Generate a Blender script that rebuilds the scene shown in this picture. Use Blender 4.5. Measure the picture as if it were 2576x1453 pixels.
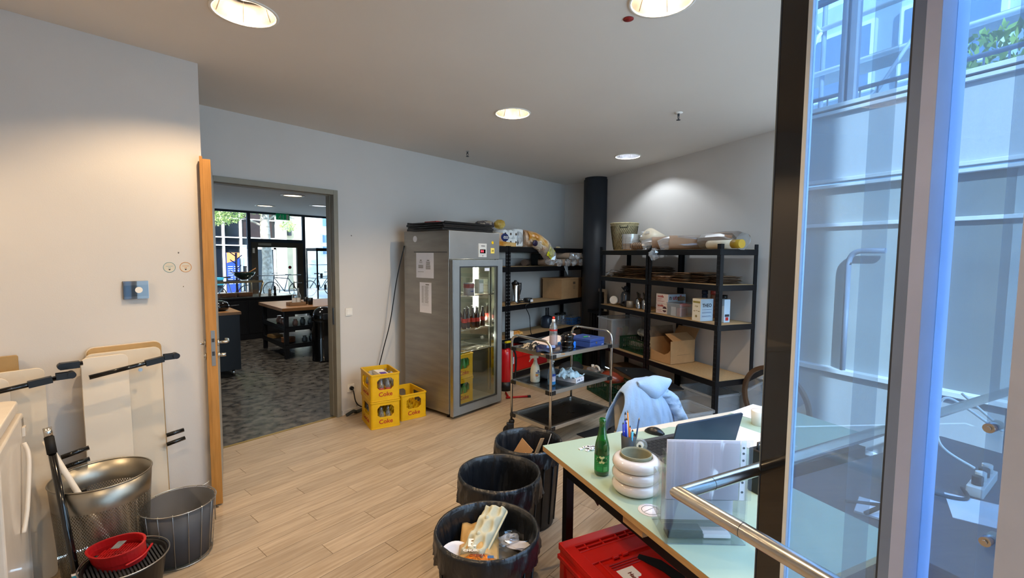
import bpy, bmesh, math, random
from mathutils import Matrix, Vector, Euler, noise
random.seed(7)
SC = bpy.context.scene
for o in list(bpy.data.objects): bpy.data.objects.remove(o, do_unlink=True)
COL = SC.collection
PI = math.pi
R = math.radians

# ------------------------------------------------------------------ camera
cd = bpy.data.cameras.new('camera'); cam = bpy.data.objects.new('camera', cd); COL.objects.link(cam)
cd.sensor_width = 36.0; cd.lens = 16.323; cd.clip_start = .02; cd.clip_end = 200
def unit(v): return Vector(v).normalized()
F_PX = 1168.0
cam_up = -unit((-137, 16550, F_PX))                      # world up seen from the camera (x right, y down, z forward)
e1 = Vector((2273-1288, 652-726.5, F_PX)); e1 = (e1 - cam_up*e1.dot(cam_up)).normalized()
e2 = cam_up.cross(e1)
if e2.z < 0: e2 = -e2
RW = Matrix((e1, e2, cam_up))
rot = Matrix((RW.col[0], -RW.col[1], -RW.col[2])).transposed()
cam.matrix_world = Matrix.Translation((0, 0, 1.77)) @ rot.to_4x4()
SC.camera = cam

# ------------------------------------------------------------------ world, sun, exposure
w = bpy.data.worlds.new('sky'); SC.world = w; w.use_nodes = True
wn = w.node_tree.nodes; wl = w.node_tree.links
bg = wn['Background']
tc = wn.new('ShaderNodeTexCoord'); sep = wn.new('ShaderNodeSeparateXYZ'); rp = wn.new('ShaderNodeValToRGB')
wl.new(tc.outputs['Generated'], sep.inputs[0]); wl.new(sep.outputs['Z'], rp.inputs[0])
rp.color_ramp.elements[0].position = .45; rp.color_ramp.elements[0].color = (.52, .76, 1.0, 1)
rp.color_ramp.elements[1].position = 1.0; rp.color_ramp.elements[1].color = (.24, .50, 1.0, 1)
wl.new(rp.outputs[0], bg.inputs[0]); bg.inputs[1].default_value = 4.6
sd = bpy.data.lights.new('sun', 'SUN'); sun = bpy.data.objects.new('sun', sd); COL.objects.link(sun)
sd.energy = 11; sd.color = (1, .96, .9); sd.angle = R(.6)
sun.rotation_euler = Vector((.72, .50, -.62)).to_track_quat('-Z', 'Y').to_euler()
VS = SC.view_settings
VS.view_transform = 'Standard'; VS.look = 'None'; VS.gamma = 1.0; VS.use_curve_mapping = False
VS.exposure = 0.34

WARM = (1.0, .72, .42); COOL = (.80, .90, 1.0)

# ------------------------------------------------------------------ materials
def hx(s):
    r = [int(s[i:i+2], 16)/255 for i in (0, 2, 4)]
    return tuple((c/12.92 if c <= .04045 else ((c+.055)/1.055)**2.4) for c in r) + (1,)
MATS = {}
def mat(name, col='808080', rough=.5, metal=0, var=.06, scale=8, bump=0, bscale=60, spec=.5, stretch=None, col2=None, thr=None, coord='Object', emit=None, es=0, objvar=0, sheen=0, coat=0, trans=0, ior=1.45, rvar=0):
    if name in MATS: return MATS[name]
    m = bpy.data.materials.new(name); m.use_nodes = True
    n = m.node_tree.nodes; l = m.node_tree.links; b = n['Principled BSDF']
    c = hx(col) if isinstance(col, str) else tuple(col)+(1,)
    b.inputs['Roughness'].default_value = rough; b.inputs['Metallic'].default_value = metal
    b.inputs['Specular IOR Level'].default_value = spec; b.inputs['IOR'].default_value = ior
    b.inputs['Coat Weight'].default_value = coat; b.inputs['Sheen Weight'].default_value = sheen
    b.inputs['Transmission Weight'].default_value = trans
    t = n.new('ShaderNodeTexCoord'); mp = n.new('ShaderNodeMapping'); l.new(t.outputs[coord], mp.inputs[0])
    if stretch: mp.inputs['Scale'].default_value = stretch
    nz = n.new('ShaderNodeTexNoise'); nz.inputs['Scale'].default_value = scale; nz.inputs['Detail'].default_value = 5
    l.new(mp.outputs[0], nz.inputs[0])
    cr = n.new('ShaderNodeValToRGB')
    if col2:
        c2 = hx(col2) if isinstance(col2, str) else tuple(col2)+(1,)
        lo, hi = thr or (.35, .65)
        cr.color_ramp.elements[0].position = lo; cr.color_ramp.elements[1].position = hi
        cr.color_ramp.elements[0].color = c; cr.color_ramp.elements[1].color = c2
    else:
        cr.color_ramp.elements[0].position = .3; cr.color_ramp.elements[1].position = .7
        cr.color_ramp.elements[0].color = tuple(x*(1-var) for x in c[:3])+(1,)
        cr.color_ramp.elements[1].color = tuple(min(1, x*(1+var)) for x in c[:3])+(1,)
    l.new(nz.outputs['Fac'], cr.inputs[0])
    out = cr.outputs[0]
    if objvar:
        oi = n.new('ShaderNodeObjectInfo'); mr = n.new('ShaderNodeMapRange')
        mr.inputs[3].default_value = 1-objvar; mr.inputs[4].default_value = 1+objvar
        l.new(oi.outputs['Random'], mr.inputs[0])
        hs = n.new('ShaderNodeHueSaturation'); l.new(mr.outputs[0], hs.inputs['Value']); l.new(out, hs.inputs['Color']); out = hs.outputs[0]
        ad = n.new('ShaderNodeVectorMath'); ad.operation = 'ADD'; mu = n.new('ShaderNodeMath'); mu.operation = 'MULTIPLY'; mu.inputs[1].default_value = 37
        l.new(oi.outputs['Random'], mu.inputs[0]); l.new(t.outputs[coord], ad.inputs[0]); l.new(mu.outputs[0], ad.inputs[1]); l.new(ad.outputs[0], mp.inputs[0])
    l.new(out, b.inputs['Base Color'])
    if rvar:
        r2 = n.new('ShaderNodeMapRange'); r2.inputs[3].default_value = max(.02, rough-rvar); r2.inputs[4].default_value = rough+rvar
        l.new(nz.outputs['Fac'], r2.inputs[0]); l.new(r2.outputs[0], b.inputs['Roughness'])
    if bump:
        n2 = n.new('ShaderNodeTexNoise'); n2.inputs['Scale'].default_value = bscale; n2.inputs['Detail'].default_value = 3
        l.new(mp.outputs[0], n2.inputs[0]); bp = n.new('ShaderNodeBump'); bp.inputs['Strength'].default_value = bump; bp.inputs['Distance'].default_value = .01
        l.new(n2.outputs['Fac'], bp.inputs['Height']); l.new(bp.outputs[0], b.inputs['Normal'])
    if emit:
        b.inputs['Emission Color'].default_value = hx(emit) if isinstance(emit, str) else tuple(emit)+(1,); b.inputs['Emission Strength'].default_value = es
    MATS[name] = m; return m
def clear(name, tint=(1, 1, 1), rough=.03, refl=.06, edge=.5, haze=0, hazecol=(1, 1, 1)):
    """thin clear sheet: transparent + glossy by facing, with an optional milky diffuse share"""
    if name in MATS: return MATS[name]
    m = bpy.data.materials.new(name); m.use_nodes = True
    n = m.node_tree.nodes; l = m.node_tree.links
    for x in list(n):
        if x.type != 'OUTPUT_MATERIAL': n.remove(x)
    o = [x for x in n if x.type == 'OUTPUT_MATERIAL'][0]
    tr = n.new('ShaderNodeBsdfTransparent'); tr.inputs[0].default_value = tuple(tint)+(1,)
    gl = n.new('ShaderNodeBsdfGlossy'); gl.inputs['Roughness'].default_value = rough
    lw = n.new('ShaderNodeLayerWeight'); lw.inputs[0].default_value = .35
    mr = n.new('ShaderNodeMapRange'); mr.inputs[3].default_value = refl; mr.inputs[4].default_value = edge
    l.new(lw.outputs['Facing'], mr.inputs[0])
    mx = n.new('ShaderNodeMixShader'); l.new(mr.outputs[0], mx.inputs[0]); l.new(tr.outputs[0], mx.inputs[1]); l.new(gl.outputs[0], mx.inputs[2])
    last = mx
    if haze:
        tn = n.new('ShaderNodeTexNoise'); tn.inputs['Scale'].default_value = 6
        df = n.new('ShaderNodeBsdfDiffuse'); df.inputs[0].default_value = tuple(hazecol)+(1,)
        m3 = n.new('ShaderNodeMapRange'); m3.inputs[3].default_value = haze*.8; m3.inputs[4].default_value = haze*1.2; l.new(tn.outputs[0], m3.inputs[0])
        m2 = n.new('ShaderNodeMixShader'); l.new(m3.outputs[0], m2.inputs[0]); l.new(mx.outputs[0], m2.inputs[1]); l.new(df.outputs[0], m2.inputs[2]); last = m2
    l.new(last.outputs[0], o.inputs[0]); MATS[name] = m; return m

M_wall = mat('wall_paint', 'cfc9c2', .85, var=.02, scale=2, bump=.05, bscale=180, rvar=.03)
M_ceil = mat('ceiling_paint', 'dcd5cc', .9, var=.015, scale=1.5, bump=.03, bscale=150)
M_plank = mat('vinyl_plank', 'a08a70', .46, scale=3, col2='bda88e', thr=(.3, .72), stretch=(1.2, 16, 1), objvar=.09, bump=.08, bscale=9, coord='Object', rvar=.06)
M_sub = mat('subfloor', '8a7660', .8)
M_lino = mat('marbled_lino', '2e2b28', .3, scale=11, col2='68635b', thr=(.40, .62), bump=.03, rvar=.08)
M_oak = mat('oak_edge', 'bd8644', .45, scale=5, col2='a87434', stretch=(8, 8, .7), bump=.05)
M_doorface = mat('door_laminate', 'a9a294', .55)
M_frame = mat('frame_paint', '8b8474', .45)
M_white = mat('white_paint', 'e6e0d6', .5)
M_steel = mat('brushed_steel', 'b9b9b6', .30, 1, scale=5, var=.05, rvar=.05)
M_steel_h = mat('brushed_steel_tube', 'c9c7c2', .24, 1, scale=30, var=.06, rvar=.06)
M_chrome = mat('chrome', 'd8d8d8', .12, 1)
M_fridge = mat('fridge_steel', '9c9790', .42, .75, scale=2.5, var=.14, stretch=(1, 1, 6), rvar=.09)
M_fridgef = mat('fridge_front_steel', 'aeb0b0', .42, .8, scale=3, var=.07)
M_alu = mat('door_aluminium', '8f979c', .5, .35, var=.05)
M_black = mat('black_plastic', '101012', .4)
M_blacks = mat('black_powder_steel', '0c0c10', .42, .2)
M_blackg = mat('black_gloss', '0a0a0b', .12, coat=.5)
M_dark = mat('dark_grey_plastic', '33363a', .5)
M_mdf = mat('chipboard_shelf', 'a98b62', .8, scale=60, var=.12)
M_card = mat('cardboard', 'b0865a', .85, scale=14, var=.06, bump=.03)
M_cardd = mat('dark_cardboard', '6a533e', .85, scale=14, var=.2, bump=.2, bscale=25, objvar=.2)
M_paperbag = mat('brown_paper', '84694f', .85, scale=14, var=.25, bump=.4, bscale=25, objvar=.28)
M_cup = mat('paper_cup_brown', 'a78468', .7)
M_yellow = mat('yellow_crate', 'd9a800', .45, var=.08)
M_red = mat('red_crate', 'c41a12', .4, var=.05)
M_redd = mat('red_dark_plastic', '9c1a1c', .45)
M_redtext = mat('red_print', 'a8201a', .6)
M_green = mat('green_crate', '0f3a26', .5)
M_bluep = mat('blue_plastic', '2a5fa0', .5)
M_paper = mat('paper', 'e8e6ea', .8, var=.02)
M_ink = mat('ink', '2a2a30', .7)
M_inkblue = mat('ink_blue', '22356e', .6)
M_bag = mat('bin_bag_film', '15171b', .33, var=.2, bump=.9, bscale=22, spec=.6, stretch=(1, 1, .35))
M_bin = mat('bin_plastic', '17191c', .42)
M_rubber = mat('rubber', '0c0c0c', .7)
M_film = clear('clear_film', (.97, .97, .97), .10, .22, .8, .14)
M_acryl = clear('acrylic', (.97, .98, .99), .03, .035, .5)
M_milky = clear('milky_plastic', (.9, .92, .94), .3, .08, .3, .13, (.75, .78, .8))
M_glass = clear('glass', (.97, .985, .98), .02, .05, .6)
M_fglass = clear('fridge_glass', (.93, .95, .92), .02, .05, .5)
M_gglass = clear('green_glass', (.05, .42, .10), .05, .07, .6, .22, (.01, .22, .03))
M_cglass = clear('bottle_glass', (.75, .8, .8), .05, .1, .8, .08)
M_cola = mat('cola_dark', '260a06', .12, coat=.4)
M_pane = clear('facade_glass', (.95, .98, 1.0), .01, .06, .5)

# ------------------------------------------------------------------ mesh builder
class MB:
    def __init__(s): s.v = []; s.f = []; s.sm = []; s.mi = []; s.m = 0; s.M = Matrix.Identity(4)
    def add(s, V, F, smooth=False):
        k = len(s.v); s.v += [s.M @ Vector(p) for p in V]
        for f in F: s.f.append([i+k for i in f]); s.sm.append(smooth); s.mi.append(s.m)
        return s
    def box(s, x0, y0, z0, x1, y1, z1):
        V = [(x0,y0,z0),(x1,y0,z0),(x1,y1,z0),(x0,y1,z0),(x0,y0,z1),(x1,y0,z1),(x1,y1,z1),(x0,y1,z1)]
        return s.add(V, [(0,3,2,1),(4,5,6,7),(0,1,5,4),(1,2,6,5),(2,3,7,6),(3,0,4,7)])
    def obox(s, c, size, rz=0, rx=0, ry=0):
        o = s.M; s.M = o @ Matrix.Translation(c) @ Euler((rx, ry, rz)).to_matrix().to_4x4()
        a, b, d = [q/2 for q in size]; s.box(-a, -b, -d, a, b, d); s.M = o; return s
    def prism(s, P, z0, z1, smooth=False, P2=None):
        n = len(P); P2 = P2 or P
        V = [(x, y, z0) for x, y in P] + [(x, y, z1) for x, y in P2]
        s.add(V, [tuple(range(n-1, -1, -1)), tuple(range(n, 2*n))])
        k = len(s.v)-2*n
        for i in range(n):
            j = (i+1) % n; s.f.append([k+i, k+j, k+n+j, k+n+i]); s.sm.append(smooth); s.mi.append(s.m)
        return s
    def ring(s, P, Q, z0, z1):
        """hollow prism between outline P and inner outline Q (same count)"""
        n = len(P); V = [(x, y, z0) for x, y in P]+[(x, y, z0) for x, y in Q]+[(x, y, z1) for x, y in P]+[(x, y, z1) for x, y in Q]
        F = []
        for i in range(n):
            j = (i+1) % n
            F += [(i, j, 2*n+j, 2*n+i), (n+j, n+i, 3*n+i, 3*n+j), (2*n+i, 2*n+j, 3*n+j, 3*n+i), (j, i, n+i, n+j)]
        return s.add(V, F)
    def tube(s, P, r, seg=10, closed=False, caps=True):
        P = [Vector(p) for p in P]; n = len(P); rr = r if isinstance(r, (list, tuple)) else [r]*n
        V = []; F = []; up = None
        for i, p in enumerate(P):
            if closed: t = P[(i+1) % n]-P[i-1]
            else: t = P[min(i+1, n-1)]-P[max(i-1, 0)]
            t.normalize()
            if up is None:
                a = Vector((0, 0, 1)) if abs(t.z) < .9 else Vector((1, 0, 0)); up = (a - t*a.dot(t)).normalized()
            else: up = (up - t*up.dot(t)).normalized()
            b = t.cross(up)
            for k in range(seg):
                q = 2*PI*k/seg; V.append(p+(up*math.cos(q)+b*math.sin(q))*rr[i])
        m = n if closed else n-1
        for i in range(m):
            j = (i+1) % n
            for k in range(seg):
                h = (k+1) % seg; F.append((i*seg+k, i*seg+h, j*seg+h, j*seg+k))
        s.add(V, F, True)
        if caps and not closed:
            k0 = len(s.v)-n*seg
            s.f.append([k0+k for k in range(seg)][::-1]); s.sm.append(False); s.mi.append(s.m)
            s.f.append([k0+(n-1)*seg+k for k in range(seg)]); s.sm.append(False); s.mi.append(s.m)
        return s
    def cyl(s, p0, p1, r0, r1=None, seg=16): return s.tube([p0, p1], [r0, r0 if r1 is None else r1], seg)
    def lathe(s, prof, c=(0, 0, 0), seg=24, smooth=True, arc=None, cap=True):
        V = []; F = []; n = len(prof); m = seg
        for r, z in prof:
            for k in range(seg):
                a = 2*PI*k/seg; V.append((c[0]+r*math.cos(a), c[1]+r*math.sin(a), c[2]+z))
        for i in range(n-1):
            for k in range(m):
                h = (k+1) % seg; F.append((i*seg+k, i*seg+h, (i+1)*seg+h, (i+1)*seg+k))
        s.add(V, F, smooth)
        if cap:
            k0 = len(s.v)-n*seg
            if prof[0][0] > 1e-4: s.f.append([k0+k for k in range(seg)][::-1]); s.sm.append(False); s.mi.append(s.m)
            if prof[-1][0] > 1e-4: s.f.append([k0+(n-1)*seg+k for k in range(seg)]); s.sm.append(False); s.mi.append(s.m)
        return s
    def sphere(s, c, r, seg=14, rings=8, jit=0, smooth=True, power=1):
        r = (r, r, r) if isinstance(r, (int, float)) else r
        V = []; F = []
        for i in range(rings+1):
            t = PI*i/rings
            for k in range(seg):
                a = 2*PI*k/seg; j = 1+(random.uniform(-jit, jit) if 0 < i < rings else 0)
                V.append((c[0]+r[0]*j*math.sin(t)*math.cos(a), c[1]+r[1]*j*math.sin(t)*math.sin(a), c[2]+r[2]*j*math.cos(t)))
        for i in range(rings):
            for k in range(seg):
                h = (k+1) % seg; F.append((i*seg+k, (i+1)*seg+k, (i+1)*seg+h, i*seg+h))
        return s.add(V, F, smooth)
    def grid(s, fn, nu, nv, smooth=True):
        V = [fn(i/nu, j/nv) for j in range(nv+1) for i in range(nu+1)]
        F = [(j*(nu+1)+i, j*(nu+1)+i+1, (j+1)*(nu+1)+i+1, (j+1)*(nu+1)+i) for j in range(nv) for i in range(nu)]
        return s.add(V, F, smooth)
    def build(s, name, m, parent=None, bevel=0, solid=0, label=None, sub=0, loc=None, rz=0):
        me = bpy.data.meshes.new(name); me.from_pydata([tuple(p) for p in s.v], [], s.f)
        for p, a, q in zip(me.polygons, s.sm, s.mi): p.use_smooth = a; p.material_index = q
        for x in (m if isinstance(m, (list, tuple)) else [m]): me.materials.append(x)
        me.update()
        o = bpy.data.objects.new(name, me); COL.objects.link(o)
        if parent: o.parent = parent
        if loc: o.location = loc
        if rz: o.rotation_euler.z = rz
        if solid:
            q = o.modifiers.new('thickness', 'SOLIDIFY'); q.thickness = solid; q.offset = 0
        if sub:
            q = o.modifiers.new('smooth', 'SUBSURF'); q.levels = sub; q.render_levels = sub
        if bevel:
            q = o.modifiers.new('bevel', 'BEVEL'); q.width = bevel; q.segments = 2; q.limit_method = 'ANGLE'; q.angle_limit = R(40)
        if label: o['label'] = label
        return o
def B(): return MB()
def rr(x0, y0, x1, y1, r, n=4):
    P = []
    for cx, cy, a0 in ((x1-r, y0+r, -90), (x1-r, y1-r, 0), (x0+r, y1-r, 90), (x0+r, y0+r, 180)):
        for i in range(n+1):
            a = R(a0+90*i/n); P.append((cx+r*math.cos(a), cy+r*math.sin(a)))
    return P
def arc(p, q, c, n=6):
    """quarter bend from p to q round corner c"""
    p, q, c = Vector(p), Vector(q), Vector(c)
    return [(p*(1-t)**2+c*2*t*(1-t)+q*t*t) for t in [i/n for i in range(n+1)]]
def smoothpath(P, n=8):
    P = [Vector(p) for p in P]; out = []
    for i in range(len(P)-1):
        a, b, c, d = P[max(i-1, 0)], P[i], P[i+1], P[min(i+2, len(P)-1)]
        for k in range(n):
            t = k/n; out.append(.5*((2*b)+(c-a)*t+(2*a-5*b+4*c-d)*t*t+(3*b-a-3*c+d)*t**3))
    return out+[P[-1]]
def tag(o, label, cat, group=None, kind=None):
    o['label'] = label
    if cat: o['category'] = cat
    if group: o['group'] = group
    if kind: o['kind'] = kind
    return o
def thing(name, label, cat, loc=(0, 0, 0), rz=0, group=None):
    o = bpy.data.objects.new(name, None); COL.objects.link(o); o.empty_display_size = .1
    o.location = loc; o.rotation_euler = (0, 0, rz)
    return tag(o, label, cat, group)
def struct(o, label=None):
    o['kind'] = 'structure'
    if label: o['label'] = label
    return o
def dup(o, loc=None, rz=None, label=None, parent=None):
    c = o.copy(); COL.objects.link(c); c.parent = parent
    if loc is not None: c.location = loc
    if rz is not None: c.rotation_euler.z = rz
    if label: c['label'] = label
    for ch in list(o.children): dup(ch, parent=c)
    return c
def text(name, s, size, loc, rot, m, parent, ext=.0006, align='CENTER', sx=1, shear=0, bold=0):
    cu = bpy.data.curves.new(name, 'FONT'); cu.body = s; cu.size = size; cu.extrude = ext; cu.align_x = align; cu.align_y = 'CENTER'; cu.shear = shear; cu.offset = bold
    cu.resolution_u = 3
    t = bpy.data.objects.new('t', cu); COL.objects.link(t)
    bpy.context.view_layer.update()
    me = bpy.data.meshes.new_from_object(t.evaluated_get(bpy.context.evaluated_depsgraph_get()))
    bpy.data.objects.remove(t); bpy.data.curves.remove(cu)
    me.materials.clear(); me.materials.append(m)
    o = bpy.data.objects.new(name, me); COL.objects.link(o); o.parent = parent; o.location = loc; o.rotation_euler = rot; o.scale = (sx, 1, 1)
    return o
FRONT = (PI/2, 0, 0); LEFT = (PI/2, 0, -PI/2); TOP = (0, 0, 0)
def crumple(mb, c, r, seg=16, rings=9, jit=.22, smooth=False): return mb.sphere(c, r, seg, rings, jit, smooth)

# ================================================================== THE SETTING
CH = 3.037
GD = Vector((-.388, -.9216, 0)).normalized()          # glass partition runs this way, towards the viewer's right
C0 = Vector((1.098, .386, 0)) + Vector((.9216, -.388, 0)).normalized()*.28
P0 = Vector((5.16, .85, 0)); DF = Vector((-.358, -.934, 0)).normalized()
BK = -2.6; LX = -3.2
gend = C0 + GD*((BK-C0.y)/GD.y)
ROOM = [(LX, BK), (gend.x, BK), (C0.x+.03, C0.y), (5.16, .85), (6.98, 4.2), (6.98, 4.66), (1.09, 4.66), (1.09, 3.68), (LX, 3.68)]
def poly_with_holes(outer, holes, z):
    bm = bmesh.new(); E = []
    def loop(P):
        V = [bm.verts.new((x, y, z)) for x, y in P]
        for i in range(len(V)): E.append(bm.edges.new((V[i], V[(i+1) % len(V)])))
    loop(outer)
    for (hx_, hy_, r) in holes: loop([(hx_+r*math.cos(2*PI*k/32), hy_+r*math.sin(2*PI*k/32)) for k in range(32)])
    bmesh.ops.triangle_fill(bm, edges=E, use_beauty=True, normal=(0, 0, -1))
    me = bpy.data.meshes.new('ceiling'); bm.to_mesh(me); bm.free(); return me
LAMPS = [(1.03, 2.72, WARM, 84), (2.30, .98, WARM, 68), (3.235, 2.73, WARM, 72), (5.49, 2.73, COOL, 34), (-1.15, 2.72, WARM, 84), (-.1, .9, WARM, 48)]
me = poly_with_holes(ROOM, [(x, y, .15) for x, y, c, e in LAMPS], CH); me.materials.append(M_ceil)
ceil = bpy.data.objects.new('ceiling', me); COL.objects.link(ceil); struct(ceil, 'off-white plaster ceiling with round recessed lamps')
mb = B(); mb.prism([(LX-.3, BK-.3), (gend.x, BK-.3), (C0.x+.05, C0.y), (5.16, .85), (7.3, 4.4), (12, 4.9), (12, 15.0), (-1, 15.0), (-1, 4.9), (LX-.3, 3.9)], 3.30, 9.0)
struct(mb.build('sun_block_mass', M_wall), 'unseen mass added above the rooms to block the sun')  # unseen block added to keep sunlight off the bay and rooms
# floor: planks one by one
fl = B().prism(ROOM, -.06, -.012).build('floor', M_sub); struct(fl, 'wood-look plank floor of the storeroom')
PW, PL = .135, 1.02
def inside(x, y): 
    if y > 4.66 or (x < 1.09 and y > 3.68): return False
    return True
cache = {}
def plank_mesh(a, b):
    k = (round(a, 3), round(b, 3))
    if k not in cache:
        m_ = B(); g = .0004
        m_.add([(g, g, -.011), (a-g, g, -.011), (a-g, b-g, -.011), (g, b-g, -.011), (g+.001, g+.001, 0), (a-g-.001, g+.001, 0), (a-g-.001, b-g-.001, 0), (g+.001, b-g-.001, 0)], [(4,5,6,7),(0,1,5,4),(1,2,6,5),(2,3,7,6),(3,0,4,7)])
        me_ = bpy.data.meshes.new('plank'); me_.from_pydata([tuple(p) for p in m_.v], [], m_.f); me_.materials.append(M_plank); cache[k] = me_
    return cache[k]
rest = B(); npl = 0
y = 4.66; row = 0
while y > BK:
    y0 = y-PW; off = (row*.377) % PL; x = LX-off
    lim0 = 1.09 if y > 3.69 else LX
    # right limit along the slanting right wall / bay line
    ym = y0
    if ym > 4.2: xr = 6.98
    elif ym > .85: xr = 5.16+(ym-.85)*(6.98-5.16)/(4.2-.85)
    elif ym > C0.y: xr = C0.x+(ym-C0.y)/(.85-C0.y)*(5.16-C0.x)
    else: xr = C0.x-(C0.y-ym)*.421
    while x < xr:
        a, b_ = max(x, lim0), min(x+PL, xr)
        if b_-a > .03:
            vis = a < 5.4 and b_ > 0 and y0 > .9 and npl < 285
            if vis:
                o = bpy.data.objects.new('plank', plank_mesh(b_-a, PW)); COL.objects.link(o); o.parent = fl; o.location = (a, y0, 0); npl += 1
            else:
                g = .0012; rest.add([(a+g, y0+g, 0), (b_-g, y0+g, 0), (b_-g, y0+PW-g, 0), (a+g, y0+PW-g, 0)], [(0, 1, 2, 3)])
        x += PL
    y = y0; row += 1
o = rest.build('planks', M_plank, fl); o['kind'] = 'stuff'
# walls
OX0, OX1, OH = 1.455, 2.572, 2.40
def wall_hole(y0, y1, x0, x1, m, name, lab):
    mb = B(); mb.box(x0, y0, 0, OX0-.01, y1, CH).box(OX1+.01, y0, 0, x1, y1, CH).box(OX0-.01, y0, OH+.01, OX1+.01, y1, CH)
    return struct(mb.build(name, m), lab)
wall_hole(4.66, 4.78, 1.0, 7.2, M_wall, 'wall_back', 'white back wall with the doorway')
struct(B().prism([(LX, 3.68), (1.09, 3.68), (1.09, 4.66), (1.0, 4.66), (1.0, 3.9), (LX, 3.9)], 0, CH).build('wall_left', M_wall), 'white wall left of the door, its corner turned back to the doorway')
struct(B().box(6.98, 4.2, 0, 7.2, 4.66, CH).build('wall_corner', M_wall), 'short white wall beside the round column')
struct(B().prism([(5.16, .85), (5.36, .85), (7.2, 4.2), (6.98, 4.2)], 0, CH).build('wall_right', M_wall), 'white wall behind the right shelves')
struct(B().box(LX-.2, BK-.2, 0, LX, 3.9, CH).build('wall_side', M_wall), 'white end wall left of the camera')
struct(B().box(LX, BK-.2, 0, gend.x, BK, 1.0).box(LX, BK-.2, 1.9, gend.x, BK, CH).box(LX, BK-.2, 1.0, -.65, BK, 1.9).build('wall_rear', M_wall), 'white parapet and lintel behind the camera')
wr = bpy.data.objects.new('window_3', None); COL.objects.link(wr); struct(wr, 'wide window behind the camera')
for x_ in (-.65, .25): B().box(x_, BK-.15, 1.0, x_+.06, BK-.05, 1.9).build('mullion', M_white, wr)
B().box(-.65, BK-.105, 1.0, gend.x, BK-.10, 1.9).build('glass_pane', M_glass, wr)
# round column
struct(B().lathe([(.205, 0), (.205, CH-.035), (.19, CH-.03), (.19, CH)], (6.70, 3.86, 0), 40).build('trim_1', mat('column_paint', '2b2e33', .5, var=.1, scale=3)), 'round dark grey column in the far corner')
# baseboards and wall stains
struct(B().box(OX1+.07, 4.648, 0, 6.98, 4.66, .05).build('baseboard_back', M_wall), 'low skirting along the back wall')
# door frame
fr = thing('door_1', 'grey-beige steel door frame round the opening to the café', None); fr['kind'] = 'structure'
mb = B(); t_ = .05
mb.box(OX1, 4.63, 0, OX1+t_, 4.785, OH+t_).box(OX1-.006, 4.70, 0, OX1, 4.785, OH)
mb.build('jamb', M_frame, fr, .004)
mb = B(); mb.box(OX0-t_, 4.63, 0, OX0, 4.785, OH+t_).box(OX0, 4.70, 0, OX0+.006, 4.785, OH); mb.build('jamb', M_frame, fr, .004)
mb = B(); mb.box(OX0, 4.63, OH, OX1, 4.785, OH+t_).box(OX0, 4.70, OH-.006, OX1, 4.785, OH); mb.build('head_jamb', M_frame, fr, .004)
B().box(OX0, 4.66, -.004, OX1, 4.69, .004).build('threshold', mat('brass', 'a08850', .4, .8), fr)
B().box(OX1-.006, 4.66, 1.02, OX1+.001, 4.69, 1.2).build('strike_plate', M_steel, fr)
# open door leaf: hinged on the left jamb, folded back towards the corner of the left wall
hx0 = Vector((1.46, 4.625, 0)); fe = Vector((1.12, 3.60, 0)); dv = fe-hx0; ang = math.atan2(dv.y, dv.x); LL = dv.length
dl = thing('door_leaf', 'open oak-edged door standing edge-on against the wall corner', 'door', hx0, ang)
B().box(0, -.045, .012, LL, -.003, 2.40).build('leaf_face', M_doorface, dl)
mb = B(); mb.box(LL, -.046, .012, LL+.008, 0, 2.40).box(LL, -.063, .012, LL+.008, -.046, 2.417).box(LL-.03, -.063, .012, LL, -.046, 2.417); mb.build('oak_edging', M_oak, dl, .001)
B().box(LL+.008, -.035, 1.00, LL+.0105, -.011, 1.245).build('lock_plate', M_steel, dl, .0005)
mb = B(); mb.box(LL+.0105, -.031, 1.165, LL+.0125, -.015, 1.19).box(LL+.0105, -.031, 1.07, LL+.012, -.015, 1.10); mb.build('latch', M_dark, dl)
for sgn, y_ in ((-1, -.063), (1, 0.0)):
    mb = B(); xh = LL-.06
    mb.cyl((xh, y_, 1.15), (xh, y_+sgn*.012, 1.15), .026, seg=20)
    P = [(xh, y_, 1.15), (xh, y_+sgn*.045, 1.15)] + arc((xh, y_+sgn*.045, 1.15), (xh-.02, y_+sgn*.062, 1.15), (xh, y_+sgn*.062, 1.15)) + [(xh-.10, y_+sgn*.062, 1.15)] + arc((xh-.10, y_+sgn*.062, 1.15), (xh-.118, y_+sgn*.045, 1.15), (xh-.118, y_+sgn*.062, 1.15))
    mb.tube(P, .0095, 12); mb.build('door_handle', M_steel_h, dl)
    mb = B(); mb.cyl((xh, y_, 1.06), (xh, y_+sgn*.012, 1.06), .024, seg=20).cyl((xh, y_+sgn*.01, 1.06), (xh, y_+sgn*(.05 if sgn > 0 else .018), 1.06), .013, seg=16); mb.build('lock_cylinder', M_steel_h, dl)

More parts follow.
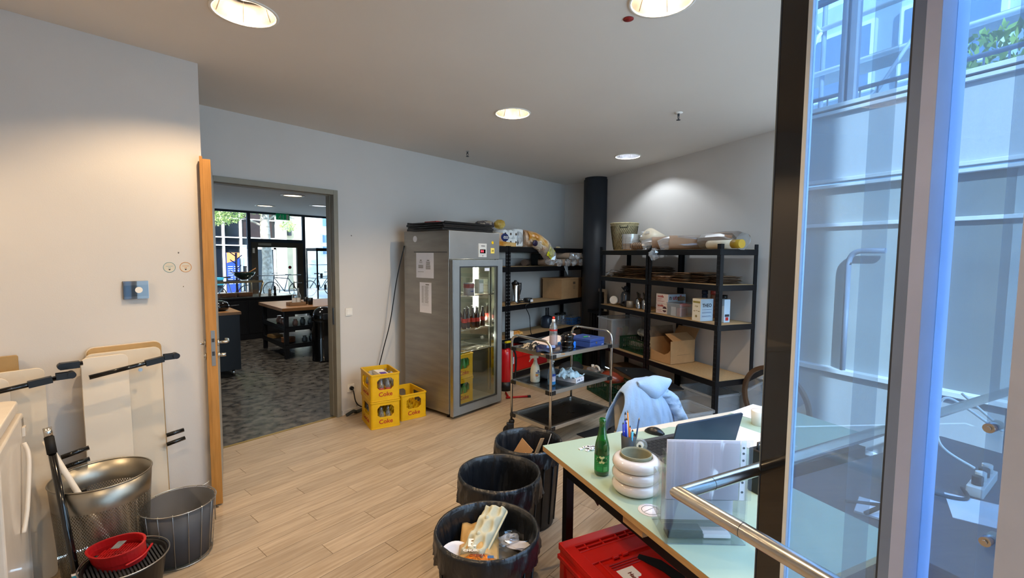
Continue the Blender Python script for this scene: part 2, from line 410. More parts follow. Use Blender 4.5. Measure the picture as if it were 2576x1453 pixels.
# ------------------------------------------------------------------ ceiling fittings
M_refl = mat('lamp_reflector', '605e60', .3, .9, var=.25, scale=14)
M_bulbw = mat('lamp_warm', 'ffffff', .5, emit=(1, .86, .62), es=5)
M_bulbc = mat('lamp_cool', 'ffffff', .5, emit=(.72, .84, 1), es=6)
def downlight(x, y, colr, en, label, warm=True):
    t = thing('ceiling_lamp', label, 'ceiling lamp', (x, y, CH), 0)
    B().lathe([(.147, .0), (.147, -.006), (.163, -.006), (.163, .0)], seg=40, cap=False).build('trim_ring', M_white, t)
    mb = B(); mb.lathe([(.1495, -.004), (.149, .012), (.120, .085), (.066, .132)], seg=40, cap=False); mb.build('reflector', M_refl, t)
    for k in range(6):
        mb = B(); a = R(60*k+12); c_, s_ = math.cos(a), math.sin(a)
        mb.tube([(.146*c_, .146*s_, .012), (.118*c_, .118*s_, .082), (.066*c_, .066*s_, .129)], .0018, 6); mb.build('petal_rib', M_steel_h, t)
    mb = B(); mb.lathe([(.066, .134), (.066, .085), (.058, .085), (.058, .134)], seg=32, cap=False); mb.build('inner_ring', M_refl, t)
    mb = B(); mb.lathe([(.0, .140), (.150, .140), (.153, .02), (.153, .0)], seg=32, cap=False); mb.build('housing', M_dark, t)
    mb = B(); mb.lathe([(0, .110), (.03, .112), (.05, .120), (.056, .130)], seg=24); mb.build('bulb', M_bulbw if warm else M_bulbc, t)
    ld = bpy.data.lights.new('lamp_light', 'POINT'); ld.energy = en; ld.color = colr; ld.shadow_soft_size = .022
    lo = bpy.data.objects.new('lamp_light', ld); COL.objects.link(lo); lo.parent = t; lo.location = (0, 0, .088)
    return t
labs = ['warm recessed ceiling lamp at top left of the photo, above the wall corner', 'warm recessed ceiling lamp cut by the top edge, beside the red dot', 'small warm recessed ceiling lamp in the middle of the ceiling', 'cool white recessed ceiling lamp lighting the wall above the right shelves', 'recessed ceiling lamp outside the view to the left', 'recessed ceiling lamp above the camera']
for (x, y, c, e), lb in zip(LAMPS, labs): downlight(x, y, c, e, lb, c is WARM)
def sprinkler(x, y, lab, big):
    t = thing('sprinkler_head', lab, 'sprinkler', (x, y, CH))
    B().lathe([(.035 if big else .02, 0), (.035 if big else .02, -.006), (.012, -.01)], seg=20).build('rosette', M_white if big else M_steel, t)
    mb = B(); mb.cyl((0, 0, -.008), (0, 0, -.03), .009, seg=10); mb.tube([(.012, 0, -.025), (.014, 0, -.045), (.003, 0, -.06)], .003, 6).tube([(-.012, 0, -.025), (-.014, 0, -.045), (-.003, 0, -.06)], .003, 6)
    mb.lathe([(.018, -.062), (.018, -.066), (0, -.067)], seg=14); mb.build('nozzle', M_dark, t)
sprinkler(4.123, 1.575, 'sprinkler head with wide white rosette near the right lamps', True)
sprinkler(4.038, 4.119, 'small sprinkler head near the back wall above the steel fridge', False)
tag(B().lathe([(.028, -.001), (.028, -.004), (0, -.005)], (2.359, 1.188, CH), 20).build('red_dot', mat('red_sticker', '8c1a16', .5, scale=60, var=.4)), 'small round red sticker on the ceiling beside the lamp', 'sticker')

# ================================================================== GLASS PARTITION at the right
gang = math.atan2(GD.y, GD.x)                          # local x runs towards the viewer's right, local y away from the room
gp = bpy.data.objects.new('window_1', None); COL.objects.link(gp); gp.location = C0; gp.rotation_euler.z = gang
struct(gp, 'tall glazed partition at the right with black enamel edge and pale mullions')
M_enam = mat('black_enamel', '0d0b0c', .1, coat=.6)
M_gask = mat('gasket', '3c4450', .5)
M_mull = mat('mullion_daylit', 'c4cce2', .45)  # blue of the daylight is painted into the mullion colour
M_mullw = mat('mullion_daylit_pale', 'eaf3fd', .4)  # paler tone, daylight painted in as well
def gbox(name, t0, t1, y0, y1, m, z0=0, z1=CH, bev=.001): return B().box(t0, y0, z0, t1, y1, z1).build(name, m, gp, bev)
gbox('enamel_band', .016, .083, .0, .012, M_enam)
gbox('edge_seal', .0125, .016, -.001, .012, M_gask)
gbox('glass_edge', .0105, .0125, .0, .012, mat('glass_edge_pale', '9aa6a4', .2))
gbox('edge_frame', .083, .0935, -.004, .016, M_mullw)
M_part = clear('partition_glass', (.64, .82, .98), .01, .05, .35, .22, (.55, .76, .98))  # blue tint and milky share stand in for the reflected daylight veil
gbox('glass_pane', .0935, .292, .004, .010, M_part)
gbox('reflection_strip', .215, .262, .014, .018, clear('reflection_film', (.92, .95, .97), .1, .06, .3, .16, (.62, .66, .68)))  # pale hazy sheet painted in place of a reflection in the pane
gbox('gasket_line', .288, .2935, .0, .012, M_gask)
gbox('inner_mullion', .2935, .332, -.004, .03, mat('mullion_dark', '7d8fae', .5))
gbox('mullion', .332, .356, -.051, .06, mat('mullion_daylit_blue', 'b8c4ea', .4))  # cool daylight put into the face colour
gbox('glass_pane', .356, .470, .004, .010, M_part)
gbox('reflection_strip', .438, .468, .014, .018, MATS['reflection_film'])  # second painted reflection, on the right pane
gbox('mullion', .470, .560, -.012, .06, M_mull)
for k in range(3):
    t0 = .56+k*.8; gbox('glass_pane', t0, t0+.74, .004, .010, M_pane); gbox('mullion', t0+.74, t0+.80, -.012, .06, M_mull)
for t0, t1 in ((.0935, .288), (.356, .470)):
    B().box(t0, -.001, .62, t1, .012, .625).build('bevel_line', M_gask, gp)
# round glass clamps on the right pane
for (t, z) in ((.449, 1.47), (.456, 1.262)):
    mb = B(); mb.cyl((t, -.012, z), (t, .03, z), .0085, seg=18).cyl((t, -.016, z), (t, -.010, z), .004, seg=12); mb.build('glass_clamp', M_steel_h, gp)

# handrail: one leg along the glass, one leg square to it over the desk
RK = Vector((1.098, .386, 1.2)); GN = Vector((.9216, -.388, 0)).normalized()
ra = thing('handrail', 'stainless tube handrail with mitred corner in front of the desk', 'handrail', RK, math.atan2(GD.y, GD.x))
r_ = .0165
def mitre(dir_a, dir_b, L, name):
    """tube starting at the mitre of the two directions (local x and local y)"""
    a = Vector(dir_a); b = Vector(dir_b); up = Vector((0, 0, 1)); V = []; seg = 28
    for k in range(seg):
        q = 2*PI*k/seg; off = b*math.cos(q)*r_ + up*math.sin(q)*r_
        V.append(off + a*(math.cos(q)*r_))                 # sheared start: the two mitres meet
    for k in range(seg):
        q = 2*PI*k/seg; V.append(b*math.cos(q)*r_ + up*math.sin(q)*r_ + a*L)
    F = [(k, (k+1) % seg, seg+(k+1) % seg, seg+k) for k in range(seg)] + [tuple(range(seg, 2*seg))]
    return B().add(V, F, True).build(name, M_steel_h, ra)
mitre((1, 0, 0), (0, 1, 0), 1.6, 'rail_tube'); mitre((0, 1, 0), (1, 0, 0), 2.9, 'rail_tube')
for p, d in (((.17, 0, 0), (1, 0, 0)), ((0, .11, 0), (0, 1, 0))):
    v = Vector(p); dd = Vector(d)*.0006
    B().tube([v-dd, v+dd], r_+.0003, 28).build('joint_seam', M_dark, ra)
mb = B(); mb.cyl((1.3, .0, -1.2), (1.3, 0, -.01), .014, seg=14); mb.build('rail_post', M_steel_h, ra)
mb = B(); mb.cyl((0, 2.85, -1.2), (0, 2.85, -.01), .014, seg=14); mb.build('rail_post', M_steel_h, ra)

# ================================================================== GLAZED BAY beyond the partition (daylight)
fang = math.atan2(DF.y, DF.x)
bay = bpy.data.objects.new('wall_bay', None); COL.objects.link(bay); bay.location = P0; bay.rotation_euler.z = fang
struct(bay, 'pale panelled outer wall of the glazed bay behind the partition')
M_panel = mat('bay_panel', 'b2b9c0', .7, var=.03, scale=2)
M_panelb = mat('bay_panel_lower', 'a9b0b6', .6, var=.05, scale=2)
M_mid = mat('bay_window_wall', '98a2a6', .35, scale=.9, col2='adb5b6', thr=(.3, .7), stretch=(.6, 1, 3))
M_ledge = mat('bay_ledge', 'd4d9de', .45)
M_strut = mat('bay_strut', '6d7c90', .5)
def fbox(name, x0, y0, z0, x1, y1, z1, m, bev=0): return B().box(x0, y0, z0, x1, y1, z1).build(name, m, bay, bev)
XL = 6.0
fbox('lower_wall', 0, .04, 0, XL, .2, .12, M_strut)
for x0 in (0, 1.55, 3.1, 4.65): fbox('lower_panel', x0+.006, .0, .15, min(XL, x0+1.544), .1, .76, M_panelb)
fbox('sill', 0, -.05, .76, XL, .1, .80, M_ledge, .004); fbox('plinth_trim', 0, -.02, .115, XL, .1, .15, M_ledge, .003)
for x0 in (0, 1.16, 2.7, 4.2): fbox('window_panel', x0+.02, .03, .80, min(XL, x0+1.50), .1, 2.40, M_mid)
for x0 in (1.13, 2.67, 4.17): fbox('window_post', x0, -.0, .80, x0+.05, .1, 2.40, M_panel, .003)
fbox('transom', 0, .0, 2.055, XL, .1, 2.085, M_ledge, .003)
fbox('ledge', 0, -.02, 2.40, XL, .1, 2.425, M_ledge, .003); fbox('ledge', 0, -.035, 2.445, XL, .1, 2.475, M_ledge, .003)
for x0 in (-.02, 1.55, 3.1, 4.65): fbox('spandrel_panel', x0+.004, .0, 2.475, min(XL, x0+1.566), .1, 3.04, M_panel)
fbox('ledge', 0, -.03, 3.04, XL, .12, 3.07, M_ledge, .003); fbox('ledge', 0, -.045, 3.085, XL, .14, 3.12, M_ledge, .003)
for x0, w_ in ((.36, .035), (.43, .05), (1.9, .05), (3.3, .05), (4.8, .05)): fbox('window_post', x0, .0, 3.12, x0+w_, .08, 6.0, M_strut, .003)
for x0, x1 in ((0, .36), (.48, 1.9), (1.95, 3.3), (3.35, 4.8)): fbox('glass_pane', x0, .04, 3.12, x1, .046, 6.0, M_pane)
fbox('transom', 0, 0, 4.05, XL, .07, 4.09, M_strut)
mb = B(); mb.tube([(.535, -.03, .80), (.535, -.03, 1.72)]+arc((.535, -.03, 1.72), (.64, -.03, 1.84), (.535, -.03, 1.84))+[(.80, -.03, 1.84)], .022, 10); mb.build('drain_pipe', M_strut, bay)
struct(B().prism([(C0.x+.05, C0.y-.02), (gend.x+.03, BK), (3.6, BK-2), (5.16+DF.x*6, .85+DF.y*6), (5.16, .85)], -.06, -.002).build('floor_bay', mat('bay_floor', '4b4f55', .35, scale=5, var=.12)), 'dark floor of the glazed bay')
# outside the bay: terrace railing, scaffold, trees, building
def oxy(x, y): 
    n_ = Vector((DF.y, -DF.x, 0))*-1                    # outward normal
    return P0 + DF*x + Vector((.934, -.358, 0))*y
tr = thing('terrace_railing', 'dark upright-bar railing on the terrace outside the upper glass', 'railing', oxy(0, .8), fang)
mb = B(); mb.tube([(-.6, 0, 3.46), (5, 0, 3.46)], .022, 8); mb.build('top_rail', M_strut, tr)
mb = B(); mb.tube([(-.6, 0, 3.34), (5, 0, 3.34)], .010, 8); mb.build('mid_rail', M_strut, tr)
for k in range(38): B().box(-.6+k*.15, -.006, 2.9, -.588+k*.15, .006, 3.45).build('baluster', M_strut, tr)
struct(B().prism([(-1, .15), (7, .15), (7, 9), (-1, 9)], 2.6, 2.9).build('floor_terrace', M_panel, None, loc=P0, rz=fang), 'pale terrace deck outside the bay')
sc_ = thing('scaffold', 'white steel scaffold with diagonal braces behind the terrace railing', 'scaffold', oxy(0, 3.2), fang)
M_scaf = mat('scaffold_steel', 'dfe6ea', .5); M_scafd = mat('scaffold_dark', '8fa3b8', .5)
for k in range(8): mb = B(); mb.cyl((-3+k*1.5, 0, 2.9), (-3+k*1.5, 0, 8.6), .035, seg=8); mb.build('standard', M_scafd, sc_)
for z_ in (4.0, 4.6, 5.25, 6.3, 7.2): mb = B(); mb.cyl((-3.2, -.05, z_), (8, -.05, z_), .04, seg=8); mb.build('ledger', M_scaf, sc_)
for k in range(7): mb = B(); mb.cyl((-3+k*1.5, -.08, 2.9), (-1.5+k*1.5, -.08, 5.2), .025, seg=8); mb.cyl((-1.5+k*1.5, -.08, 5.2), (-3+k*1.5, -.08, 7.2), .025, seg=8); mb.build('brace', M_scafd if k % 2 else M_scaf, sc_)
for z_ in (4.62, 6.32): B().box(-3.2, -.02, z_, 8, .6, z_+.04).build('deck_board', mat('scaffold_board', '9aa4a8', .7), sc_)
nb = thing('neighbour_building', 'pale blue-grey building with window grid behind the scaffold', 'building', oxy(0, 6.5), fang)
M_nb = mat('neighbour_wall', 'b3c4d2', .7); M_nbg = mat('neighbour_glass', '5f7f9c', .15)
B().box(-8, .1, 0, 10, 1, 7.2).build('wall', M_nb, nb)
for i in range(9):
    for z_ in (3.2, 5.2):
        f_ = B().box(-7.6+i*1.9, .0, z_, -6.1+i*1.9, .12, z_+1.4).build('window', M_scaf, nb); B().box(-7.52+i*1.9, -.01, z_+.08, -6.18+i*1.9, .02, z_+1.32).build('pane', M_nbg, f_)
M_leaf = mat('leaves', '6f8f2c', .6, scale=3, col2='a9bf4a'); M_leaf2 = mat('leaves_pale', '8fa85a', .6, scale=3, col2='c4d48a'); M_bark = mat('bark', '8c8478', .9, scale=9, col2='b9b2a6', bump=.4)
def foliage(c, r, n, s=.06, seed=1):
    rnd = random.Random(seed); mb = B()
    for k in range(n):
        while True:
            p = Vector((rnd.uniform(-1, 1), rnd.uniform(-1, 1), rnd.uniform(-1, 1)))
            if p.length < 1: break
        p = Vector(c)+Vector((p.x*r[0], p.y*r[1], p.z*r[2]))
        a = Euler((rnd.uniform(0, 6), rnd.uniform(0, 6), rnd.uniform(0, 6))).to_matrix(); q = s*rnd.uniform(.6, 1.3)
        mb.add([p+a@Vector((-q, 0, 0)), p+a@Vector((0, -q*.45, 0)), p+a@Vector((q, 0, 0)), p+a@Vector((0, q*.45, 0))], [(0, 1, 2, 3)])
    return mb
for i, (x, y, h, lb) in enumerate([(.9, 1.7, 3.55, 'leafy planter shrub behind the railing, nearest the black partition edge'), (2.3, 1.6, 3.7, 'leafy planter shrub behind the railing, right of the white mullion'), (3.9, 1.6, 3.8, 'leafy planter shrub behind the railing, at the far right')]):
    t = thing('terrace_shrub', lb, 'shrub', oxy(x, y)+Vector((0, 0, 2.9)), fang)
    foliage((0, 0, h-2.9), (.75, .35, .42), 900, .055, i+5).build('foliage', M_leaf, t)['kind'] = 'stuff'
    mb = B(); [mb.tube([(0, 0, 0), (q*.3, 0, .4), (q*.5, .05, .8)], [.02, .012, .006], 6) for q in (-1, -.4, .2, .9)]; mb.build('stem', M_bark, t)
    B().prism(rr(-.6, -.15, .6, .15, .03), 0, .25).build('planter', M_strut, t)

# ================================================================== CAFE beyond the doorway
CFY = 14.9
cf = B().prism([(-1, 4.66), (12, 4.66), (12, CFY), (-1, CFY)], -.06, -.001).build('floor', M_lino); struct(cf, 'dark marbled lino floor of the café')
struct(B().box(-1, 4.78, CH, 12, CFY, CH+.1).build('ceiling', M_ceil), 'white café ceiling')
struct(B().box(-1.2, 4.78, 0, -1, CFY, CH).build('wall_left', mat('cafe_wall', '6a6662', .8)), 'dark café side wall')
struct(B().box(12, 4.78, 0, 12.2, CFY, CH).build('wall_right', MATS['cafe_wall']), 'dark café end wall')
struct(B().box(7.2, 4.66, 0, 12, 4.78, CH).build('wall_back', MATS['cafe_wall']), 'café wall beyond the storeroom')
cw = bpy.data.objects.new('window_2', None); COL.objects.link(cw); cw.location = (0, CFY, 0); struct(cw, 'café shopfront of dark frames with a glazed door')
M_cfr = mat('shopfront_frame', '2f3a48', .4); M_door2 = mat('shop_door_frame', '4b463e', .45)
def cbox(n_, x0, z0, x1, z1, m=M_cfr, y0=-.04, y1=.04, par=cw): return B().box(x0, y0, z0, x1, y1, z1).build(n_, m, par)
for x in (-.9, 1.2, 3.35, 5.52, 7.17, 9.2, 11.2): cbox('mullion', x, 0, x+.085, CH)
for x0, x1 in ((-.815, 1.2), (1.285, 3.35), (3.435, 5.52), (7.255, 9.2), (9.285, 11.2)):
    cbox('glass_pane', x0, .12, x1, CH-.06, M_glass, -.004, .004); cbox('bottom_rail', x0, 0, x1, .12); cbox('top_rail', x0, CH-.06, x1, CH)
cbox('transom', 5.605, 2.13, 7.17, 2.23); cbox('glass_pane', 5.605, 2.23, 7.17, CH-.06, M_glass, -.004, .004); cbox('top_rail', 5.605, CH-.06, 7.17, CH)
dr = thing('shop_door', 'glazed café street door in a dark grey frame with push bar', 'door', (0, CFY, 0))
for a in ((5.61, .02, 5.79, 2.13), (6.97, .02, 7.165, 2.13)): cbox('stile', *a, M_door2, -.05, .03, dr)
cbox('top_rail', 5.79, 1.98, 6.97, 2.13, M_door2, -.05, .03, dr); cbox('bottom_rail', 5.79, .02, 6.97, .2, M_door2, -.05, .03, dr)
cbox('glass_pane', 5.79, .2, 6.97, 1.98, M_glass, -.004, .004, dr)
cbox('door_closer', 5.80, 2.03, 6.16, 2.10, mat('closer', 'a9a294', .5), -.10, -.05, dr)
mb = B(); mb.cyl((5.72, -.1, 1.12), (7.05, -.1, 1.12), .014, seg=10).cyl((5.74, -.1, 1.12), (5.74, -.05, 1.12), .012, seg=8).cyl((7.03, -.1, 1.12), (7.03, -.05, 1.12), .012, seg=8); mb.build('push_bar', M_steel_h, dr)
cbox('hinge', 5.64, 1.80, 5.70, 1.95, M_white, -.06, -.05, dr)
mb = B(); mb.cyl((6.75, -.01, 1.36), (6.75, -.004, 1.36), .05, seg=18); mb.build('round_sticker', mat('door_sticker', '7a2430', .5), dr)
mb = B(); mb.tube([(7.07, -.05, .86), (7.07, -.1, .86), (6.93, -.1, .86)], .011, 8); mb.build('door_handle', M_steel_h, dr)
# exit sign
ex = thing('exit_sign', 'green emergency exit sign with running figure hanging in the café window', 'sign', (6.46, CFY-.25, 2.93))
B().box(-.20, -.02, -.11, .20, .02, .07).build('panel', mat('sign_green', '0a7a4a', .5, emit='0a7a4a', es=.25), ex)
B().box(.10, -.023, -.10, .17, -.02, .06).build('arrow_panel', M_white, ex)
mb = B(); mb.sphere((-.075, -.022, .035), (.014, .003, .014), 8, 5); mb.tube([(-.08, -.022, .015), (-.095, -.022, -.03), (-.065, -.022, -.055), (-.075, -.022, -.09)], .008, 6).tube([(-.095, -.022, -.03), (-.12, -.022, -.06), (-.15, -.022, -.07)], .008, 6).tube([(-.12, -.022, -.015), (-.085, -.022, .01), (-.05, -.022, -.02)], .007, 6).box(0, -.023, -.09, .012, -.02, .05); mb.build('running_figure', M_white, ex)
mb = B(); mb.cyl((-.15, 0, .07), (-.15, 0, CH-2.93), .004, seg=6).cyl((.15, 0, .07), (.15, 0, CH-2.93), .004, seg=6); mb.build('hanger', M_steel_h, ex)
# café lamps
def cafe_lamp(x, y, lb, m):
    t = thing('cafe_lamp', lb, 'ceiling lamp', (x, y, CH))
    B().lathe([(.24, 0), (.24, -.012), (.20, -.016), (.18, 0)], seg=28, cap=False).build('trim_ring', M_white, t)
    B().lathe([(.19, -.002), (.10, -.004), (0, -.004)], seg=24).build('diffuser', m, t)
    ld = bpy.data.lights.new('lamp_light', 'SPOT'); ld.energy = 75; ld.color = (1, .90, .78); ld.spot_size = R(130); ld.spot_blend = .5; ld.shadow_soft_size = .1
    lo = bpy.data.objects.new('lamp_light', ld); COL.objects.link(lo); lo.parent = t; lo.location = (0, 0, -.03)
cafe_lamp(5.24, 12.9, 'lit round lamp in the café ceiling, far one near the window', mat('cafe_diff_warm', 'ffe2b0', .5, emit=(1, .85, .6), es=3))
cafe_lamp(6.1, 11.7, 'pale round lamp in the café ceiling beside the right door jamb', mat('cafe_diff_cool', 'dfe8ff', .5, emit=(.8, .9, 1), es=1.6))
cafe_lamp(4.7, 10.15, 'round lamp in the café ceiling just under the door head', MATS['cafe_diff_warm'])
cafe_lamp(2.4, 7.2, 'unseen fill lamp added to the café ceiling left of the doorway', MATS['cafe_diff_warm']); cafe_lamp(3.6, 7.6, 'unseen fill lamp added to the café ceiling above the island', MATS['cafe_diff_warm']); cafe_lamp(7.5, 10.2, 'unseen fill lamp added to the café ceiling right of the doorway', MATS['cafe_diff_warm'])  # three unseen lamps added to brighten the café
# wood-topped work counter next to the door (left)
M_cblk = mat('counter_black', '15161a', .45, var=.15); M_butcher = mat('butcher_block', '8a5c34', .4, scale=3, col2='ab7a4a', stretch=(.6, 12, 1))
ct = thing('work_counter', 'black café counter with wooden top and dark bowl, left of the doorway view', 'counter', (2.57, 7.30, 0), R(-7))
B().box(-1.5, 0, .10, 0, .75, .90).build('body', M_cblk, ct); B().box(-1.5, -.02, .90, .02, .77, .94).build('worktop', M_butcher, ct, .003)
for x_ in (-.08, -1.4): mb = B(); mb.cyl((x_, .08, 0), (x_, .08, .1), .02, seg=8); mb.build('leg', M_steel_h, ct)
pn = thing('covered_pan', 'dark round pan with lid and side handle on the wooden counter', 'pan', (2.40, 7.62, .94), R(-7))
B().lathe([(.09, 0), (.13, .02), (.145, .06), (.13, .09)], seg=24).build('body', M_blackg, pn)
B().lathe([(.135, .09), (.12, .12), (.06, .145), (0, .15)], seg=24).build('lid', M_blackg, pn)
mb = B(); mb.cyl((.14, 0, .06), (.27, 0, .065), .008, seg=8); mb.build('handle', M_dark, pn)
# service counter at the window
sv = thing('service_counter', 'long black service counter along the café window', 'counter', (0, 10.3, 0))
B().box(-.5, 0, 0, 4.75, .75, .85).build('body', M_cblk, sv); B().box(-.5, -.03, .85, 4.78, .78, .88).build('worktop', mat('counter_top', '2a2c30', .25), sv, .003)
for k in range(5): B().box(-.2+k*1.0, -.012, .12, .75+k*1.0, 0, .80).build('door_panel', M_cblk, sv, .002)
ds = thing('display_case', 'slanted glass display case with brown trays on the service counter', 'display case', (0, 10.45, .88))
M_brass = mat('case_frame', 'b8a888', .35, .6)
mb = B(); mb.box(2.2, 0, .29, 4.16, .03, .335).box(2.2, .40, .29, 4.16, .43, .335); mb.build('top_frame', M_brass, ds)
for x_ in (2.7, 4.08):
    B().tube([(x_, .0, 0), (x_+.09, .02, .30)], .022, 4).build('front_post', M_brass, ds); B().tube([(x_, .42, 0), (x_, .42, .3)], .018, 4).build('rear_post', M_brass, ds)
B().box(2.2, -.06, .337, 4.30, .48, .347).build('glass_top', M_glass, ds); B().box(2.2, .0, 0, 4.05, .006, .29).build('front_glass', M_glass, ds)
for k in range(5):
    tag(B().prism(rr(-.14, -.11, .14, .11, .03), 0, .075).build('cake_tray', mat('brown_tray', '7c5036', .6, scale=20), None, .004, loc=(2.62+k*.31, 10.68, .88)), 'brown loaf tray in the glass display case', 'tray', 'brown loaf trays in the display case')
bw = thing('glass_bowl', 'dark glass bowl with wooden spoon on top of the display case', 'bowl', (3.86, 10.65, 1.228))
B().lathe([(.05, 0), (.12, .03), (.19, .10), (.215, .16), (.205, .16), (.18, .10), (.11, .04), (0, .02)], seg=24, cap=False).build('bowl', mat('dark_glass_bowl', '1e3a34', .1, coat=.5), bw)
mb = B(); mb.sphere((0, 0, .12), (.17, .17, .05), 14, 7, .12); mb.build('contents', mat('bowl_contents', '6b4a38', .8, scale=20, var=.4), bw)
mb = B(); mb.cyl((.05, 0, .12), (.25, .03, .24), .012, seg=8); mb.build('spoon', M_oak, bw)
for (x, h, m, lb, r_0) in ((4.31, .15, M_bark, 'pale wooden pepper mill by the display case', .033), (4.42, .21, M_blackg, 'tall black pepper mill by the display case', .03)):
    t = thing('pepper_mill', lb, 'pepper mill', (x, 10.5, .88)); B().lathe([(r_0, 0), (r_0*.8, h*.3), (r_0, h*.6), (r_0*.7, h*.62)], seg=14).build('body', m, t); B().lathe([(r_0*.7, h*.62), (r_0, h*.75), (r_0*.6, h*.85), (r_0*.5, h*.95), (0, h)], seg=14).build('knob', m, t)
# kitchen island
isl = thing('kitchen_island', 'black open-shelf island with thick wooden top seen through the doorway', 'table', (3.47, 7.90, 0), R(-7))
B().box(-.05, -.05, .815, 1.25, 1.35, .87).build('worktop', M_butcher, isl, .003)
for x_, y_ in ((0, 0), (0, 1.24), (.86, 0), (.86, 1.24)): B().box(x_, y_, 0, x_+.065, y_+.065, .815).build('leg', M_cblk, isl)
for z_ in (.22, .52): B().box(0, 0, z_, .925, 1.3, z_+.03).build('shelf', M_cblk, isl); B().box(-.004, -.004, z_-.045, .93, .012, z_).build('shelf_rail', M_cblk, isl); B().box(-.006, .0, z_-.045, .0, 1.3, z_).build('shelf_rail', M_cblk, isl)
B().box(.0, 0, .75, .925, .02, .815).build('apron', M_cblk, isl); B().box(.88, .02, .25, .9, 1.28, .8).build('back_panel', M_cblk, isl)
ia = R(-7)
def ip(x, y, z): c_, s_ = math.cos(ia), math.sin(ia); return (3.47+x*c_-y*s_, 7.90+x*s_+y*c_, z)
M_jarr = mat('jar_pink', '9c7668', .3, coat=.3); M_jarg = mat('jar_grey', '5b6468', .15, .3)
for k, (x, y, z, r_1, h, m, cn) in enumerate([(.09, .25, .55, .05, .12, M_jarr, 0), (.10, .42, .55, .055, .11, M_jarr, 0), (.09, .60, .55, .05, .13, M_jarr, 0), (.20, .10, .55, .045, .11, M_jarr, 0), (.33, .12, .55, .045, .13, M_jarg, 1), (.45, .10, .55, .04, .10, M_jarg, 1), (.56, .12, .55, .04, .11, M_jarg, 1), (.67, .10, .55, .04, .11, M_jarg, 1), (.35, .10, .25, .045, .10, M_jarg, 2), (.48, .12, .25, .05, .12, M_jarg, 2), (.60, .10, .25, .045, .10, M_jarg, 2)]):
    o = B().lathe([(r_1*.8, 0), (r_1, h*.3), (r_1*.95, h*.65), (r_1*.6, h*.8), (r_1*.7, h)], seg=14).build('storage_jar', m, None, loc=ip(x, y, z))
    tag(o, ['pinkish jar on the upper shelf of the island', 'grey glass jar on the right of the island\'s upper shelf', 'grey glass jar on the island\'s bottom shelf'][cn], 'jar', ['pink jars on the island shelf', 'glass jars on the island upper shelf', 'glass jars on the island bottom shelf'][cn])
for k in range(4): tag(B().lathe([(.06, 0), (.11, .012), (.115, .02)], seg=18).build('bowl_stack', mat('wood_plate', 'b07a50', .6), None, loc=ip(.12, .22, .25+k*.022)), 'pinkish-brown plate in the stack on the island\'s bottom shelf', 'plate', 'brown plates stacked under the island')
for k in range(2): tag(B().box(-.09, -.12, 0, .09, .12, .025).build('folded_cloth', mat('ochre_cloth', 'a8804a', .9), None, loc=ip(.1, .9, .25+k*.026)), 'ochre folded cloth at the far end of the island\'s bottom shelf', 'cloth', 'ochre cloths under the island')
tr_ = thing('condiment_tray', 'small wooden tray of bottles and jars on the island top', 'tray', ip(.30, .34, .87), ia)
mb = B(); mb.box(-.14, -.09, 0, .14, .09, .012).box(-.14, -.09, 0, .14, -.08, .06).box(-.14, .08, 0, .14, .09, .06).box(-.14, -.09, 0, -.13, .09, .06).box(.13, -.09, 0, .14, .09, .06); mb.build('tray', mat('tray_wood', '9a7a5a', .6), tr_)
def bottle_mesh(h, r_0, m, cap=None, neck=.35):
    mb = B(); mb.lathe([(r_0*.9, 0), (r_0, .01), (r_0, h*.5), (r_0*neck, h*.72), (r_0*neck, h)], seg=14); return mb
for i, (x, y) in enumerate(((-.02, .02), (.05, .03))):
    t = thing('oil_bottle', ('left' if i == 0 else 'right')+' one of the two black-spouted oil bottles in the island tray', 'bottle', ip(.30+x, .34+y, .882))
    bottle_mesh(.30, .04, 0).build('bottle', M_cglass, t); mb = B(); mb.lathe([(.018, .30), (.012, .33), (.005, .42)], seg=10); mb.build('spout', M_black, t); B().lathe([(.041, .04), (.041, .12)], seg=14, cap=False).build('label', M_white, t)
for i, (x, y, r_0, h, m, lb) in enumerate([(.24, -.02, .045, .12, M_black, 'black beaker at the right of the island tray'), (.20, .10, .04, .13, M_black, 'black pot behind the beaker on the island')]):
    tag(B().lathe([(r_0*.85, 0), (r_0, h), (r_0*.9, h), (r_0*.8, .01)], seg=18).build('beaker', m, None, loc=ip(.30+x, .34+y, .87)), lb, 'beaker')
# push bin
pb = thing('push_bin', 'tall glossy black push bin with domed top beside the door jamb', 'bin', (3.90, 7.42, 0))
B().lathe([(.19, 0), (.195, .02), (.185, .03), (.185, .66), (.19, .67)], seg=32).build('body', M_blackg, pb); B().lathe([(.19, .67), (.185, .75), (.14, .85), (.07, .895), (0, .90)], seg=32).build('dome', M_blackg, pb)
mb = B(); mb.box(-.09, -.19, .70, .09, -.14, .80); mb.build('flap', M_dark, pb, .01)
# glass showcase
gc = thing('glass_showcase', 'tall black-framed glass showcase by the café window', 'showcase', (5.9, 11.5, 0))
mb = B()
for x_ in (0, .62): 
    for y_ in (0, .55): mb.box(x_, y_, 0, x_+.03, y_+.03, 1.94)
mb.box(0, 0, 1.86, .65, .58, 1.94).box(0, 0, 0, .65, .58, .62); mb.build('frame', M_blackg, gc)
for z_ in (.85, 1.15, 1.5): B().box(.02, .02, z_, .63, .56, z_+.012).build('shelf', mat('shelf_glass', '9ab8cc', .2), gc)
B().box(.03, .005, .62, .62, .01, 1.86).build('glass_front', M_glass, gc); B().box(.005, .03, .62, .01, .55, 1.86).build('glass_side', M_glass, gc)
for k in range(5): tag(B().lathe([(.03, 0), (.035, .1), (.03, .12)], seg=12).build('jar', mat('showcase_jar', '4a5a6c', .3), None, loc=(6.02+k*.1, 11.7, .862+(.3 if k % 2 else 0))), 'small blue-grey jar in the glass showcase', 'jar', 'jars in the showcase')
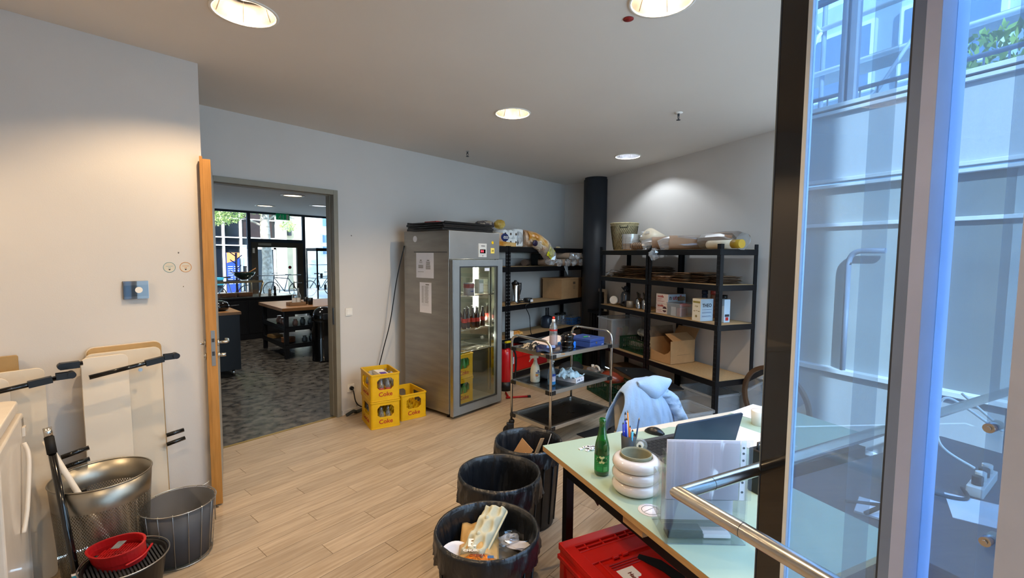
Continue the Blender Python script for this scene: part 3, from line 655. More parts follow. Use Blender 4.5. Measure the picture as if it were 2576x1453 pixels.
# coat stand
cs = thing('coat_stand', 'dark blue branching coat stand by the café window', 'coat stand', (4.75, 13.6, 0))
M_navy = mat('navy_metal', '1a2458', .4)
mb = B(); mb.cyl((0, 0, .03), (0, 0, 1.80), .028, seg=10); mb.build('pole', M_navy, cs); B().lathe([(.2, 0), (.2, .02), (.03, .04)], seg=20).build('base', M_navy, cs)
for k, (z_, a) in enumerate(((1.05, 0), (1.2, 2.6), (1.35, .4), (1.5, 3.2), (1.62, .1), (1.7, 2.9))): mb = B(); mb.cyl((0, 0, z_), (.15*math.cos(a), .15*math.sin(a), z_+.12), .012, seg=6); mb.build('hook', M_navy, cs)

# ================================================================== STREET
M_pave = mat('street_paving', 'b9b6b0', .8, scale=1.5, var=.08)
struct(B().prism([(-20, 14.95), (40, 14.95), (40, 60), (-20, 60)], -.12, -.03).build('floor_street', M_pave), 'pale paved street outside the café')
bd = thing('office_building', 'dark glazed office building with white window grid across the street', 'building', (0, 24, 0))
M_bdark = mat('office_glass', '10161f', .12, var=.3, scale=.4); M_bl = mat('building_white', 'f0efe8', .8); M_bbeige = mat('building_beige', 'b7b099', .8, scale=4); M_brick = mat('brick_dark', '2e1c18', .4, scale=2, var=.3)
B().box(-2, .2, 0, 10.26, 1, 9).build('glass_wall', M_bdark, bd)
for x_ in (1.5, 3.0, 4.5, 6.0, 7.0, 7.88, 8.62): B().box(x_, .08, 0, x_+.08, .22, 9).build('grid_post', M_bl, bd)
for z_ in (2.15, 2.52, 3.4, 4.6): B().box(-2, .06, z_, 10.26, .2, z_+.05).build('grid_rail', M_bl, bd)
B().box(8.7, .15, 2.6, 10.1, .19, 5.0).build('brick_panel', M_brick, bd); B().box(8.70, .1, 1.2, 9.0, .18, 2.15).build('pale_panel', mat('bd_pale', 'c9ced2', .6), bd)  # dark red-brown panel with a noisy tone
B().box(9.0, .05, 0, 10.15, .18, 2.0).build('doorway', M_bdark, bd); B().box(8.9, 0, 0, 9.0, .2, 2.1).build('door_post', M_bl, bd); B().box(10.1, 0, 0, 10.2, .2, 2.1).build('door_post', M_bl, bd); B().box(8.9, 0, 2.0, 10.2, .2, 2.12).build('door_head', M_bl, bd)
B().box(10.26, -.3, 0, 10.62, .9, 9).build('white_pier', M_bl, bd); B().box(10.62, 0, 0, 11.42, .8, 9).build('beige_wall', M_bbeige, bd); B().box(11.42, -.1, 0, 11.58, .8, 9).build('white_pier', M_bl, bd)
B().box(10.78, -.12, 2.72, 10.95, 0, 3.0).build('wall_light', M_dark, bd)
wb = thing('white_building', 'sunlit white building with small windows at the street\'s right', 'building', (11.6, 23.2, 0))
B().box(0, 0, 0, 14, 1.5, 9).build('wall', M_bl, wb)
for z_ in (1.75, 2.35, 3.2): f_ = B().box(.55, -.05, z_, 2.2, 0, z_+.5).build('window', mat('window_frame_pale', 'dfe4e8', .5), wb); B().box(.62, -.07, z_+.05, 2.1, -.04, z_+.44).build('pane', M_nbg, f_)
ps = thing('street_poster', 'blue and orange poster panel on the building across the street', 'poster', (8.22, 23.9, -.03))
B().box(-.27, 0, 0, .27, .06, 1.85).build('panel', mat('poster_blue', '22409c', .5), ps); mb = B(); mb.prism([(-.27, 1.38), (.1, 1.50), (.27, 1.68), (.27, 1.86), (-.27, 1.86)], 0, .01); o = mb.build('orange_top', mat('poster_orange', 'e8864c', .5), ps); o.rotation_euler = (PI/2, 0, 0); o.location = (0, -.003, 0)
for k in range(9):
    for q in (-1, 1): B().box(q*.13-.10, -.006, .4+k*.10, q*.13+.10, -.001, .43+k*.10).build('text_line', mat('poster_text', 'b4c6e8', .5), ps)
tt = thing('street_tree', 'mottled plane tree trunk with bright leaves in front of the café', 'tree', (8.35, 20.6, 0))
mb = B(); mb.tube(smoothpath([(0, 0, -.1), (.05, 0, 1.5), (-.02, 0, 3.2), (.1, 0, 6)], 4), [.21]*4+[.19]*4+[.17]*4+[.13], 14); mb.build('trunk', M_bark, tt)
for k, (a, z_, L_) in enumerate(((3.1, 2.9, 2.6), (3.3, 3.4, 3.2), (.2, 3.1, 1.4), (2.8, 4, 2.5))): mb = B(); mb.tube(smoothpath([(0, 0, z_), (L_*.4*math.cos(a), L_*.4*math.sin(a), z_+.35), (L_*math.cos(a), L_*math.sin(a), z_+.25)], 4), [.05-.0045*q for q in range(9)], 6); mb.build('branch', M_bark, tt)
mb = foliage((-1.9, -.2, 3.45), (1.1, .6, .6), 2600, .055, 3); mb2 = foliage((-.3, 0, 3.9), (1.4, .6, .5), 1800, .055, 4); mb.add(mb2.v, mb2.f); mb3 = foliage((-2.7, 0, 3.1), (.6, .5, .35), 620, .055, 6); mb.add(mb3.v, mb3.f); mb4 = foliage((.9, 0, 3.0), (.4, .4, .25), 260, .05, 8); mb.add(mb4.v, mb4.f)
mb.build('foliage', M_leaf2, tt)['kind'] = 'stuff'
def bicycle(x, y, rz, lb, c, basket=None):
    t = thing('bicycle', lb, 'bicycle', (x, y, -.03), rz); m = mat('bike_'+c, c, .4)
    for wx in (-.52, .52):
        mb = B(); mb.tube([(wx+.33*math.cos(q*PI/12), 0, .34+.33*math.sin(q*PI/12)) for q in range(24)], .018, 6, closed=True)
        for q in range(8): mb.tube([(wx, 0, .34), (wx+.32*math.cos(q*PI/4), 0, .34+.32*math.sin(q*PI/4))], .003, 4)
        mb.build('wheel', M_rubber, t)
    mb = B()
    for a, b_ in (((-.52, .34), (-.15, .85)), ((-.52, .34), (0, .3)), ((0, .3), (-.17, .95)), ((0, .3), (.38, .82)), ((-.15, .82), (.38, .85)), ((.52, .34), (.36, 1.0))): mb.tube([(a[0], 0, a[1]), (b_[0], 0, b_[1])], .018, 6)
    mb.build('bike_frame', m, t); mb = B(); mb.tube([(.36, -.25, 1.02), (.38, 0, 1.03), (.36, .25, 1.02)], .014, 6); mb.build('handlebar', M_dark, t); B().prism(rr(-.28, -.07, -.05, .07, .05), .95, 1.0).build('saddle', M_black, t)
    if basket: B().box(-.75, -.15, .72, -.35, .15, .98).build('basket', mat('bike_basket', basket, .5), t)
bicycle(10.2, 19.6, .1, 'dark bicycle against the white wall, right of the café door', '2a3340')
bicycle(6.2, 18.2, .15, 'bicycle with turquoise basket left of the café door', '7a8a94', '4fc4c8')
mo = bicycle(8.5, 19.3, 2.3, 'dark bicycle parked beside the tree trunk', '23262c')

# ================================================================== STEEL FRIDGE
fg = thing('glass_door_fridge', 'tall stainless steel fridge with lit glass door against the back wall', 'fridge', (3.34, 3.69, 0))
FW, FD, FH = .795, .76, 2.04
mb = B(); mb.box(0, .0, .05, .045, FD, FH).build('side_panel', M_fridge, fg, .002)
B().box(FW-.045, 0, .05, FW, FD, FH).build('side_panel', M_fridge, fg, .002)
M_inside = mat('fridge_inner_steel', 'c2c4bd', .3, .85, scale=6, var=.08)
B().box(.045, FD-.04, .1, FW-.045, FD, FH).build('back_panel', M_inside, fg)
B().box(.045, 0, .05, FW-.045, FD-.04, .10).build('base_panel', M_inside, fg)
mb = B(); mb.box(.0, -.012, 1.735, FW, -.001, FH-.002); mb.build('top_housing', M_fridgef, fg, .003)
B().box(.05, .02, 1.715, FW-.05, FD-.05, 1.734).build('ceiling_liner', M_inside, fg)
for x_ in (.05, FW-.05):
    for y_ in (.06, FD-.06): mb = B(); mb.cyl((x_, y_, 0), (x_, y_, .05), .02, seg=12); mb.build('foot', M_black, fg)
d_ = bpy.data.objects.new('door', None); COL.objects.link(d_); d_.parent = fg
mb = B(); X0, X1, Z0, Z1, gx0, gx1, gz0, gz1 = .012, FW-.002, .03, 1.725, .105, .715, .125, 1.655
mb.box(X0, -.06, Z0, gx0, -.004, Z1).box(gx1, -.06, Z0, X1, -.004, Z1).box(gx0, -.06, Z0, gx1, -.004, gz0).box(gx0, -.06, gz1, gx1, -.004, Z1)
mb.build('door_frame', M_alu, d_, .003)
mb = B(); mb.box(X0-.006, -.062, Z0, X0+.004, -.02, Z1).box(X1-.004, -.064, Z0, X1+.002, -.004, Z1); mb.build('edge_strip', M_steel, d_, .002)
mb = B(); g = .012; mb.box(gx0, -.064, gz0, gx0+g, -.045, gz1).box(gx1-g, -.064, gz0, gx1, -.045, gz1).box(gx0+g, -.064, gz0, gx1-g, -.045, gz0+g).box(gx0+g, -.064, gz1-g, gx1-g, -.045, gz1); mb.build('glass_seal', M_dark, d_)
B().box(gx0+g, -.052, gz0+g, gx1-g, -.046, gz1-g).build('door_glass', M_fglass, d_)
B().box(.02, -.003, Z0, .05, .0, Z1).build('gasket', M_rubber, d_)
M_linr = mat('liner_steel', 'b9bab2', .13, 1, scale=4, var=.1, rvar=.05)
B().box(FW-.049, .01, .10, FW-.0455, FD-.05, 1.71).build('side_liner', M_linr, fg); B().box(.0455, .01, .10, .049, FD-.05, 1.71).build('side_liner', M_linr, fg)
tb = B(); tb.cyl((FW-.075, .33, .95), (FW-.075, .33, 1.66), .016, seg=12); tb.build('light_tube', mat('fridge_tube', 'ffffff', .5, emit=(1, .98, .85), es=16), fg)
tb = B(); tb.cyl((.075, .03, .35), (.075, .03, 1.62), .006, seg=10); tb.build('light_strip', mat('fridge_strip', 'ffffff', .5, emit=(1, .97, .82), es=6), fg)
for lx, ly, lz, le in ((FW-.11, .33, 1.45, 5), (FW-.11, .25, 1.0, 3.5), (FW-.16, .10, .8, 1.2)):
    ld = bpy.data.lights.new('tube_light', 'POINT'); ld.energy = le; ld.color = (1, .96, .80); ld.shadow_soft_size = .02; lo = bpy.data.objects.new('tube_light', ld); COL.objects.link(lo); lo.parent = fg; lo.location = (lx, ly, lz)
for z_ in (.68, .93, 1.315):
    mb = B(); mb.tube([(.06, .06, z_), (FW-.06, .06, z_), (FW-.06, .60, z_), (.06, .60, z_)], .005, 6, closed=True)
    for k in range(20): mb.tube([(.09+k*.0325, .06, z_+.004), (.09+k*.0325, .60, z_+.004)], .0018, 4)
    mb.tube([(.06, .32, z_), (FW-.06, .32, z_)], .004, 4); mb.build('wire_shelf', M_steel_h, fg)
for x_ in (.055, FW-.062): B().box(x_, .08, .15, x_+.007, .10, 1.7).build('shelf_rail', M_steel, fg)
# control panel and stickers
cp = B().box(.44, -.018, 1.755, .57, -.011, 1.91).build('control_panel', mat('panel_grey', 'c4c6c4', .4), fg, .001)
B().box(.46, -.0195, 1.80, .55, -.018, 1.845).build('display', M_blackg, cp)
M_led = mat('led_red', 'ff2030', .5, emit=(1, .05, .08), es=4)
text('digits', '8 0', .034, (.495, -.0205, 1.822), FRONT, M_led, cp); B().box(.478, -.0190, 1.880, .540, -.018, 1.888).build('print', M_ink, cp)
mb = B(); mb.cyl((.505, -.0185, 1.772), (.505, -.0205, 1.772), .006, seg=12); mb.build('button', M_dark, cp)
M_note = mat('yellow_note', 'e8d060', .7)
mb = B(); mb.cyl((.675, -.0125, 1.925), (.675, -.0145, 1.925), .018, seg=20); mb.build('round_sticker', mat('sticker_yellow', 'd9b400', .5), fg)
nt = B().box(.645, -.0145, 1.80, .705, -.012, 1.862).build('sticky_note', M_note, fg); text('handwriting', 'A8', .03, (.675, -.0152, 1.83), FRONT, M_ink, nt)
s_ = B().box(.50, -.054, 1.60, .58, -.0525, 1.635).build('door_label', M_paper, fg)
# papers on the side
def side_paper(y0, y1, z0, z1, nm, lines, lab, tilt=0):
    p = bpy.data.objects.new(nm, None)
    o = B().box(-.0015, -(y1-y0)/2, -(z1-z0)/2, -.0005, (y1-y0)/2, (z1-z0)/2).build(nm, M_paper, fg, loc=(0, (y0+y1)/2-3.69, (z0+z1)/2)); o.rotation_euler.x = tilt
    mb = B()
    for (a, b_, ww, hh) in lines: mb.box(-.0022, -(a+ww/2-.5)*(y1-y0), (.5-b_)*(z1-z0)-hh/2, -.0014, -(a-ww/2-.5)*(y1-y0), (.5-b_)*(z1-z0)+hh/2)
    mb.build('print', mat('print_grey', '8a8680', .8), o)
    o['label'] = lab; return o
side_paper(3.93, 4.23, 1.52, 1.80, 'notice_sheet', [(.27, .30, .10, .010), (.69, .30, .14, .010)]+[(.27, .36+k*.04, .18, .004) for k in range(2)]+[(.27, .50+k*.035, .28, .006) for k in range(4)]+[(.69, .36+k*.035, .22+.04*(k > 3), .006) for k in range(9)]+[(.27, .76, .34, .004)], 'two-column printed sheet')
side_paper(3.97, 4.17, 1.13, 1.47, 'list_sheet', [(.66, .07, .30, .012)]+[(.5, .12+k*.04, .6, .0015) for k in range(17)]+[(.25, .14+k*.04, .16, .004) for k in range(14)]+[(.6, .14+k*.04, .30-.04*(k % 3), .004) for k in range(14)], 'long printed list')
B().box(-.002, .02, 1.805, -.0005, .58, 1.812).build('tape_mark', M_dark, fg)
mb = B(); mb.cyl((-.0015, .56, 1.955), (0, .56, 1.955), .035, seg=24); mb.build('round_sticker', M_paper, fg)
# trays on top
for k in range(4):
    o = B().box(0, 0, 0, .76, .62, .016)
    o.box(0, 0, .016, .76, .02, .022).box(0, .6, .016, .76, .62, .022)
    tag(o.build('black_tray', M_black, None, .002, loc=(3.27+k*.012, 3.70+k*.008-(.02 if k % 2 else 0), 2.042+k*.024), rz=R(-1+k*.9)), ['lowest', 'second from the bottom', 'third from the bottom', 'topmost'][k]+' of the flat black trays stacked on the steel fridge', 'tray', 'black trays stacked on the fridge')
tag(B().box(0, 0, 0, .32, .22, .012).build('paper_sheet', M_white, None, loc=(3.6, 3.95, 2.142)), 'white folder lying on the black trays', 'paper')
tag(B().box(0, 0, 0, .12, .2, .01).build('red_card', M_redd, None, loc=(3.42, 3.98, 2.142)), 'small red card lying on the black trays', 'card')
# power cable
tag(B().tube(smoothpath([(3.334, 4.44, 1.88), (3.27, 4.5, 1.5), (3.20, 4.54, 1.0), (3.12, 4.58, .65), (3.05, 4.62, .3), (3.04, 4.64, .007), (2.98, 4.64, .007)]), .006, 8).build('hanging_cable', M_black), 'thin black cable hanging behind the fridge\'s left side', 'cable')
# fridge contents
def bottle(name, h, r_0, prof, m_body, lab, cat, loc, group=None, band=None, cap=None, bandm=None, fill=None):
    t = thing(name, lab, cat, loc, 0, group)
    B().lathe([(p*r_0, q*h) for p, q in prof], seg=16).build('glass', m_body, t)
    if band: B().lathe([(r_0*band[2], band[0]*h), (r_0*band[2], band[1]*h)], seg=16, cap=False).build('label_band', bandm, t)
    if cap: B().lathe([(r_0*.42, h*.965), (r_0*.42, h*1.01), (0, h*1.012)], seg=12).build('cap', cap, t)
    return t
COLA = [(.8, 0), (1, .03), (1, .14), (.84, .28), (.96, .42), (1, .52), (.8, .66), (.5, .78), (.38, .88), (.42, .97), (.4, 1)]
GEN = [(.9, 0), (1, .03), (1, .55), (.75, .68), (.42, .85), (.42, 1)]
M_colalab = mat('cola_label', 'b03028', .5); M_capred = mat('cap_red', 'b01c18', .4, .3)
pc = bottle('cola_bottle', .235, .031, COLA, M_cola, 'dark cola bottle with red label on the middle fridge shelf', 'bottle', (3.51, 3.82, .94), 'cola bottles in the fridge', (.30, .50, .99), M_chrome, M_colalab)
for x, y in ((3.58, 3.82), (3.67, 3.79), (3.74, 3.80), (3.80, 3.78), (3.86, 3.77), (3.92, 3.84), (3.98, 3.80), (3.72, 3.92), (3.84, 3.92), (3.95, 3.95), (3.60, 3.95)): dup(pc, (x, y, .94))
for i, (x, y, h, m, lb) in enumerate([(3.49, 3.82, .19, 'b8a860', 'jar with yellow label at the left of the top fridge shelf'), (3.57, 3.84, .15, '6b6a3a', 'olive-green preserve jar on the top fridge shelf')]):
    t = thing('preserve_jar', lb, 'jar', (x, y, 1.322)); B().lathe([(.05, 0), (.055, .01), (.055, h*.8), (.045, h*.86)], seg=18).build('jar', mat('jar_c'+str(i), m, .25, coat=.3), t); B().lathe([(.047, h*.86), (.047, h), (0, h)], seg=18).build('lid', mat('jar_lid', '8a7a40', .4, .5), t)
t = thing('printed_carton', 'small tin with red and blue print on the top fridge shelf', 'tin', (3.73, 3.78, 1.322)); B().lathe([(.062, 0), (.062, .14), (0, .14)], seg=24).build('body', mat('tin_print', '8e8a94', .4, scale=12), t); B().lathe([(.0628, .085), (.0628, .13)], seg=24, cap=False).build('red_band', mat('tin_red', '8a4040', .5), t); B().box(-.03, -.064, .04, .02, -.060, .055).build('print', M_inkblue, t)
t = thing('tall_box', 'pale grey box at the right of the top fridge shelf', 'box', (3.97, 3.85, 1.322)); B().box(0, 0, 0, .08, .08, .17).build('body', mat('pale_box', 'b8bab4', .6), t, .002); B().box(0.01, -.001, .02, .07, .0, .12).build('label', M_paper, t)

# ------------------------------------------------------------------ yellow bottle crates
def crate_part(w=.30, d=.40, h=.28, t=.012):
    mb = B(); P, Q = rr(0, 0, w, d, .022), rr(t, t, w-t, d-t, .014)
    mb.ring(P, Q, 0.0, .115); mb.ring(P, Q, .235, h-.012)
    mb.ring(rr(-.006, -.006, w+.006, d+.006, .026), Q, h-.014, h); mb.ring(rr(-.004, -.004, w+.004, d+.004, .024), Q, .0, .012)
    mb.prism(rr(t, t, w-t, d-t, .01), .006, .012)
    # posts and the rims of the openings
    for x0, x1, y0, y1 in ((0, .065, 0, t), (w-.065, w, 0, t), (0, .065, d-t, d), (w-.065, w, d-t, d), (0, t, 0, .085), (0, t, d-.085, d), (w-t, w, 0, .085), (w-t, w, d-.085, d)):
        mb.box(x0+(.018 if x0 == 0 and y1-y0 <= t+1e-6 else 0), y0+(.018 if y0 == 0 and x1-x0 <= t+1e-6 else 0), .113, x1-(.018 if x1 == w and y1-y0 <= t+1e-6 else 0), y1-(.018 if y1 == d and x1-x0 <= t+1e-6 else 0), .237)
    for cx_, cy_, a0 in ((w-.022, .022, -90), (w-.022, d-.022, 0), (.022, d-.022, 90), (.022, .022, 180)):
        pts = [(cx_+.022*math.cos(R(a0+q*30)), cy_+.022*math.sin(R(a0+q*30))) for q in range(4)]+[(cx_+.010*math.cos(R(a0+q*30)), cy_+.010*math.sin(R(a0+q*30))) for q in (3, 2, 1, 0)]
        mb.prism(pts, .113, .237)
    # corner fillets of the openings
    for (x, sx) in ((.065, 1), (w-.065, -1)):
        for y in (0, d-t):
            for z, sz in ((.115, 1), (.235, -1)): mb.add([(x, y, z), (x+sx*.028, y, z), (x, y, z+sz*.028), (x, y+t, z), (x+sx*.028, y+t, z), (x, y+t, z+sz*.028)], [(0, 1, 2), (3, 5, 4), (0, 3, 4, 1), (1, 4, 5, 2), (2, 5, 3, 0)])
    for (y, sy) in ((.085, 1), (d-.085, -1)):
        for x in (0, w-t):
            for z, sz in ((.115, 1), (.235, -1)): mb.add([(x, y, z), (x, y+sy*.028, z), (x, y, z+sz*.028), (x+t, y, z), (x+t, y+sy*.028, z), (x+t, y, z+sz*.028)], [(0, 1, 2), (3, 5, 4), (0, 3, 4, 1), (1, 4, 5, 2), (2, 5, 3, 0)])
    return mb
def divider(w=.30, d=.40):
    mb = B(); nx, ny = 4, 6
    for i in range(1, nx):
        x = i*w/nx
        for j in range(ny):
            y0 = .012+j*(d-.024)/ny; y1 = y0+(d-.024)/ny; ym = (y0+y1)/2
            mb.add([(x-.002, y0, .012), (x-.002, y1, .012), (x-.002, y1, .15), (x-.002, ym, .10), (x-.002, y0, .15), (x+.002, y0, .012), (x+.002, y1, .012), (x+.002, y1, .15), (x+.002, ym, .10), (x+.002, y0, .15)], [(4, 3, 2, 1, 0), (5, 6, 7, 8, 9), (3, 4, 9, 8), (2, 3, 8, 7)])
    for j in range(1, ny):
        y = j*d/ny
        for i in range(nx):
            x0 = .012+i*(w-.024)/nx; x1 = x0+(w-.024)/nx; xm = (x0+x1)/2
            mb.add([(x0, y-.002, .012), (x1, y-.002, .012), (x1, y-.002, .15), (xm, y-.002, .10), (x0, y-.002, .15), (x0, y+.002, .012), (x1, y+.002, .012), (x1, y+.002, .15), (xm, y+.002, .10), (x0, y+.002, .15)], [(0, 1, 2, 3, 4), (9, 8, 7, 6, 5), (3, 8, 9, 4), (2, 7, 8, 3)])
    return mb
def yellow_crate(lab, loc, rz):
    t = thing('bottle_crate', lab, 'crate', loc, rz)
    crate_part().build('body', M_yellow, t, .0015); divider().build('divider', M_yellow, t)
    text('lettering', 'Coke', .062, (.15, -.0012, .068), FRONT, M_redtext, t, sx=1.05, bold=.0008)
    text('script_lettering', 'Coca-Cola', .052, (-.0012, .20, .068), LEFT, M_redtext, t, shear=.35, bold=.0008)
    text('script_lettering', 'Coca-Cola', .052, (.3012, .20, .068), (PI/2, 0, PI/2), M_redtext, t, shear=.35, bold=.0008)
    return t
CA = R(-18.7); CO = Vector((2.603, 4.034, 0)); cm = Matrix.Translation(CO) @ Matrix.Rotation(CA, 4, 'Z')
c1 = yellow_crate('yellow bottle crate at the bottom of the stack by the socket', CO, CA)
c2 = dup(c1, CO+Vector((0, 0, .283)), CA+R(.8), 'yellow crate full of empties, on top of the other crate by the socket')
c3 = dup(c1, (2.955, 4.015, 0), R(-12), 'single yellow crate between the crate stack and the fridge')
c4 = dup(c1, (3.455, 3.725, .102), 0, 'yellow crate at the bottom inside the lit fridge')
c5 = dup(c1, (3.455, 3.722, .386), R(1), 'yellow crate stacked on another inside the lit fridge')
M_gb = mat('green_bottle', '1f8a2e', .12, coat=.5, var=.25)
def put(proto, M, spots, z, jitter=0):
    k = 0
    for (i, j) in spots:
        p = M @ Vector((.012+(i+.5)*.069, .012+(j+.5)*.0627, z)); 
        if k == 0 and proto.get('_u') is None: proto['_u'] = 1; proto.location = p
        else: dup(proto, p)
        k += 1
pe = bottle('empty_bottle', .235, .030, COLA, M_cglass, 'empty clear bottle standing in the upper yellow crate', 'bottle', (0, 0, 0), 'empties in the upper yellow crate', (.30, .50, .99), None, mat('label_faded', 'b04c44', .6))
put(pe, cm, [(3, 0), (2, 0), (1, 0), (3, 1), (2, 1), (0, 2), (1, 3), (3, 3), (2, 4), (0, 4), (3, 5), (1, 5), (2, 2)], .297)
pe2 = bottle('empty_bottle', .20, .030, GEN, M_cglass, 'empty bottle standing in the lower yellow crate', 'bottle', (0, 0, 0), 'empties in the lower yellow crate', (.15, .4, .99), None, mat('label_white', 'c9c5bc', .6))
put(pe2, cm, [(1, 0), (2, 0), (0, 1), (0, 3), (1, 4), (0, 5)], .014)
fm = Matrix.Translation((3.455, 3.725, 0))
pg = bottle('green_bottle', .24, .030, GEN, M_gb, 'green bottle standing in one of the yellow crates in the fridge', 'bottle', (0, 0, 0), 'green bottles in the fridge crates', None, None, None)
put(pg, fm, [(0, 0), (1, 0), (2, 0), (3, 0), (3, 1), (3, 2), (2, 2), (1, 2)], .40); put(pg, fm, [(1, 0), (2, 0), (3, 0), (3, 2), (2, 1), (0, 1)], .118)
cb = thing('tilted_carton', 'white and violet carton lying on the empties in the upper crate', 'carton', cm @ Vector((.16, .17, .525)), CA+R(15)); o = B().obox((0, 0, 0), (.11, .17, .035), 0, .15, .1).build('carton', M_white, cb, .002); B().obox((-.012, -.05, .021), (.07, .05, .002), 0, .15, .1).build('violet_label', mat('violet', '5a3a9a', .5), cb)
# wall socket, switch
def plate(loc, lab, cat, nm):
    t = thing(nm, lab, cat, loc); B().prism(rr(-.042, -.042, .042, .042, .006), 0, .010).build('cover_plate', M_white, t, .002).rotation_euler = (PI/2, 0, 0); return t
t = plate((2.742, 4.66, 1.142), 'white square light switch on the back wall right of the doorway', 'light switch', 'light_switch'); B().box(-.03, -.015, -.03, .03, -.010, .03).build('rocker', M_white, t, .002)
t = plate((2.751, 4.66, .287), 'white wall socket with black plug left of the yellow crates', 'socket', 'wall_socket'); mb = B(); mb.cyl((0, -.010, 0), (0, -.035, 0), .022, seg=18); mb.build('plug', M_black, t)
tag(B().tube(smoothpath([(2.751, 4.62, .287), (2.752, 4.60, .25), (2.775, 4.60, .14), (2.85, 4.62, .06), (2.98, 4.60, .03), (3.1, 4.6, .02)]), .006, 8).build('plug_cable', M_black), 'black cable falling from the wall socket behind the crates', 'cable')
tag(B().tube(smoothpath([(2.66, 4.60, .01), (2.72, 4.56, .05), (2.78, 4.60, .02), (2.84, 4.55, .045), (2.9, 4.6, .01)]), .018, 8).build('dark_rag', mat('rag_dark', '3a3c38', .95)), 'dark crumpled rag on the floor along the back wall', 'rag')

# ================================================================== BLACK RACKS
def slots(x, y, z0, z1, face, n_, w_=.005):
    """pale key slots punched in an upright: small raised lozenges on the given face normal"""
    mb = B()
    for k in range(n_):
        z = z0+(z1-z0)*k/n_
        if face[0]: mb.box(x-.0006, y-w_/2, z, x+.0006, y+w_/2, z+.012)
        else: mb.box(x-w_/2, y-.0006, z, x+w_/2, y+.0006, z+.012)
    return mb
M_slot = mat('slot_pale', '8b8f92', .6)
def rack(t, x0, x1, dy, levels, H, posts=True, bay='', sh=True, beam=.075, slotm=None):
    """uprights at x0 and x1; front at y=0, back at y=dy"""
    slotm = slotm or M_slot
    for x in (x0, x1):
        for y in (0, dy):
            sx = 1 if x == x0 else -1; s2 = 1 if y == 0 else -1; s2 *= (1 if dy > 0 else -1)
            mb = B(); a, b_ = sorted((x, x+sx*.045)); c_, e_ = sorted((y, y+s2*.003)); mb.box(a, c_, 0, b_, e_, H)
            a, b_ = sorted((x, x+sx*.003)); c_, e_ = sorted((y, y+s2*.045)); mb.box(a, c_, 0, b_, e_, H)
            up = mb.build('upright', M_blacks, t)
            yy = y-s2*.0008
            mb = slots(x+sx*.014, yy, .06, H-.08, (0, 1), int(H/.05)); m2 = slots(x+sx*.032, yy, .06, H-.08, (0, 1), int(H/.05)); mb.add(m2.v, m2.f); mb.build('key_slots', slotm, up)['kind'] = 'stuff'
    for z in levels:
        lo, hi = sorted((0, dy)); s = 1 if dy > 0 else -1
        for y in (0, dy):
            c_, e_ = sorted((y-(.004*s if y == 0 else -.004*s)*1, y+(.02*s if y == 0 else -.02*s)))
            B().box(x0+.001, c_, z-beam, x1-.001, e_, z-.002).build('beam', M_blacks, t, .002)
        for x in (x0, x1): a, b_ = sorted((x-(.004 if x == x0 else -.004), x+(.018 if x == x0 else -.018))); B().box(a, lo+.004, z-beam, b_, hi-.004, z-.002).build('side_beam', M_blacks, t, .002)
        B().box(x0+.004, lo+.006, z-.012, x1-.004, hi-.006, z).build('shelf_board', M_mdf, t)
LA = [.12, .62, 1.085, 1.625, 1.905]
ra_ = thing('storage_rack', 'black boltless rack with chipboard shelves on the back wall', 'shelf rack', (4.87, 4.16, 0)); rack(ra_, 0, 1.97, .44, LA, 1.91)
rb_ = thing('storage_rack', 'short black rack section half hidden behind the steel fridge', 'shelf rack', (4.20, 4.16, 0)); rack(rb_, 0, .66, .44, LA, 1.91)
UA = math.atan2(.879, .477); FX = Vector((4.83, 1.38, 0))
LR = [.53, 1.10, 1.50, 1.86]
rc_ = thing('storage_rack', 'front black rack along the right wall, with the big open carton', 'shelf rack', FX, UA); M_slotd = mat('slot_dark', '303238', .6); rack(rc_, 0, 1.10, -.50, LR, 1.91, beam=.06, slotm=M_slotd)
def SW(a, b, z): return FX+Vector((.477, .879, 0))*a+Vector((.879, -.477, 0))*b+Vector((0, 0, z))
rd_ = thing('storage_rack', 'rear black rack along the right wall beside the round column', 'shelf rack', SW(1.115, 0, 0), UA); rack(rd_, 0, 1.08, -.50, LR, 1.91, beam=.06, slotm=M_slotd)
BACKT = (PI/2, 0, PI)
# --- on the back-wall rack
def soft_pack(mb, P, r0, r1, seg=14, jit=.1):
    """crumpled tube-like pack along a path"""
    n = len(P); rad = [r0+(r1-r0)*i/(n-1) for i in range(n)]
    k = len(mb.v); mb.tube(P, rad, seg); 
    for i in range(k, len(mb.v)): mb.v[i] = mb.v[i]+Vector((random.uniform(-jit, jit), random.uniform(-jit, jit), random.uniform(-jit, jit)))
    for i in range(len(mb.sm)): mb.sm[i] = False
    return mb
M_tiss = mat('tissue_white', 'e4e2dc', .8, scale=9, var=.06); M_orange = mat('wrap_orange', 'c07a20', .35, scale=9, col2='d8b070', thr=(.4, .62)); M_wrap = mat('wrap_beige', 'b98a60', .4, scale=7, col2='d9c7ae', thr=(.4, .65)); M_brownspot = mat('roll_core', '5a4a3c', .8)
tp = thing('toilet_paper_pack', 'plastic-wrapped paper roll pack with blue oval logo beside the fridge top', 'paper rolls', (4.845, 4.22, 1.907))
mb = B(); 
for i in range(3):
    for j in range(2): mb.cyl((.06+i*.115-.06, -.02, .058+j*.113), (.06+i*.115-.06, .24, .058+j*.113), .056, seg=20)
mb.build('rolls', M_tiss, tp)
mb = B()
for i in (0, 1, 2):
    for j in range(2): mb.cyl((i*.115, -.022, .058+j*.113), (i*.115, -.018, .058+j*.113), .018, seg=14)
mb.build('roll_core', M_brownspot, tp)
B().obox((-.0, -.028, .03), (.44, .004, .06), 0, 0, .05).build('orange_print', M_orange, tp)
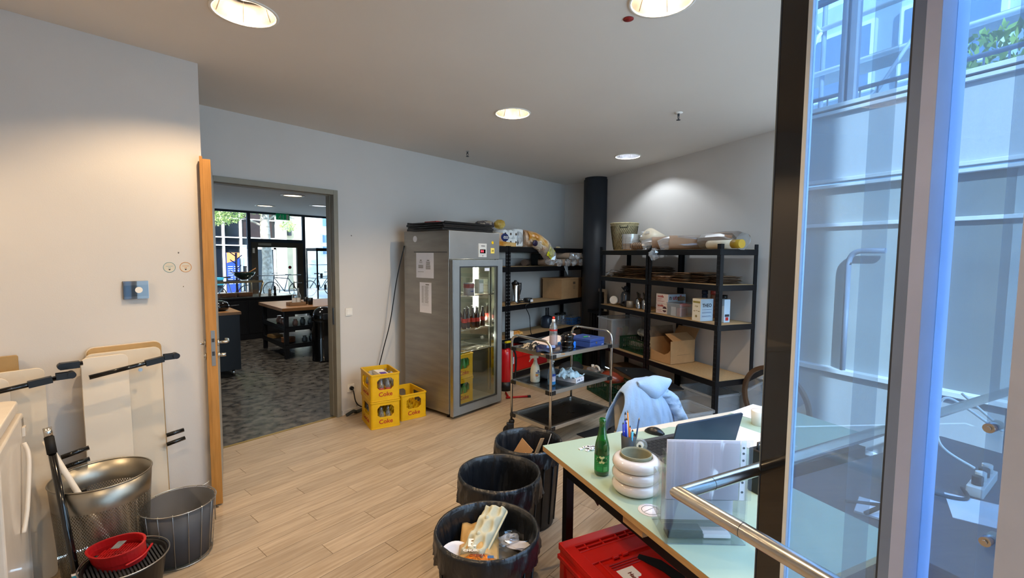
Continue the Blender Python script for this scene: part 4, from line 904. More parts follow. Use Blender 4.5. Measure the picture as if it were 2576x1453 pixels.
mb = B(); mb.sphere((-.02, -.026, .12), (.085, .006, .055), 24, 8); o = mb.build('logo_oval', mat('logo_blue', '1c2a60', .4), tp); text('lettering', 'ess', .080, (-.01, -.034, .125), FRONT, M_white, tp, shear=.2, bold=.001)
B().obox((-.13, -.025, .10), (.14, .006, .16)).build('beige_print', M_wrap, tp)
tp2 = thing('kitchen_roll_pack', 'shiny wrapped white roll pack on the back rack, right of the blue logo', 'paper rolls', (5.055, 4.20, 1.907))
B().prism(rr(0, 0, .21, .24, .05), .0, .25).build('rolls', M_tiss, tp2, .02); mb = B(); crumple(mb, (.105, .11, .128), (.122, .145, .138), 20, 10, .05); mb.build('film', M_film, tp2)
tp3 = thing('bread_bag', 'small orange-yellow bag lying on top of the paper roll packs', 'bag', (4.86, 4.32, 2.145))
mb = B(); crumple(mb, (0, 0, .065), (.09, .08, .065), 12, 7, .1); mb.build('bag', mat('bag_yellow', 'c8962c', .35, scale=10, col2='e0c874'), tp3)
tp4 = thing('dark_print_bag', 'crumpled bag with dark and beige print leaning behind the fridge top edge', 'bag', (4.66, 4.36, 2.14)); mb = B(); crumple(mb, (-.05, 0, .05), (.17, .09, .06), 12, 7, .14); mb.build('bag', mat('bag_dark_print', 'b9a48c', .5, scale=14, col2='2c2438', thr=(.45, .6)), tp4)
tp5 = thing('drooping_pack', 'orange wrapped roll pack drooping over the rack\'s top edge', 'paper rolls', (5.27, 4.13, 1.9))
mb = B(); soft_pack(mb, smoothpath([(.0, .12, .13), (.14, .06, .12), (.27, -.02, .05), (.36, -.06, -.06), (.41, -.06, -.12)], 4), .125, .085, 16, .008); mb.build('wrap', M_wrap, tp5)
mb = B(); soft_pack(mb, smoothpath([(.02, .05, .15), (.14, -.0, .14), (.26, -.07, .06), (.34, -.1, -.02)], 4), .08, .05, 12, .006); mb.build('orange_print', M_orange, tp5)
mb = B(); mb.sphere((.075, -.065, .06), (.06, .02, .045), 14, 7); mb.build('logo_oval', mat('logo_dark', '2a1e38', .4), tp5)
o = B().obox((.33, -.165, -.08), (.15, .004, .16), 0, 0, .55).build('price_label', mat('label_yellow', 'd8cc20', .4), tp5); text('lettering', '20', .08, (.285, -.168, -.13), (PI/2, .55, 0), M_ink, tp5, bold=.001)
mb = B(); soft_pack(mb, smoothpath([(.28, -.08, .0), (.38, -.1, -.12), (.44, -.1, -.22)], 4), .11, .085, 14, .016); mb.build('film', M_film, tp5)
# rolls / cups lying in film on the second shelf
M_kraft = mat('kraft_cup', '9c7f66', .7, scale=20)
for k, (x, z, l_, lb) in enumerate([(5.95, .055, .3, 'leftmost brown paper cup sleeve on the second shelf of the back rack'), (6.17, .055, .3, 'second brown paper cup sleeve from the left on the back rack'), (6.36, .055, .32, 'lower brown cup sleeve in the middle of the row'), (6.30, .155, .3, 'upper left brown cup sleeve in the film-wrapped pile'), (6.46, .155, .3, 'upper middle brown cup sleeve in the film-wrapped pile'), (6.58, .055, .3, 'lower brown cup sleeve right of the middle'), (6.65, .155, .28, 'upper right brown cup sleeve under the rack top'), (6.78, .05, .34, 'brown cup sleeve sticking out at the rack\'s right end')]):
    t = thing('cup_sleeve', lb, 'paper cups', (x, 4.13, 1.627+z), 0)
    a = R(25 if k != 7 else 40); dx_, dy_ = math.sin(a)*l_, math.cos(a)*l_
    mb = B(); mb.tube([(0, -.04, 0), (-dx_, dy_-.04, 0)], [.052, .045], 18, caps=False); mb.tube([(-dx_, dy_-.04, 0), (0, -.039, 0)], [.041, .048], 18, caps=False); mb.build('cups', M_kraft, t)
    mb = B(); crumple(mb, (.01, -.07, -.005), (.06, .055, .058), 10, 6, .2); mb.build('film', M_film, t)
tag(B().add([(0, 0, 0), (.12, .0, .0), (.1, -.02, -.16), (.04, -.01, -.08), (.06, .03, -.02)], [(0, 3, 2, 1), (0, 4, 3), (4, 1, 2), (3, 4, 2)]).build('film_scrap', M_film, None, 0, .002, loc=(6.14, 4.10, 1.63)), 'pointed scrap of clear film hanging from the second shelf', 'plastic film')
tag(B().cyl((0, 0, 0), (.22, .1, 0), .05, seg=14).build('cup_sleeve', mat('dark_sleeve', '5c4638', .8), None, loc=(5.45, 4.35, 1.677)), 'dark brown cup sleeve at the back of the second shelf', 'paper cups')
tag(B().box(0, 0, 0, .05, .04, .02).build('sponge', mat('sponge', 'c8b48a', .9), None, loc=(6.08, 4.17, 1.907)), 'tiny beige block on the rack top near the middle', 'sponge')
tag(B().box(0, 0, 0, .9, .006, .075).build('long_box', M_white, None, loc=(5.05, 4.585, 1.74)), 'long pale strip along the wall under the rack top', 'strip')
tag(B().box(0, 0, 0, 1.0, .17, .19).build('black_case', M_black, None, .01, loc=(5.85, 4.36, 1.627)), 'long black case behind the cup sleeves on the second shelf', 'case')
bx = thing('file_carton', 'closed brown archive carton on the middle shelf of the back rack', 'box', (6.20, 4.17, 1.087))
B().box(0, 0, 0, .60, .38, .32).build('carton', M_card, bx, .003); B().box(-.006, -.006, .31, .606, .386, .335).build('lid', M_card, bx, .003)
mb = B(); mb.box(.33, -.002, .23, .40, -.0005, .27).box(.33, -.002, .19, .40, -.0005, .197).box(.33, -.002, .16, .40, -.0005, .167); o = mb.build('print', M_cardd, bx)
for i, (x, lb) in enumerate(((4.72, 'steel thermos jug at the fridge edge on the middle shelf'), (5.19, 'steel thermos jug right of the rack upright on the middle shelf'))):
    t = thing('thermos_jug', lb, 'jug', (x, 4.30, 1.087)); B().lathe([(.07, 0), (.075, .02), (.068, .06), (.066, .26), (.055, .28)], seg=28).build('body', M_chrome, t); B().lathe([(.06, .28), (.058, .30), (.02, .32), (.02, .335), (0, .335)], seg=20).build('lid', M_black, t)
    mb = B(); mb.tube([(.06, -.0, .28), (.13, -.0, .29), (.13, 0, .2), (.10, 0, .12)], .010, 8); mb.build('handle', M_black, t); mb = B(); mb.cyl((.05, -.05, .05), (.08, -.09, .05), .014, seg=10); mb.build('tap', M_steel_h, t)
t = thing('black_tub', 'small black tub with white label on the middle shelf', 'tub', (5.40, 4.23, 1.087)); B().lathe([(.05, 0), (.06, .02), (.065, .065), (.06, .068)], seg=20).build('tub', M_black, t); B().box(-.02, -.066, .015, .04, -.062, .05).build('label', M_paper, t)
tag(B().tube(smoothpath([(5.1, 4.2, 1.10), (5.16, 4.12, 1.12), (5.25, 4.2, 1.13), (5.18, 4.3, 1.11), (5.3, 4.14, 1.10), (5.42, 4.2, 1.095), (5.30, 4.12, 1.09), (5.22, 4.13, 1.05), (5.30, 4.12, .9), (5.32, 4.11, .68), (5.35, 4.1, .62)]), .006, 6).build('tangled_cable', M_black), 'black cable tangled round the jugs and hanging to the shelf below', 'cable')
t = thing('water_jug', 'dark blue jug with two-part neck on the lower shelf', 'jug', (6.10, 4.38, .622)); B().lathe([(.09, 0), (.10, .02), (.10, .15), (.08, .18), (.03, .20)], seg=20).build('body', mat('jug_blue', '26303e', .25), t); mb = B(); mb.cyl((-.025, 0, .18), (-.025, 0, .32), .012, seg=8).cyl((.03, 0, .18), (.03, 0, .32), .012, seg=8); mb.build('neck', M_black, t)
for i in range(2): t = thing('glass_kettle', ['left', 'right'][i]+' of the two glass kettles on the lower shelf', 'kettle', (6.38+i*.15, 4.36, .622)); B().lathe([(.06, 0), (.065, .03), (.055, .16), (.05, .18)], seg=18).build('body', M_cglass, t); B().lathe([(.052, .18), (.05, .21), (0, .22)], seg=18).build('lid', M_black, t)
bb = thing('blue_basket', 'blue slotted basket with glasses at the right end of the lower shelf', 'basket', (6.58, 4.20, .622))
mb = B(); mb.ring(rr(0, 0, .26, .30, .015), rr(.006, .006, .254, .294, .01), .10, .12); mb.box(0, 0, 0, .26, .30, .006)
for k in range(9): mb.box(.005+k*.0305, 0, 0, .017+k*.0305, .004, .105)
for k in range(10): mb.box(0, .005+k*.0315, 0, .004, .017+k*.0315, .105).box(.256, .005+k*.0315, 0, .26, .017+k*.0315, .105)
mb.ring(rr(0, 0, .26, .30, .015), rr(.006, .006, .254, .294, .01), .045, .06); mb.build('basket', M_bluep, bb)
for k in range(6): tag(B().lathe([(.025, 0), (.032, .13), (.030, .13), (.022, .008)], seg=14, cap=False).build('tumbler', M_cglass, None, loc=(6.63+(k % 3)*.075, 4.25+(k//3)*.1, .632)), 'clear tumbler standing in the blue basket', 'glass', 'tumblers in the blue basket')
t = thing('white_roll', 'white paper roll among odds and ends at the left of the lower shelf', 'paper roll', (4.98, 4.22, .622)); mb = B(); mb.lathe([(.055, 0), (.055, .09), (.02, .09), (.02, .0)], seg=20, cap=False); o = mb.build('roll', M_tiss, t)
t = thing('bread_bag', 'orange-brown crumpled snack bag beside the white roll', 'bag', (5.12, 4.20, .622)); mb = B(); crumple(mb, (0, 0, .04), (.11, .06, .04), 12, 6, .2); mb.build('bag', M_orange, t)
t = thing('clear_bag', 'crumpled clear bag at the far left of the lower shelf', 'bag', (4.70, 4.28, .622)); mb = B(); crumple(mb, (0, 0, .06), (.12, .09, .06), 12, 6, .2); mb.build('bag', M_film, t)
# red extinguisher by the fridge
t = thing('fire_extinguisher', 'red fire extinguisher with black hose standing beside the fridge', 'fire extinguisher', (4.60, 3.97, 0))
B().lathe([(.085, .10), (.092, .13), (.092, .48), (.08, .53), (.035, .57)], seg=28).build('cylinder', mat('extinguisher_red', 'b8141a', .25, coat=.4), t); B().lathe([(.095, 0), (.095, .12), (.08, .12)], seg=28).build('foot_ring', M_black, t)
B().prism(rr(-.07, -.05, .10, .05, .02), .56, .63).build('valve_head', M_black, t, .01); B().box(-.03, -.045, .63, .06, -.01, .65).build('safety_tab', mat('tab_yellow', 'd8c020', .5), t)
mb = B(); mb.tube(smoothpath([(.09, -.02, .58), (.15, -.05, .45), (.14, -.06, .25), (.11, -.06, .12)]), .014, 8); mb.build('hose', M_rubber, t)
t = thing('red_floor_stand', 'bent red tube with black tips lying on the floor by the fridge', 'tube', (4.30, 3.70, .014)); mb = B(); mb.cyl((0, 0, 0), (.22, -.17, 0), .013, seg=10).cyl((.03, -.02, 0), (.16, .14, 0), .012, seg=10); mb.build('tube', M_redd, t); mb = B(); mb.cyl((.22, -.17, 0), (.25, -.193, 0), .0155, seg=10); mb.build('tip', M_black, t)
# red euro crate under the back rack
def euro(t, w, d, h, m, rim=.02, ribs=True, solid=True):
    mb = B(); P, Q = rr(0, 0, w, d, .02), rr(.006, .006, w-.006, d-.006, .016)
    mb.ring(P, Q, 0, h); mb.prism(P, 0, .006); mb.ring(rr(-.012, -.012, w+.012, d+.012, .025), Q, h-.02, h); mb.ring(rr(-.008, -.008, w+.008, d+.008, .022), Q, h*.62, h*.62+.012)
    if ribs:
        for k in (1, 2, 3): mb.box(w*k/4-.004, -.008, h*.62, w*k/4+.004, 0, h-.02).box(-.008, d*k/4-.004, h*.62, 0, d*k/4+.004, h-.02)
    return mb.build('body', m, t, .001)
t = thing('red_storage_box', 'red plastic storage box with white label under the back rack', 'box', (4.86, 4.03, .125), 0); t.location = (4.90, 4.17, .125)
euro(t, .60, .40, .32, M_red); B().box(-.014, .10, .14, -.0125, .22, .26).build('label', M_paper, t); B().box(.05, -.0095, .12, .11, -.008, .22).build('label', M_paper, t)
t = thing('red_storage_box', 'darker red box lid visible right of the first red box', 'box', (5.53, 4.18, .125)); euro(t, .32, .38, .24, M_redd)
t = thing('green_bottle_box', 'green case with cross print standing under the back rack', 'box', (6.22, 3.92, 0), R(-20)); B().box(0, 0, 0, .16, .12, .42).build('body', mat('green_case', '1a5a30', .5), t, .01); mb = B(); [mb.box(.03+k % 2*.05, -.001, .08+k*.05, .06+k % 2*.05, 0, .11+k*.05) for k in range(6)]; mb.build('print', M_green, t)
tag(B().sphere((0, 0, .1), (.24, .16, .1), 16, 8, .05).build('dark_sack', mat('sack_dark', '2b2c2e', .8), None, loc=(5.85, 3.75, 0)), 'dark low sack on the floor beyond the trolley', 'sack')
# big frame leaning by the column
wa = R(118.5)
t = thing('framed_board', 'black board in a pale wooden frame leaning beside the column', 'board', (6.47, 3.53, .33), math.atan2(.879, .477))
B().box(.03, -.02, .03, .72, -.008, .90).build('panel', M_blackg, t); mb = B(); mb.box(0, -.03, 0, .75, .0, .04).box(0, -.03, .89, .75, 0, .935).box(0, -.03, .04, .04, 0, .89).box(.71, -.03, .04, .75, 0, .89); mb.build('frame', mat('pale_wood', 'b9ab94', .6, scale=6, stretch=(1, 1, 6)), t, .002)
t = thing('black_folding_chairs', 'black furniture stack folded against the column base', 'furniture', (6.30, 3.50, 0), math.atan2(.879, .477))
for k in range(7): B().box(.02+k*.07, -.10, 0, .055+k*.07, -.02, .90).build('slat', M_blacks, t, .003)
B().box(0, -.12, .88, .52, 0, .93).build('top_bar', M_blacks, t, .005); text('lettering', 'K', .14, (.36, .004, .40), BACKT, mat('pink_print', '9a7486', .6), t)
# jerry can and boxes behind the trolley
t = thing('jerry_can', 'translucent white canister on the floor left of the green crates', 'canister', SW(1.93, -.20, 0), UA); B().prism(rr(-.12, -.08, .12, .08, .03), .0, .24).build('body', M_milky, t, .02); B().prism(rr(-.10, -.06, .10, .06, .02), .003, .12).build('liquid', mat('pink_liquid', 'c9938a', .4), t); mb = B(); mb.cyl((.07, 0, .24), (.07, 0, .275), .022, seg=14); mb.build('cap', M_white, t); mb = B(); mb.tube(smoothpath([(.02, 0, .24), (-.01, 0, .275), (-.08, 0, .27), (-.11, 0, .23)]), .014, 8); mb.build('handle', M_white, t)
# wall of things on right racks: positions in rack coordinates (along, depth, height)
def RT(name, lab, cat, a, b, z, rz=0, group=None): return thing(name, lab, cat, SW(a, b, z), UA+rz, group)
# top shelf
t = RT('seagrass_basket', 'tall woven seagrass basket on top of the right racks', 'basket', 1.98, .25, 1.862)
M_sea = mat('seagrass', 'b5a67e', .8, scale=30, var=.2); M_seadark = mat('seagrass_dark', '33301c', .8)
def bprof(z): return .135+.055*(z/.37)**.8
mb = B(); mb.lathe([(bprof(z/20*.37), z/20*.37) for z in range(21)]+[(bprof(.37)-.01, .37)]+[(bprof(z/10*.37)-.01, z/10*.37) for z in range(9, -1, -1)], seg=40, cap=False); mb.lathe([(0, .003), (.135, .003)], seg=24, cap=False); mb.build('wall', M_sea, t)
mb = B()
for k in range(44):
    a0 = 2*PI*k/44; P = []
    for q in range(9): z = .012+q*.04; a_ = a0+q*.11; P.append(((bprof(z)+.001)*math.cos(a_), (bprof(z)+.001)*math.sin(a_), z))
    mb.tube(P, .0038, 4)
mb.build('dark_strands', M_seadark, t); mb = B(); mb.tube([(bprof(.37)*math.cos(q*PI/20), bprof(.37)*math.sin(q*PI/20), .37) for q in range(40)], .010, 8, closed=True); mb.build('rim', M_sea, t)
mb = B(); hv = Vector((-.80, .62, 0)).normalized(); sv_ = Vector((-hv.y, hv.x, 0)); 
mb.tube([hv*.192-sv_*.05+Vector((0, 0, .335)), hv*.20-sv_*.05+Vector((0, 0, .31)), hv*.20+sv_*.05+Vector((0, 0, .31)), hv*.192+sv_*.05+Vector((0, 0, .335))], .007, 6); mb.build('handle', M_seadark, t)
t = RT('paper_bowls', 'stack of white paper bowls in front of the seagrass basket', 'paper bowls', 1.67, .13, 1.862)
for k in range(13): B().lathe([(.085, .0), (.10, .05), (.104, .052), (.104, .058), (.098, .058)], (0, 0, .002+k*.0125), 28, cap=False).build('bowl', M_white if k > 2 else mat('bowl_kraft', 'b98f5c', .7), t)
mb = B(); mb.lathe([(.107, .01), (.11, .21)], seg=20, cap=False); mb.build('film', M_film, t)
t = RT('cup_sleeve', 'short row of brown paper cups lying at the front of the rack top', 'paper cups', 1.45, .08, 1.915, 0); 
for k in range(7): mb = B(); mb.tube([(.09-k*.045, 0, 0), (.045-k*.045, 0, 0)], [.038, .046], 18); mb.build('cup', M_kraft, t)
mb = B(); mb.tube([(-.225, 0, 0), (-.226, 0, 0)], [.046, .046], 18, caps=False); crumple(mb, (-.2, .01, .0), (.05, .05, .05), 10, 6, .2); mb.build('film', M_film, t)
t = RT('film_heap', 'large heap of crumpled clear film on top of the right racks', 'plastic film', 1.46, .30, 1.862)
mb = B(); crumple(mb, (.03, 0, .16), (.16, .13, .09), 16, 9, .28); crumple(mb, (-.1, -.02, .10), (.2, .14, .10), 16, 9, .2); mb.build('film', M_film, t); mb = B(); mb.tube([(.03, 0, .16), (-.26, .0, .09)], [.13, .085], 24); mb.build('cups', mat('cups_cream', 'd8c9b0', .5, var=.05), t)
for i, (a, b, r0, l_, lb) in enumerate([(1.0, .16, .075, .42, 'open brown cardboard tube in torn film, left of the middle of the rack top'), (.72, .18, .078, .34, 'film-wrapped brown cardboard tube in the middle of the rack top')]):
    t = RT('cardboard_tube', lb, 'tube', a, b, 1.862+r0+.004, R(-38)); mb = B(); mb.tube([(0, .16, 0), (0, -.24, 0)], [r0, r0], 28, caps=False); mb.tube([(0, -.24, 0), (0, .16, 0)], [r0-.006]*2, 28, caps=False); mb.add([(r0*math.cos(q*PI/14), .16, r0*math.sin(q*PI/14)) for q in range(28)]+[((r0-.006)*math.cos(q*PI/14), .16, (r0-.006)*math.sin(q*PI/14)) for q in range(28)], [(q, (q+1) % 28, 28+(q+1) % 28, 28+q) for q in range(28)]); mb.build('tube', M_cup, t)
    mb = B(); soft_pack(mb, [(0, -.25, 0), (0, .0, 0), (0, .14, .0), (.02, .21, -.015), (.03, .26, -.035)], r0+.006, r0*.8, 16, .008); mb.build('film', M_film, t)
t = RT('wrapped_tube', 'long film-wrapped brown tube at the right end of the rack top', 'tube', .29, .26, 1.955, R(-12)); mb = B(); mb.tube([(.14, .02, 0), (-.30, -.02, 0)], .082, 28, caps=False); mb.tube([(-.3, -.02, 0), (.14, .02, 0)], .077, 28, caps=False); mb.build('tube', M_cup, t); mb = B(); soft_pack(mb, [(.22, .03, -.01), (.12, .02, 0), (-.1, 0, 0), (-.28, -.02, 0), (-.36, -.03, -.02)], .085, .088, 16, .007); mb.build('film', clear('grey_film', (.75, .72, .68), .38, .12, .4, .3, (.42, .38, .34)), t)
t = RT('poster_tube', 'cream roll with yellow end lying at the front right of the rack top', 'tube', .08, .10, 1.907, R(-3)); mb = B(); mb.tube([(.19, 0, 0), (-.14, 0, 0)], .042, 24); mb.build('roll', mat('cream_tube', 'd5c8ae', .6), t); mb = B(); mb.tube([(-.14, 0, 0), (-.25, 0, 0)], .0425, 24); mb.build('yellow_end', mat('tube_yellow', 'a8841c', .5), t); mb = B(); mb.tube([(.178, 0, 0), (.180, 0, 0)], .0428, 24); mb.build('end_ring', M_dark, t)
o = B(); crumple(o, (0, 0, 0), (.10, .05, .07), 14, 7, .3); tag(o.build('hanging_film', M_film, None, loc=SW(.98, -.02, 1.81)), 'crumpled clear film hanging over the front beam of the right rack', 'plastic film')
# second shelf: flat paper bag bundles
def bundle(a, b, z, w, d, h, m, lb, n_=6, rz=0):
    t = RT('paper_bag_bundle', lb, 'paper bags', a, b, z, rz)
    for k in range(n_):
        j = [random.uniform(-.012, .012) for _ in range(4)]; sd_ = random.uniform(0, 50); hh = h/n_
        mb = B(); x0_, x1_, y0_, y1_ = -w/2+j[0], w/2+j[1], -d/2+j[2], d/2+j[3]; c0 = len(mb.v)
        for side in (0, 1):
            mb.grid(lambda u, v: Vector((x0_+(x1_-x0_)*u, y0_+(y1_-y0_)*v, k*hh+hh*(.5+(.46 if side else -.46)*min(1, 8*min(u, 1-u)+.25)*min(1, 8*min(v, 1-v)+.25))+.006*noise.noise((u*3+sd_, v*3, k*.35)))), 10, 8)
        o = mb.build('paper_bag', m, t); o.rotation_euler.z = R(random.uniform(-4, 4))
    return t
for args in [(1.97, .18, 1.502, .26, .28, .06, M_paperbag, 'low brown bag bundle at the far left of the right racks', 4), (1.80, .30, 1.502, .26, .3, .15, M_cardd, 'tall dark paper bundle at the back, behind the pale-topped one', 7), (1.55, .20, 1.502, .32, .30, .12, M_paperbag, 'thick bag bundle with pale top left of the middle upright', 7), (1.27, .30, 1.502, .24, .3, .15, M_cardd, 'dark wrapped bundle right of the middle upright', 5), (1.05, .14, 1.502, .20, .26, .09, M_paperbag, 'brown folded bags just right of the middle upright', 5), (.86, .10, 1.502, .17, .22, .055, M_cup, 'small low stack of tan bags at the shelf front', 4), (.64, .18, 1.502, .24, .28, .10, M_paperbag, 'tan folded bag bundle in the middle of the front rack', 6), (.43, .26, 1.502, .26, .3, .11, M_cardd, 'wide dark brown bundle right of the middle', 6), (.20, .28, 1.502, .20, .28, .08, M_cardd, 'dark bag bundle at the right end of the shelf', 5)]: bundle(*args, rz=R(random.uniform(-6, 6)))
o = B(); crumple(o, (0, 0, .04), (.13, .10, .05), 14, 7, .2); tag(o.build('clear_bag', M_film, None, loc=SW(2.0, .12, 1.502)), 'crumpled clear bag over the far left paper bundle', 'bag')
# third shelf
t = RT('white_plate', 'white round dish standing tilted at the left of the third shelf', 'dish', 2.00, .14, 1.165); mb = B(); mb.tube([(.0, .0, .0), (-.03, .05, .01)], [.058, .055], 28); mb.build('dish', M_white, t)
t = RT('glass_decanter', 'dark glass decanter with flowers of wire on the third shelf', 'decanter', 1.82, .18, 1.102); B().lathe([(.06, 0), (.066, .02), (.06, .15), (.045, .19), (.03, .2)], seg=22).build('body', mat('smoke_glass', '3c4048', .15, coat=.4), t); mb = B(); [mb.cyl((0, 0, .19), (.05*math.cos(q), .05*math.sin(q), .25+.01*(q % 2)), .006, seg=6) for q in range(6)]; mb.sphere((0, 0, .25), .025, 10, 6, .2); mb.build('stopper', M_dark, t)
t = RT('metal_tin', 'short pale tin on the third shelf beside the decanter', 'tin', 1.62, .12, 1.102); B().lathe([(.05, 0), (.05, .085), (.045, .09), (0, .09)], seg=22).build('tin', mat('pale_tin', '9a958c', .4, .3), t)
for i, (a, lb) in enumerate(((1.46, 'steel shaker with black spoons on the third shelf'), (1.33, 'gold-lit steel beaker right behind the middle upright'))):
    t = RT('utensil_beaker', lb, 'beaker', a, .14, 1.102); B().lathe([(.036, 0), (.04, .14), (.037, .14), (.03, .01)], seg=20, cap=False).build('beaker', M_chrome, t); mb = B(); [mb.cyl((q*.012, 0, .02), (q*.03, .01, .21+q*.01), .008, seg=6) for q in (-1, 0, 1)]; mb.build('spoons', M_black, t)
o = B().tube(smoothpath([(0, 0, 0), (.04, .05, .03), (.09, -.03, .05), (.12, .03, .01)]), .012, 8); tag(o.build('power_lead', M_black, None, loc=SW(1.70, .12, 1.112), rz=UA), 'short black cord heap between decanter and tin', 'cord')
M_boxw = mat('box_white', 'd9cfd0', .6); M_boxb = mat('box_pale_blue', 'a9bccb', .6)
def carton(name, lab, a, b, z, w, d, h, ml, mr, rz=0):
    """w along rack, d depth; left-visible face is +y, right-visible face is -x"""
    t = RT(name, lab, 'box', a, b, z, rz); mb = B(); mb.box(0, -d, 0, w, 0, h); o = mb.build('carton', [ml, mr], t, .001)
    for p in o.data.polygons: p.material_index = 1 if p.normal.x < -.9 else 0
    return t
t = carton('printed_carton', 'white carton with red lettering, left of the clear tub', .86, .10, 1.102, .21, .26, .235, M_boxw, M_boxb)
text('lettering', 'nutella', .040, (.13, .0008, .205), BACKT, M_redtext, t, bold=.0008); text('lettering', 'nutella', .040, (.13, .0008, .095), BACKT, M_redtext, t, bold=.0008)
text('lettering', 'n', .075, (-.0008, -.035, .195), LEFT, M_ink, t, bold=.001, ext=.0003); text('lettering', 'utella', .075, (-.0008, -.15, .195), LEFT, M_redtext, t, bold=.001)
mb = B(); 
for k, (z_, w_) in enumerate(((.175, .10), (.165, .08), (.15, .14), (.14, .12), (.07, .06), (.045, .09), (.035, .08), (.02, .1))): mb.box(.20-w_, .0002, z_, .19, .0008, z_+.003)
mb.build('small_print', M_redtext, t); mb = B(); mb.cyl((.055, .0002, .055), (.055, .0012, .055), .035, seg=20); mb.build('round_picture', mat('plum', '4a2a3c', .6), t); B().box(.02, .001, .045, .09, .002, .06).build('band', M_white, t); B().box(.0, -.0003, .117, .21, .0006, .119).build('crease', M_cardd, t)
# clear tub
t = RT('clear_tub', 'clear lidless plastic tub with white card and pink packets on the third shelf', 'tub', .60, .06, 1.102); mb = B(); mb.ring(rr(0, -.26, .24, 0, .02), rr(.003, -.257, .237, -.003, .018), 0, .145); mb.prism(rr(0, -.26, .24, 0, .02), 0, .003); mb.ring(rr(-.006, -.266, .246, .006, .024), rr(.003, -.257, .237, -.003, .018), .14, .148); mb.build('tub', M_milky, t)
tag(B().box(0, -.005, 0, .08, 0, .10).build('price_card', M_paper, None, loc=SW(.70, .08, 1.107), rz=UA), 'white card with red sign inside the clear tub', 'card')
for k in range(3): tag(B().box(0, 0, 0, .07, .05, .09).build('packet', mat('packet_pink', 'b06a6a', .6), None, .006, loc=SW(.63+k*.03, .14+k*.055, 1.107), rz=UA+k*.3), 'pinkish packet inside the clear tub', 'packet', 'packets in the clear tub')
tag(B().lathe([(.06, 0), (.065, .03), (0, .035)], seg=20).build('red_disc', M_redd, None, loc=SW(.68, .2, 1.21)), 'red lid lying on top of the clear tub\'s contents', 'lid')
tag(B().box(0, 0, 0, .14, .10, .05).build('brown_pack', M_paperbag, None, .01, loc=SW(.84, .34, 1.26), rz=UA), 'brown packet behind the clear tub', 'packet')
for i, (a, b, h, m, lb) in enumerate([(.60, .40, .30, 'bottle_navy', 'dark blue capped bottle behind the clear tub'), (.47, .40, .31, 'bottle_floral', 'red-and-cream labelled bottle behind the white-and-blue carton'), (.30, .38, .27, 'bottle_dark', 'black capped jar behind the white-and-blue carton')]):
    t = RT('bottle', lb, 'bottle', a, b, 1.102); B().lathe([(.03, 0), (.032, h*.8), (.02, h*.86)], seg=16).build('body', mat(m, {'bottle_navy': '243448', 'bottle_floral': '9a6a50', 'bottle_dark': '2a2620'}[m], .4, scale=30, var=.3), t); B().lathe([(.034, h*.84), (.034, h), (0, h)], seg=16).build('cap', mat(m+'_cap', {'bottle_navy': '203044', 'bottle_floral': 'a04038', 'bottle_dark': '141414'}[m], .4), t)
t = carton('printed_carton', 'white and pale-blue carton with black name print on the third shelf', .27, .03, 1.102, .12, .17, .235, mat('box_cream', 'd8d2c0', .6), M_boxb)
text('lettering', 'THEO', .052, (-.0008, -.085, .165), LEFT, M_ink, t, bold=.001, sx=.9); text('lettering', 'SOJA', .022, (.06, .0008, .155), BACKT, mat('gold_ink', '8a7a4a', .6), t); mb = B(); [mb.box(.012+.032*k, .0002, .10+.006*(k%2), .036+.032*k, .0008, .108+.004*(k%2)) for k in range(3)]; mb.build('script_print', mat('gold_ink', '8a7a4a', .6), t)
B().box(.01, .0002, .19, .11, .0008, .21).build('gold_band', mat('gold_band', '8c8040', .6), t)
mb = B(); [mb.box(-.0008, -.15+.01*(k % 2), z_, -.0002, -.02, z_+.003) for k, z_ in enumerate((.12, .095, .085, .055, .045))]; mb.build('small_print', M_inkblue, t); mb = B(); mb.cyl((.06, .0002, .05), (.06, .001, .05), .014, seg=16); mb.build('seal', mat('gold_ink', '8a7a4a', .6), t)
for i, (h, z0, mm, lb) in enumerate([(.19, 0, M_boxb, 'pale blue carton bottle behind the front upright')]):
    t = RT('drink_carton', lb, 'carton', .12, .2, 1.102); B().box(0, -.08, 0, .08, 0, .24).build('carton', M_boxb, t, .002); B().box(-.001, -.07, .06, 0, -.01, .085).build('print', M_ink, t); B().box(-.001, -.06, .02, 0, -.02, .055).build('red_print', M_redtext, t)
# fourth shelf: torn carton (front rack), clear bin and green crate (rear rack)
t = RT('open_carton', 'big brown carton with torn front flap and open lid on the fourth shelf', 'box', .74, .06, .532, R(4))
W_, D_, H_ = .34, .38, .27; th = .005
B().box(0, -D_, 0, th, 0, H_).build('side', M_card, t); B().box(W_-th, -D_, 0, W_, 0, H_).build('side', M_card, t); B().box(0, -D_, 0, W_, -D_+th, H_).build('side', M_card, t); B().box(0, -D_, 0, W_, 0, th).build('bottom', M_card, t)
pts = [(0, 0), (W_, 0), (W_, .16), (W_-.03, .13), (W_-.10, .115), (.1, .10), (.04, .13), (0, .17)]
o = B().prism(pts, 0, th).build('torn_front', M_card, t); o.rotation_euler = (PI/2, 0, 0); o.location = (0, 0, 0)
o = B().box(0, 0, 0, W_, th, .14).build('flap', M_card, t); o.location = (0, -D_, H_); o.rotation_euler.x = R(28)
o = B().box(0, 0, 0, th, D_, .13).build('flap', M_cardd, t); o.location = (W_, -D_, H_); o.rotation_euler.y = R(12)
o = B().box(0, 0, 0, th, D_*.9, .15).build('flap', M_card, t); o.location = (0, -D_, H_); o.rotation_euler.y = R(62)
mb = B(); mb.box(-.0006, -.30, .10, 0, -.1, .103); mb.build('print', M_cardd, t)
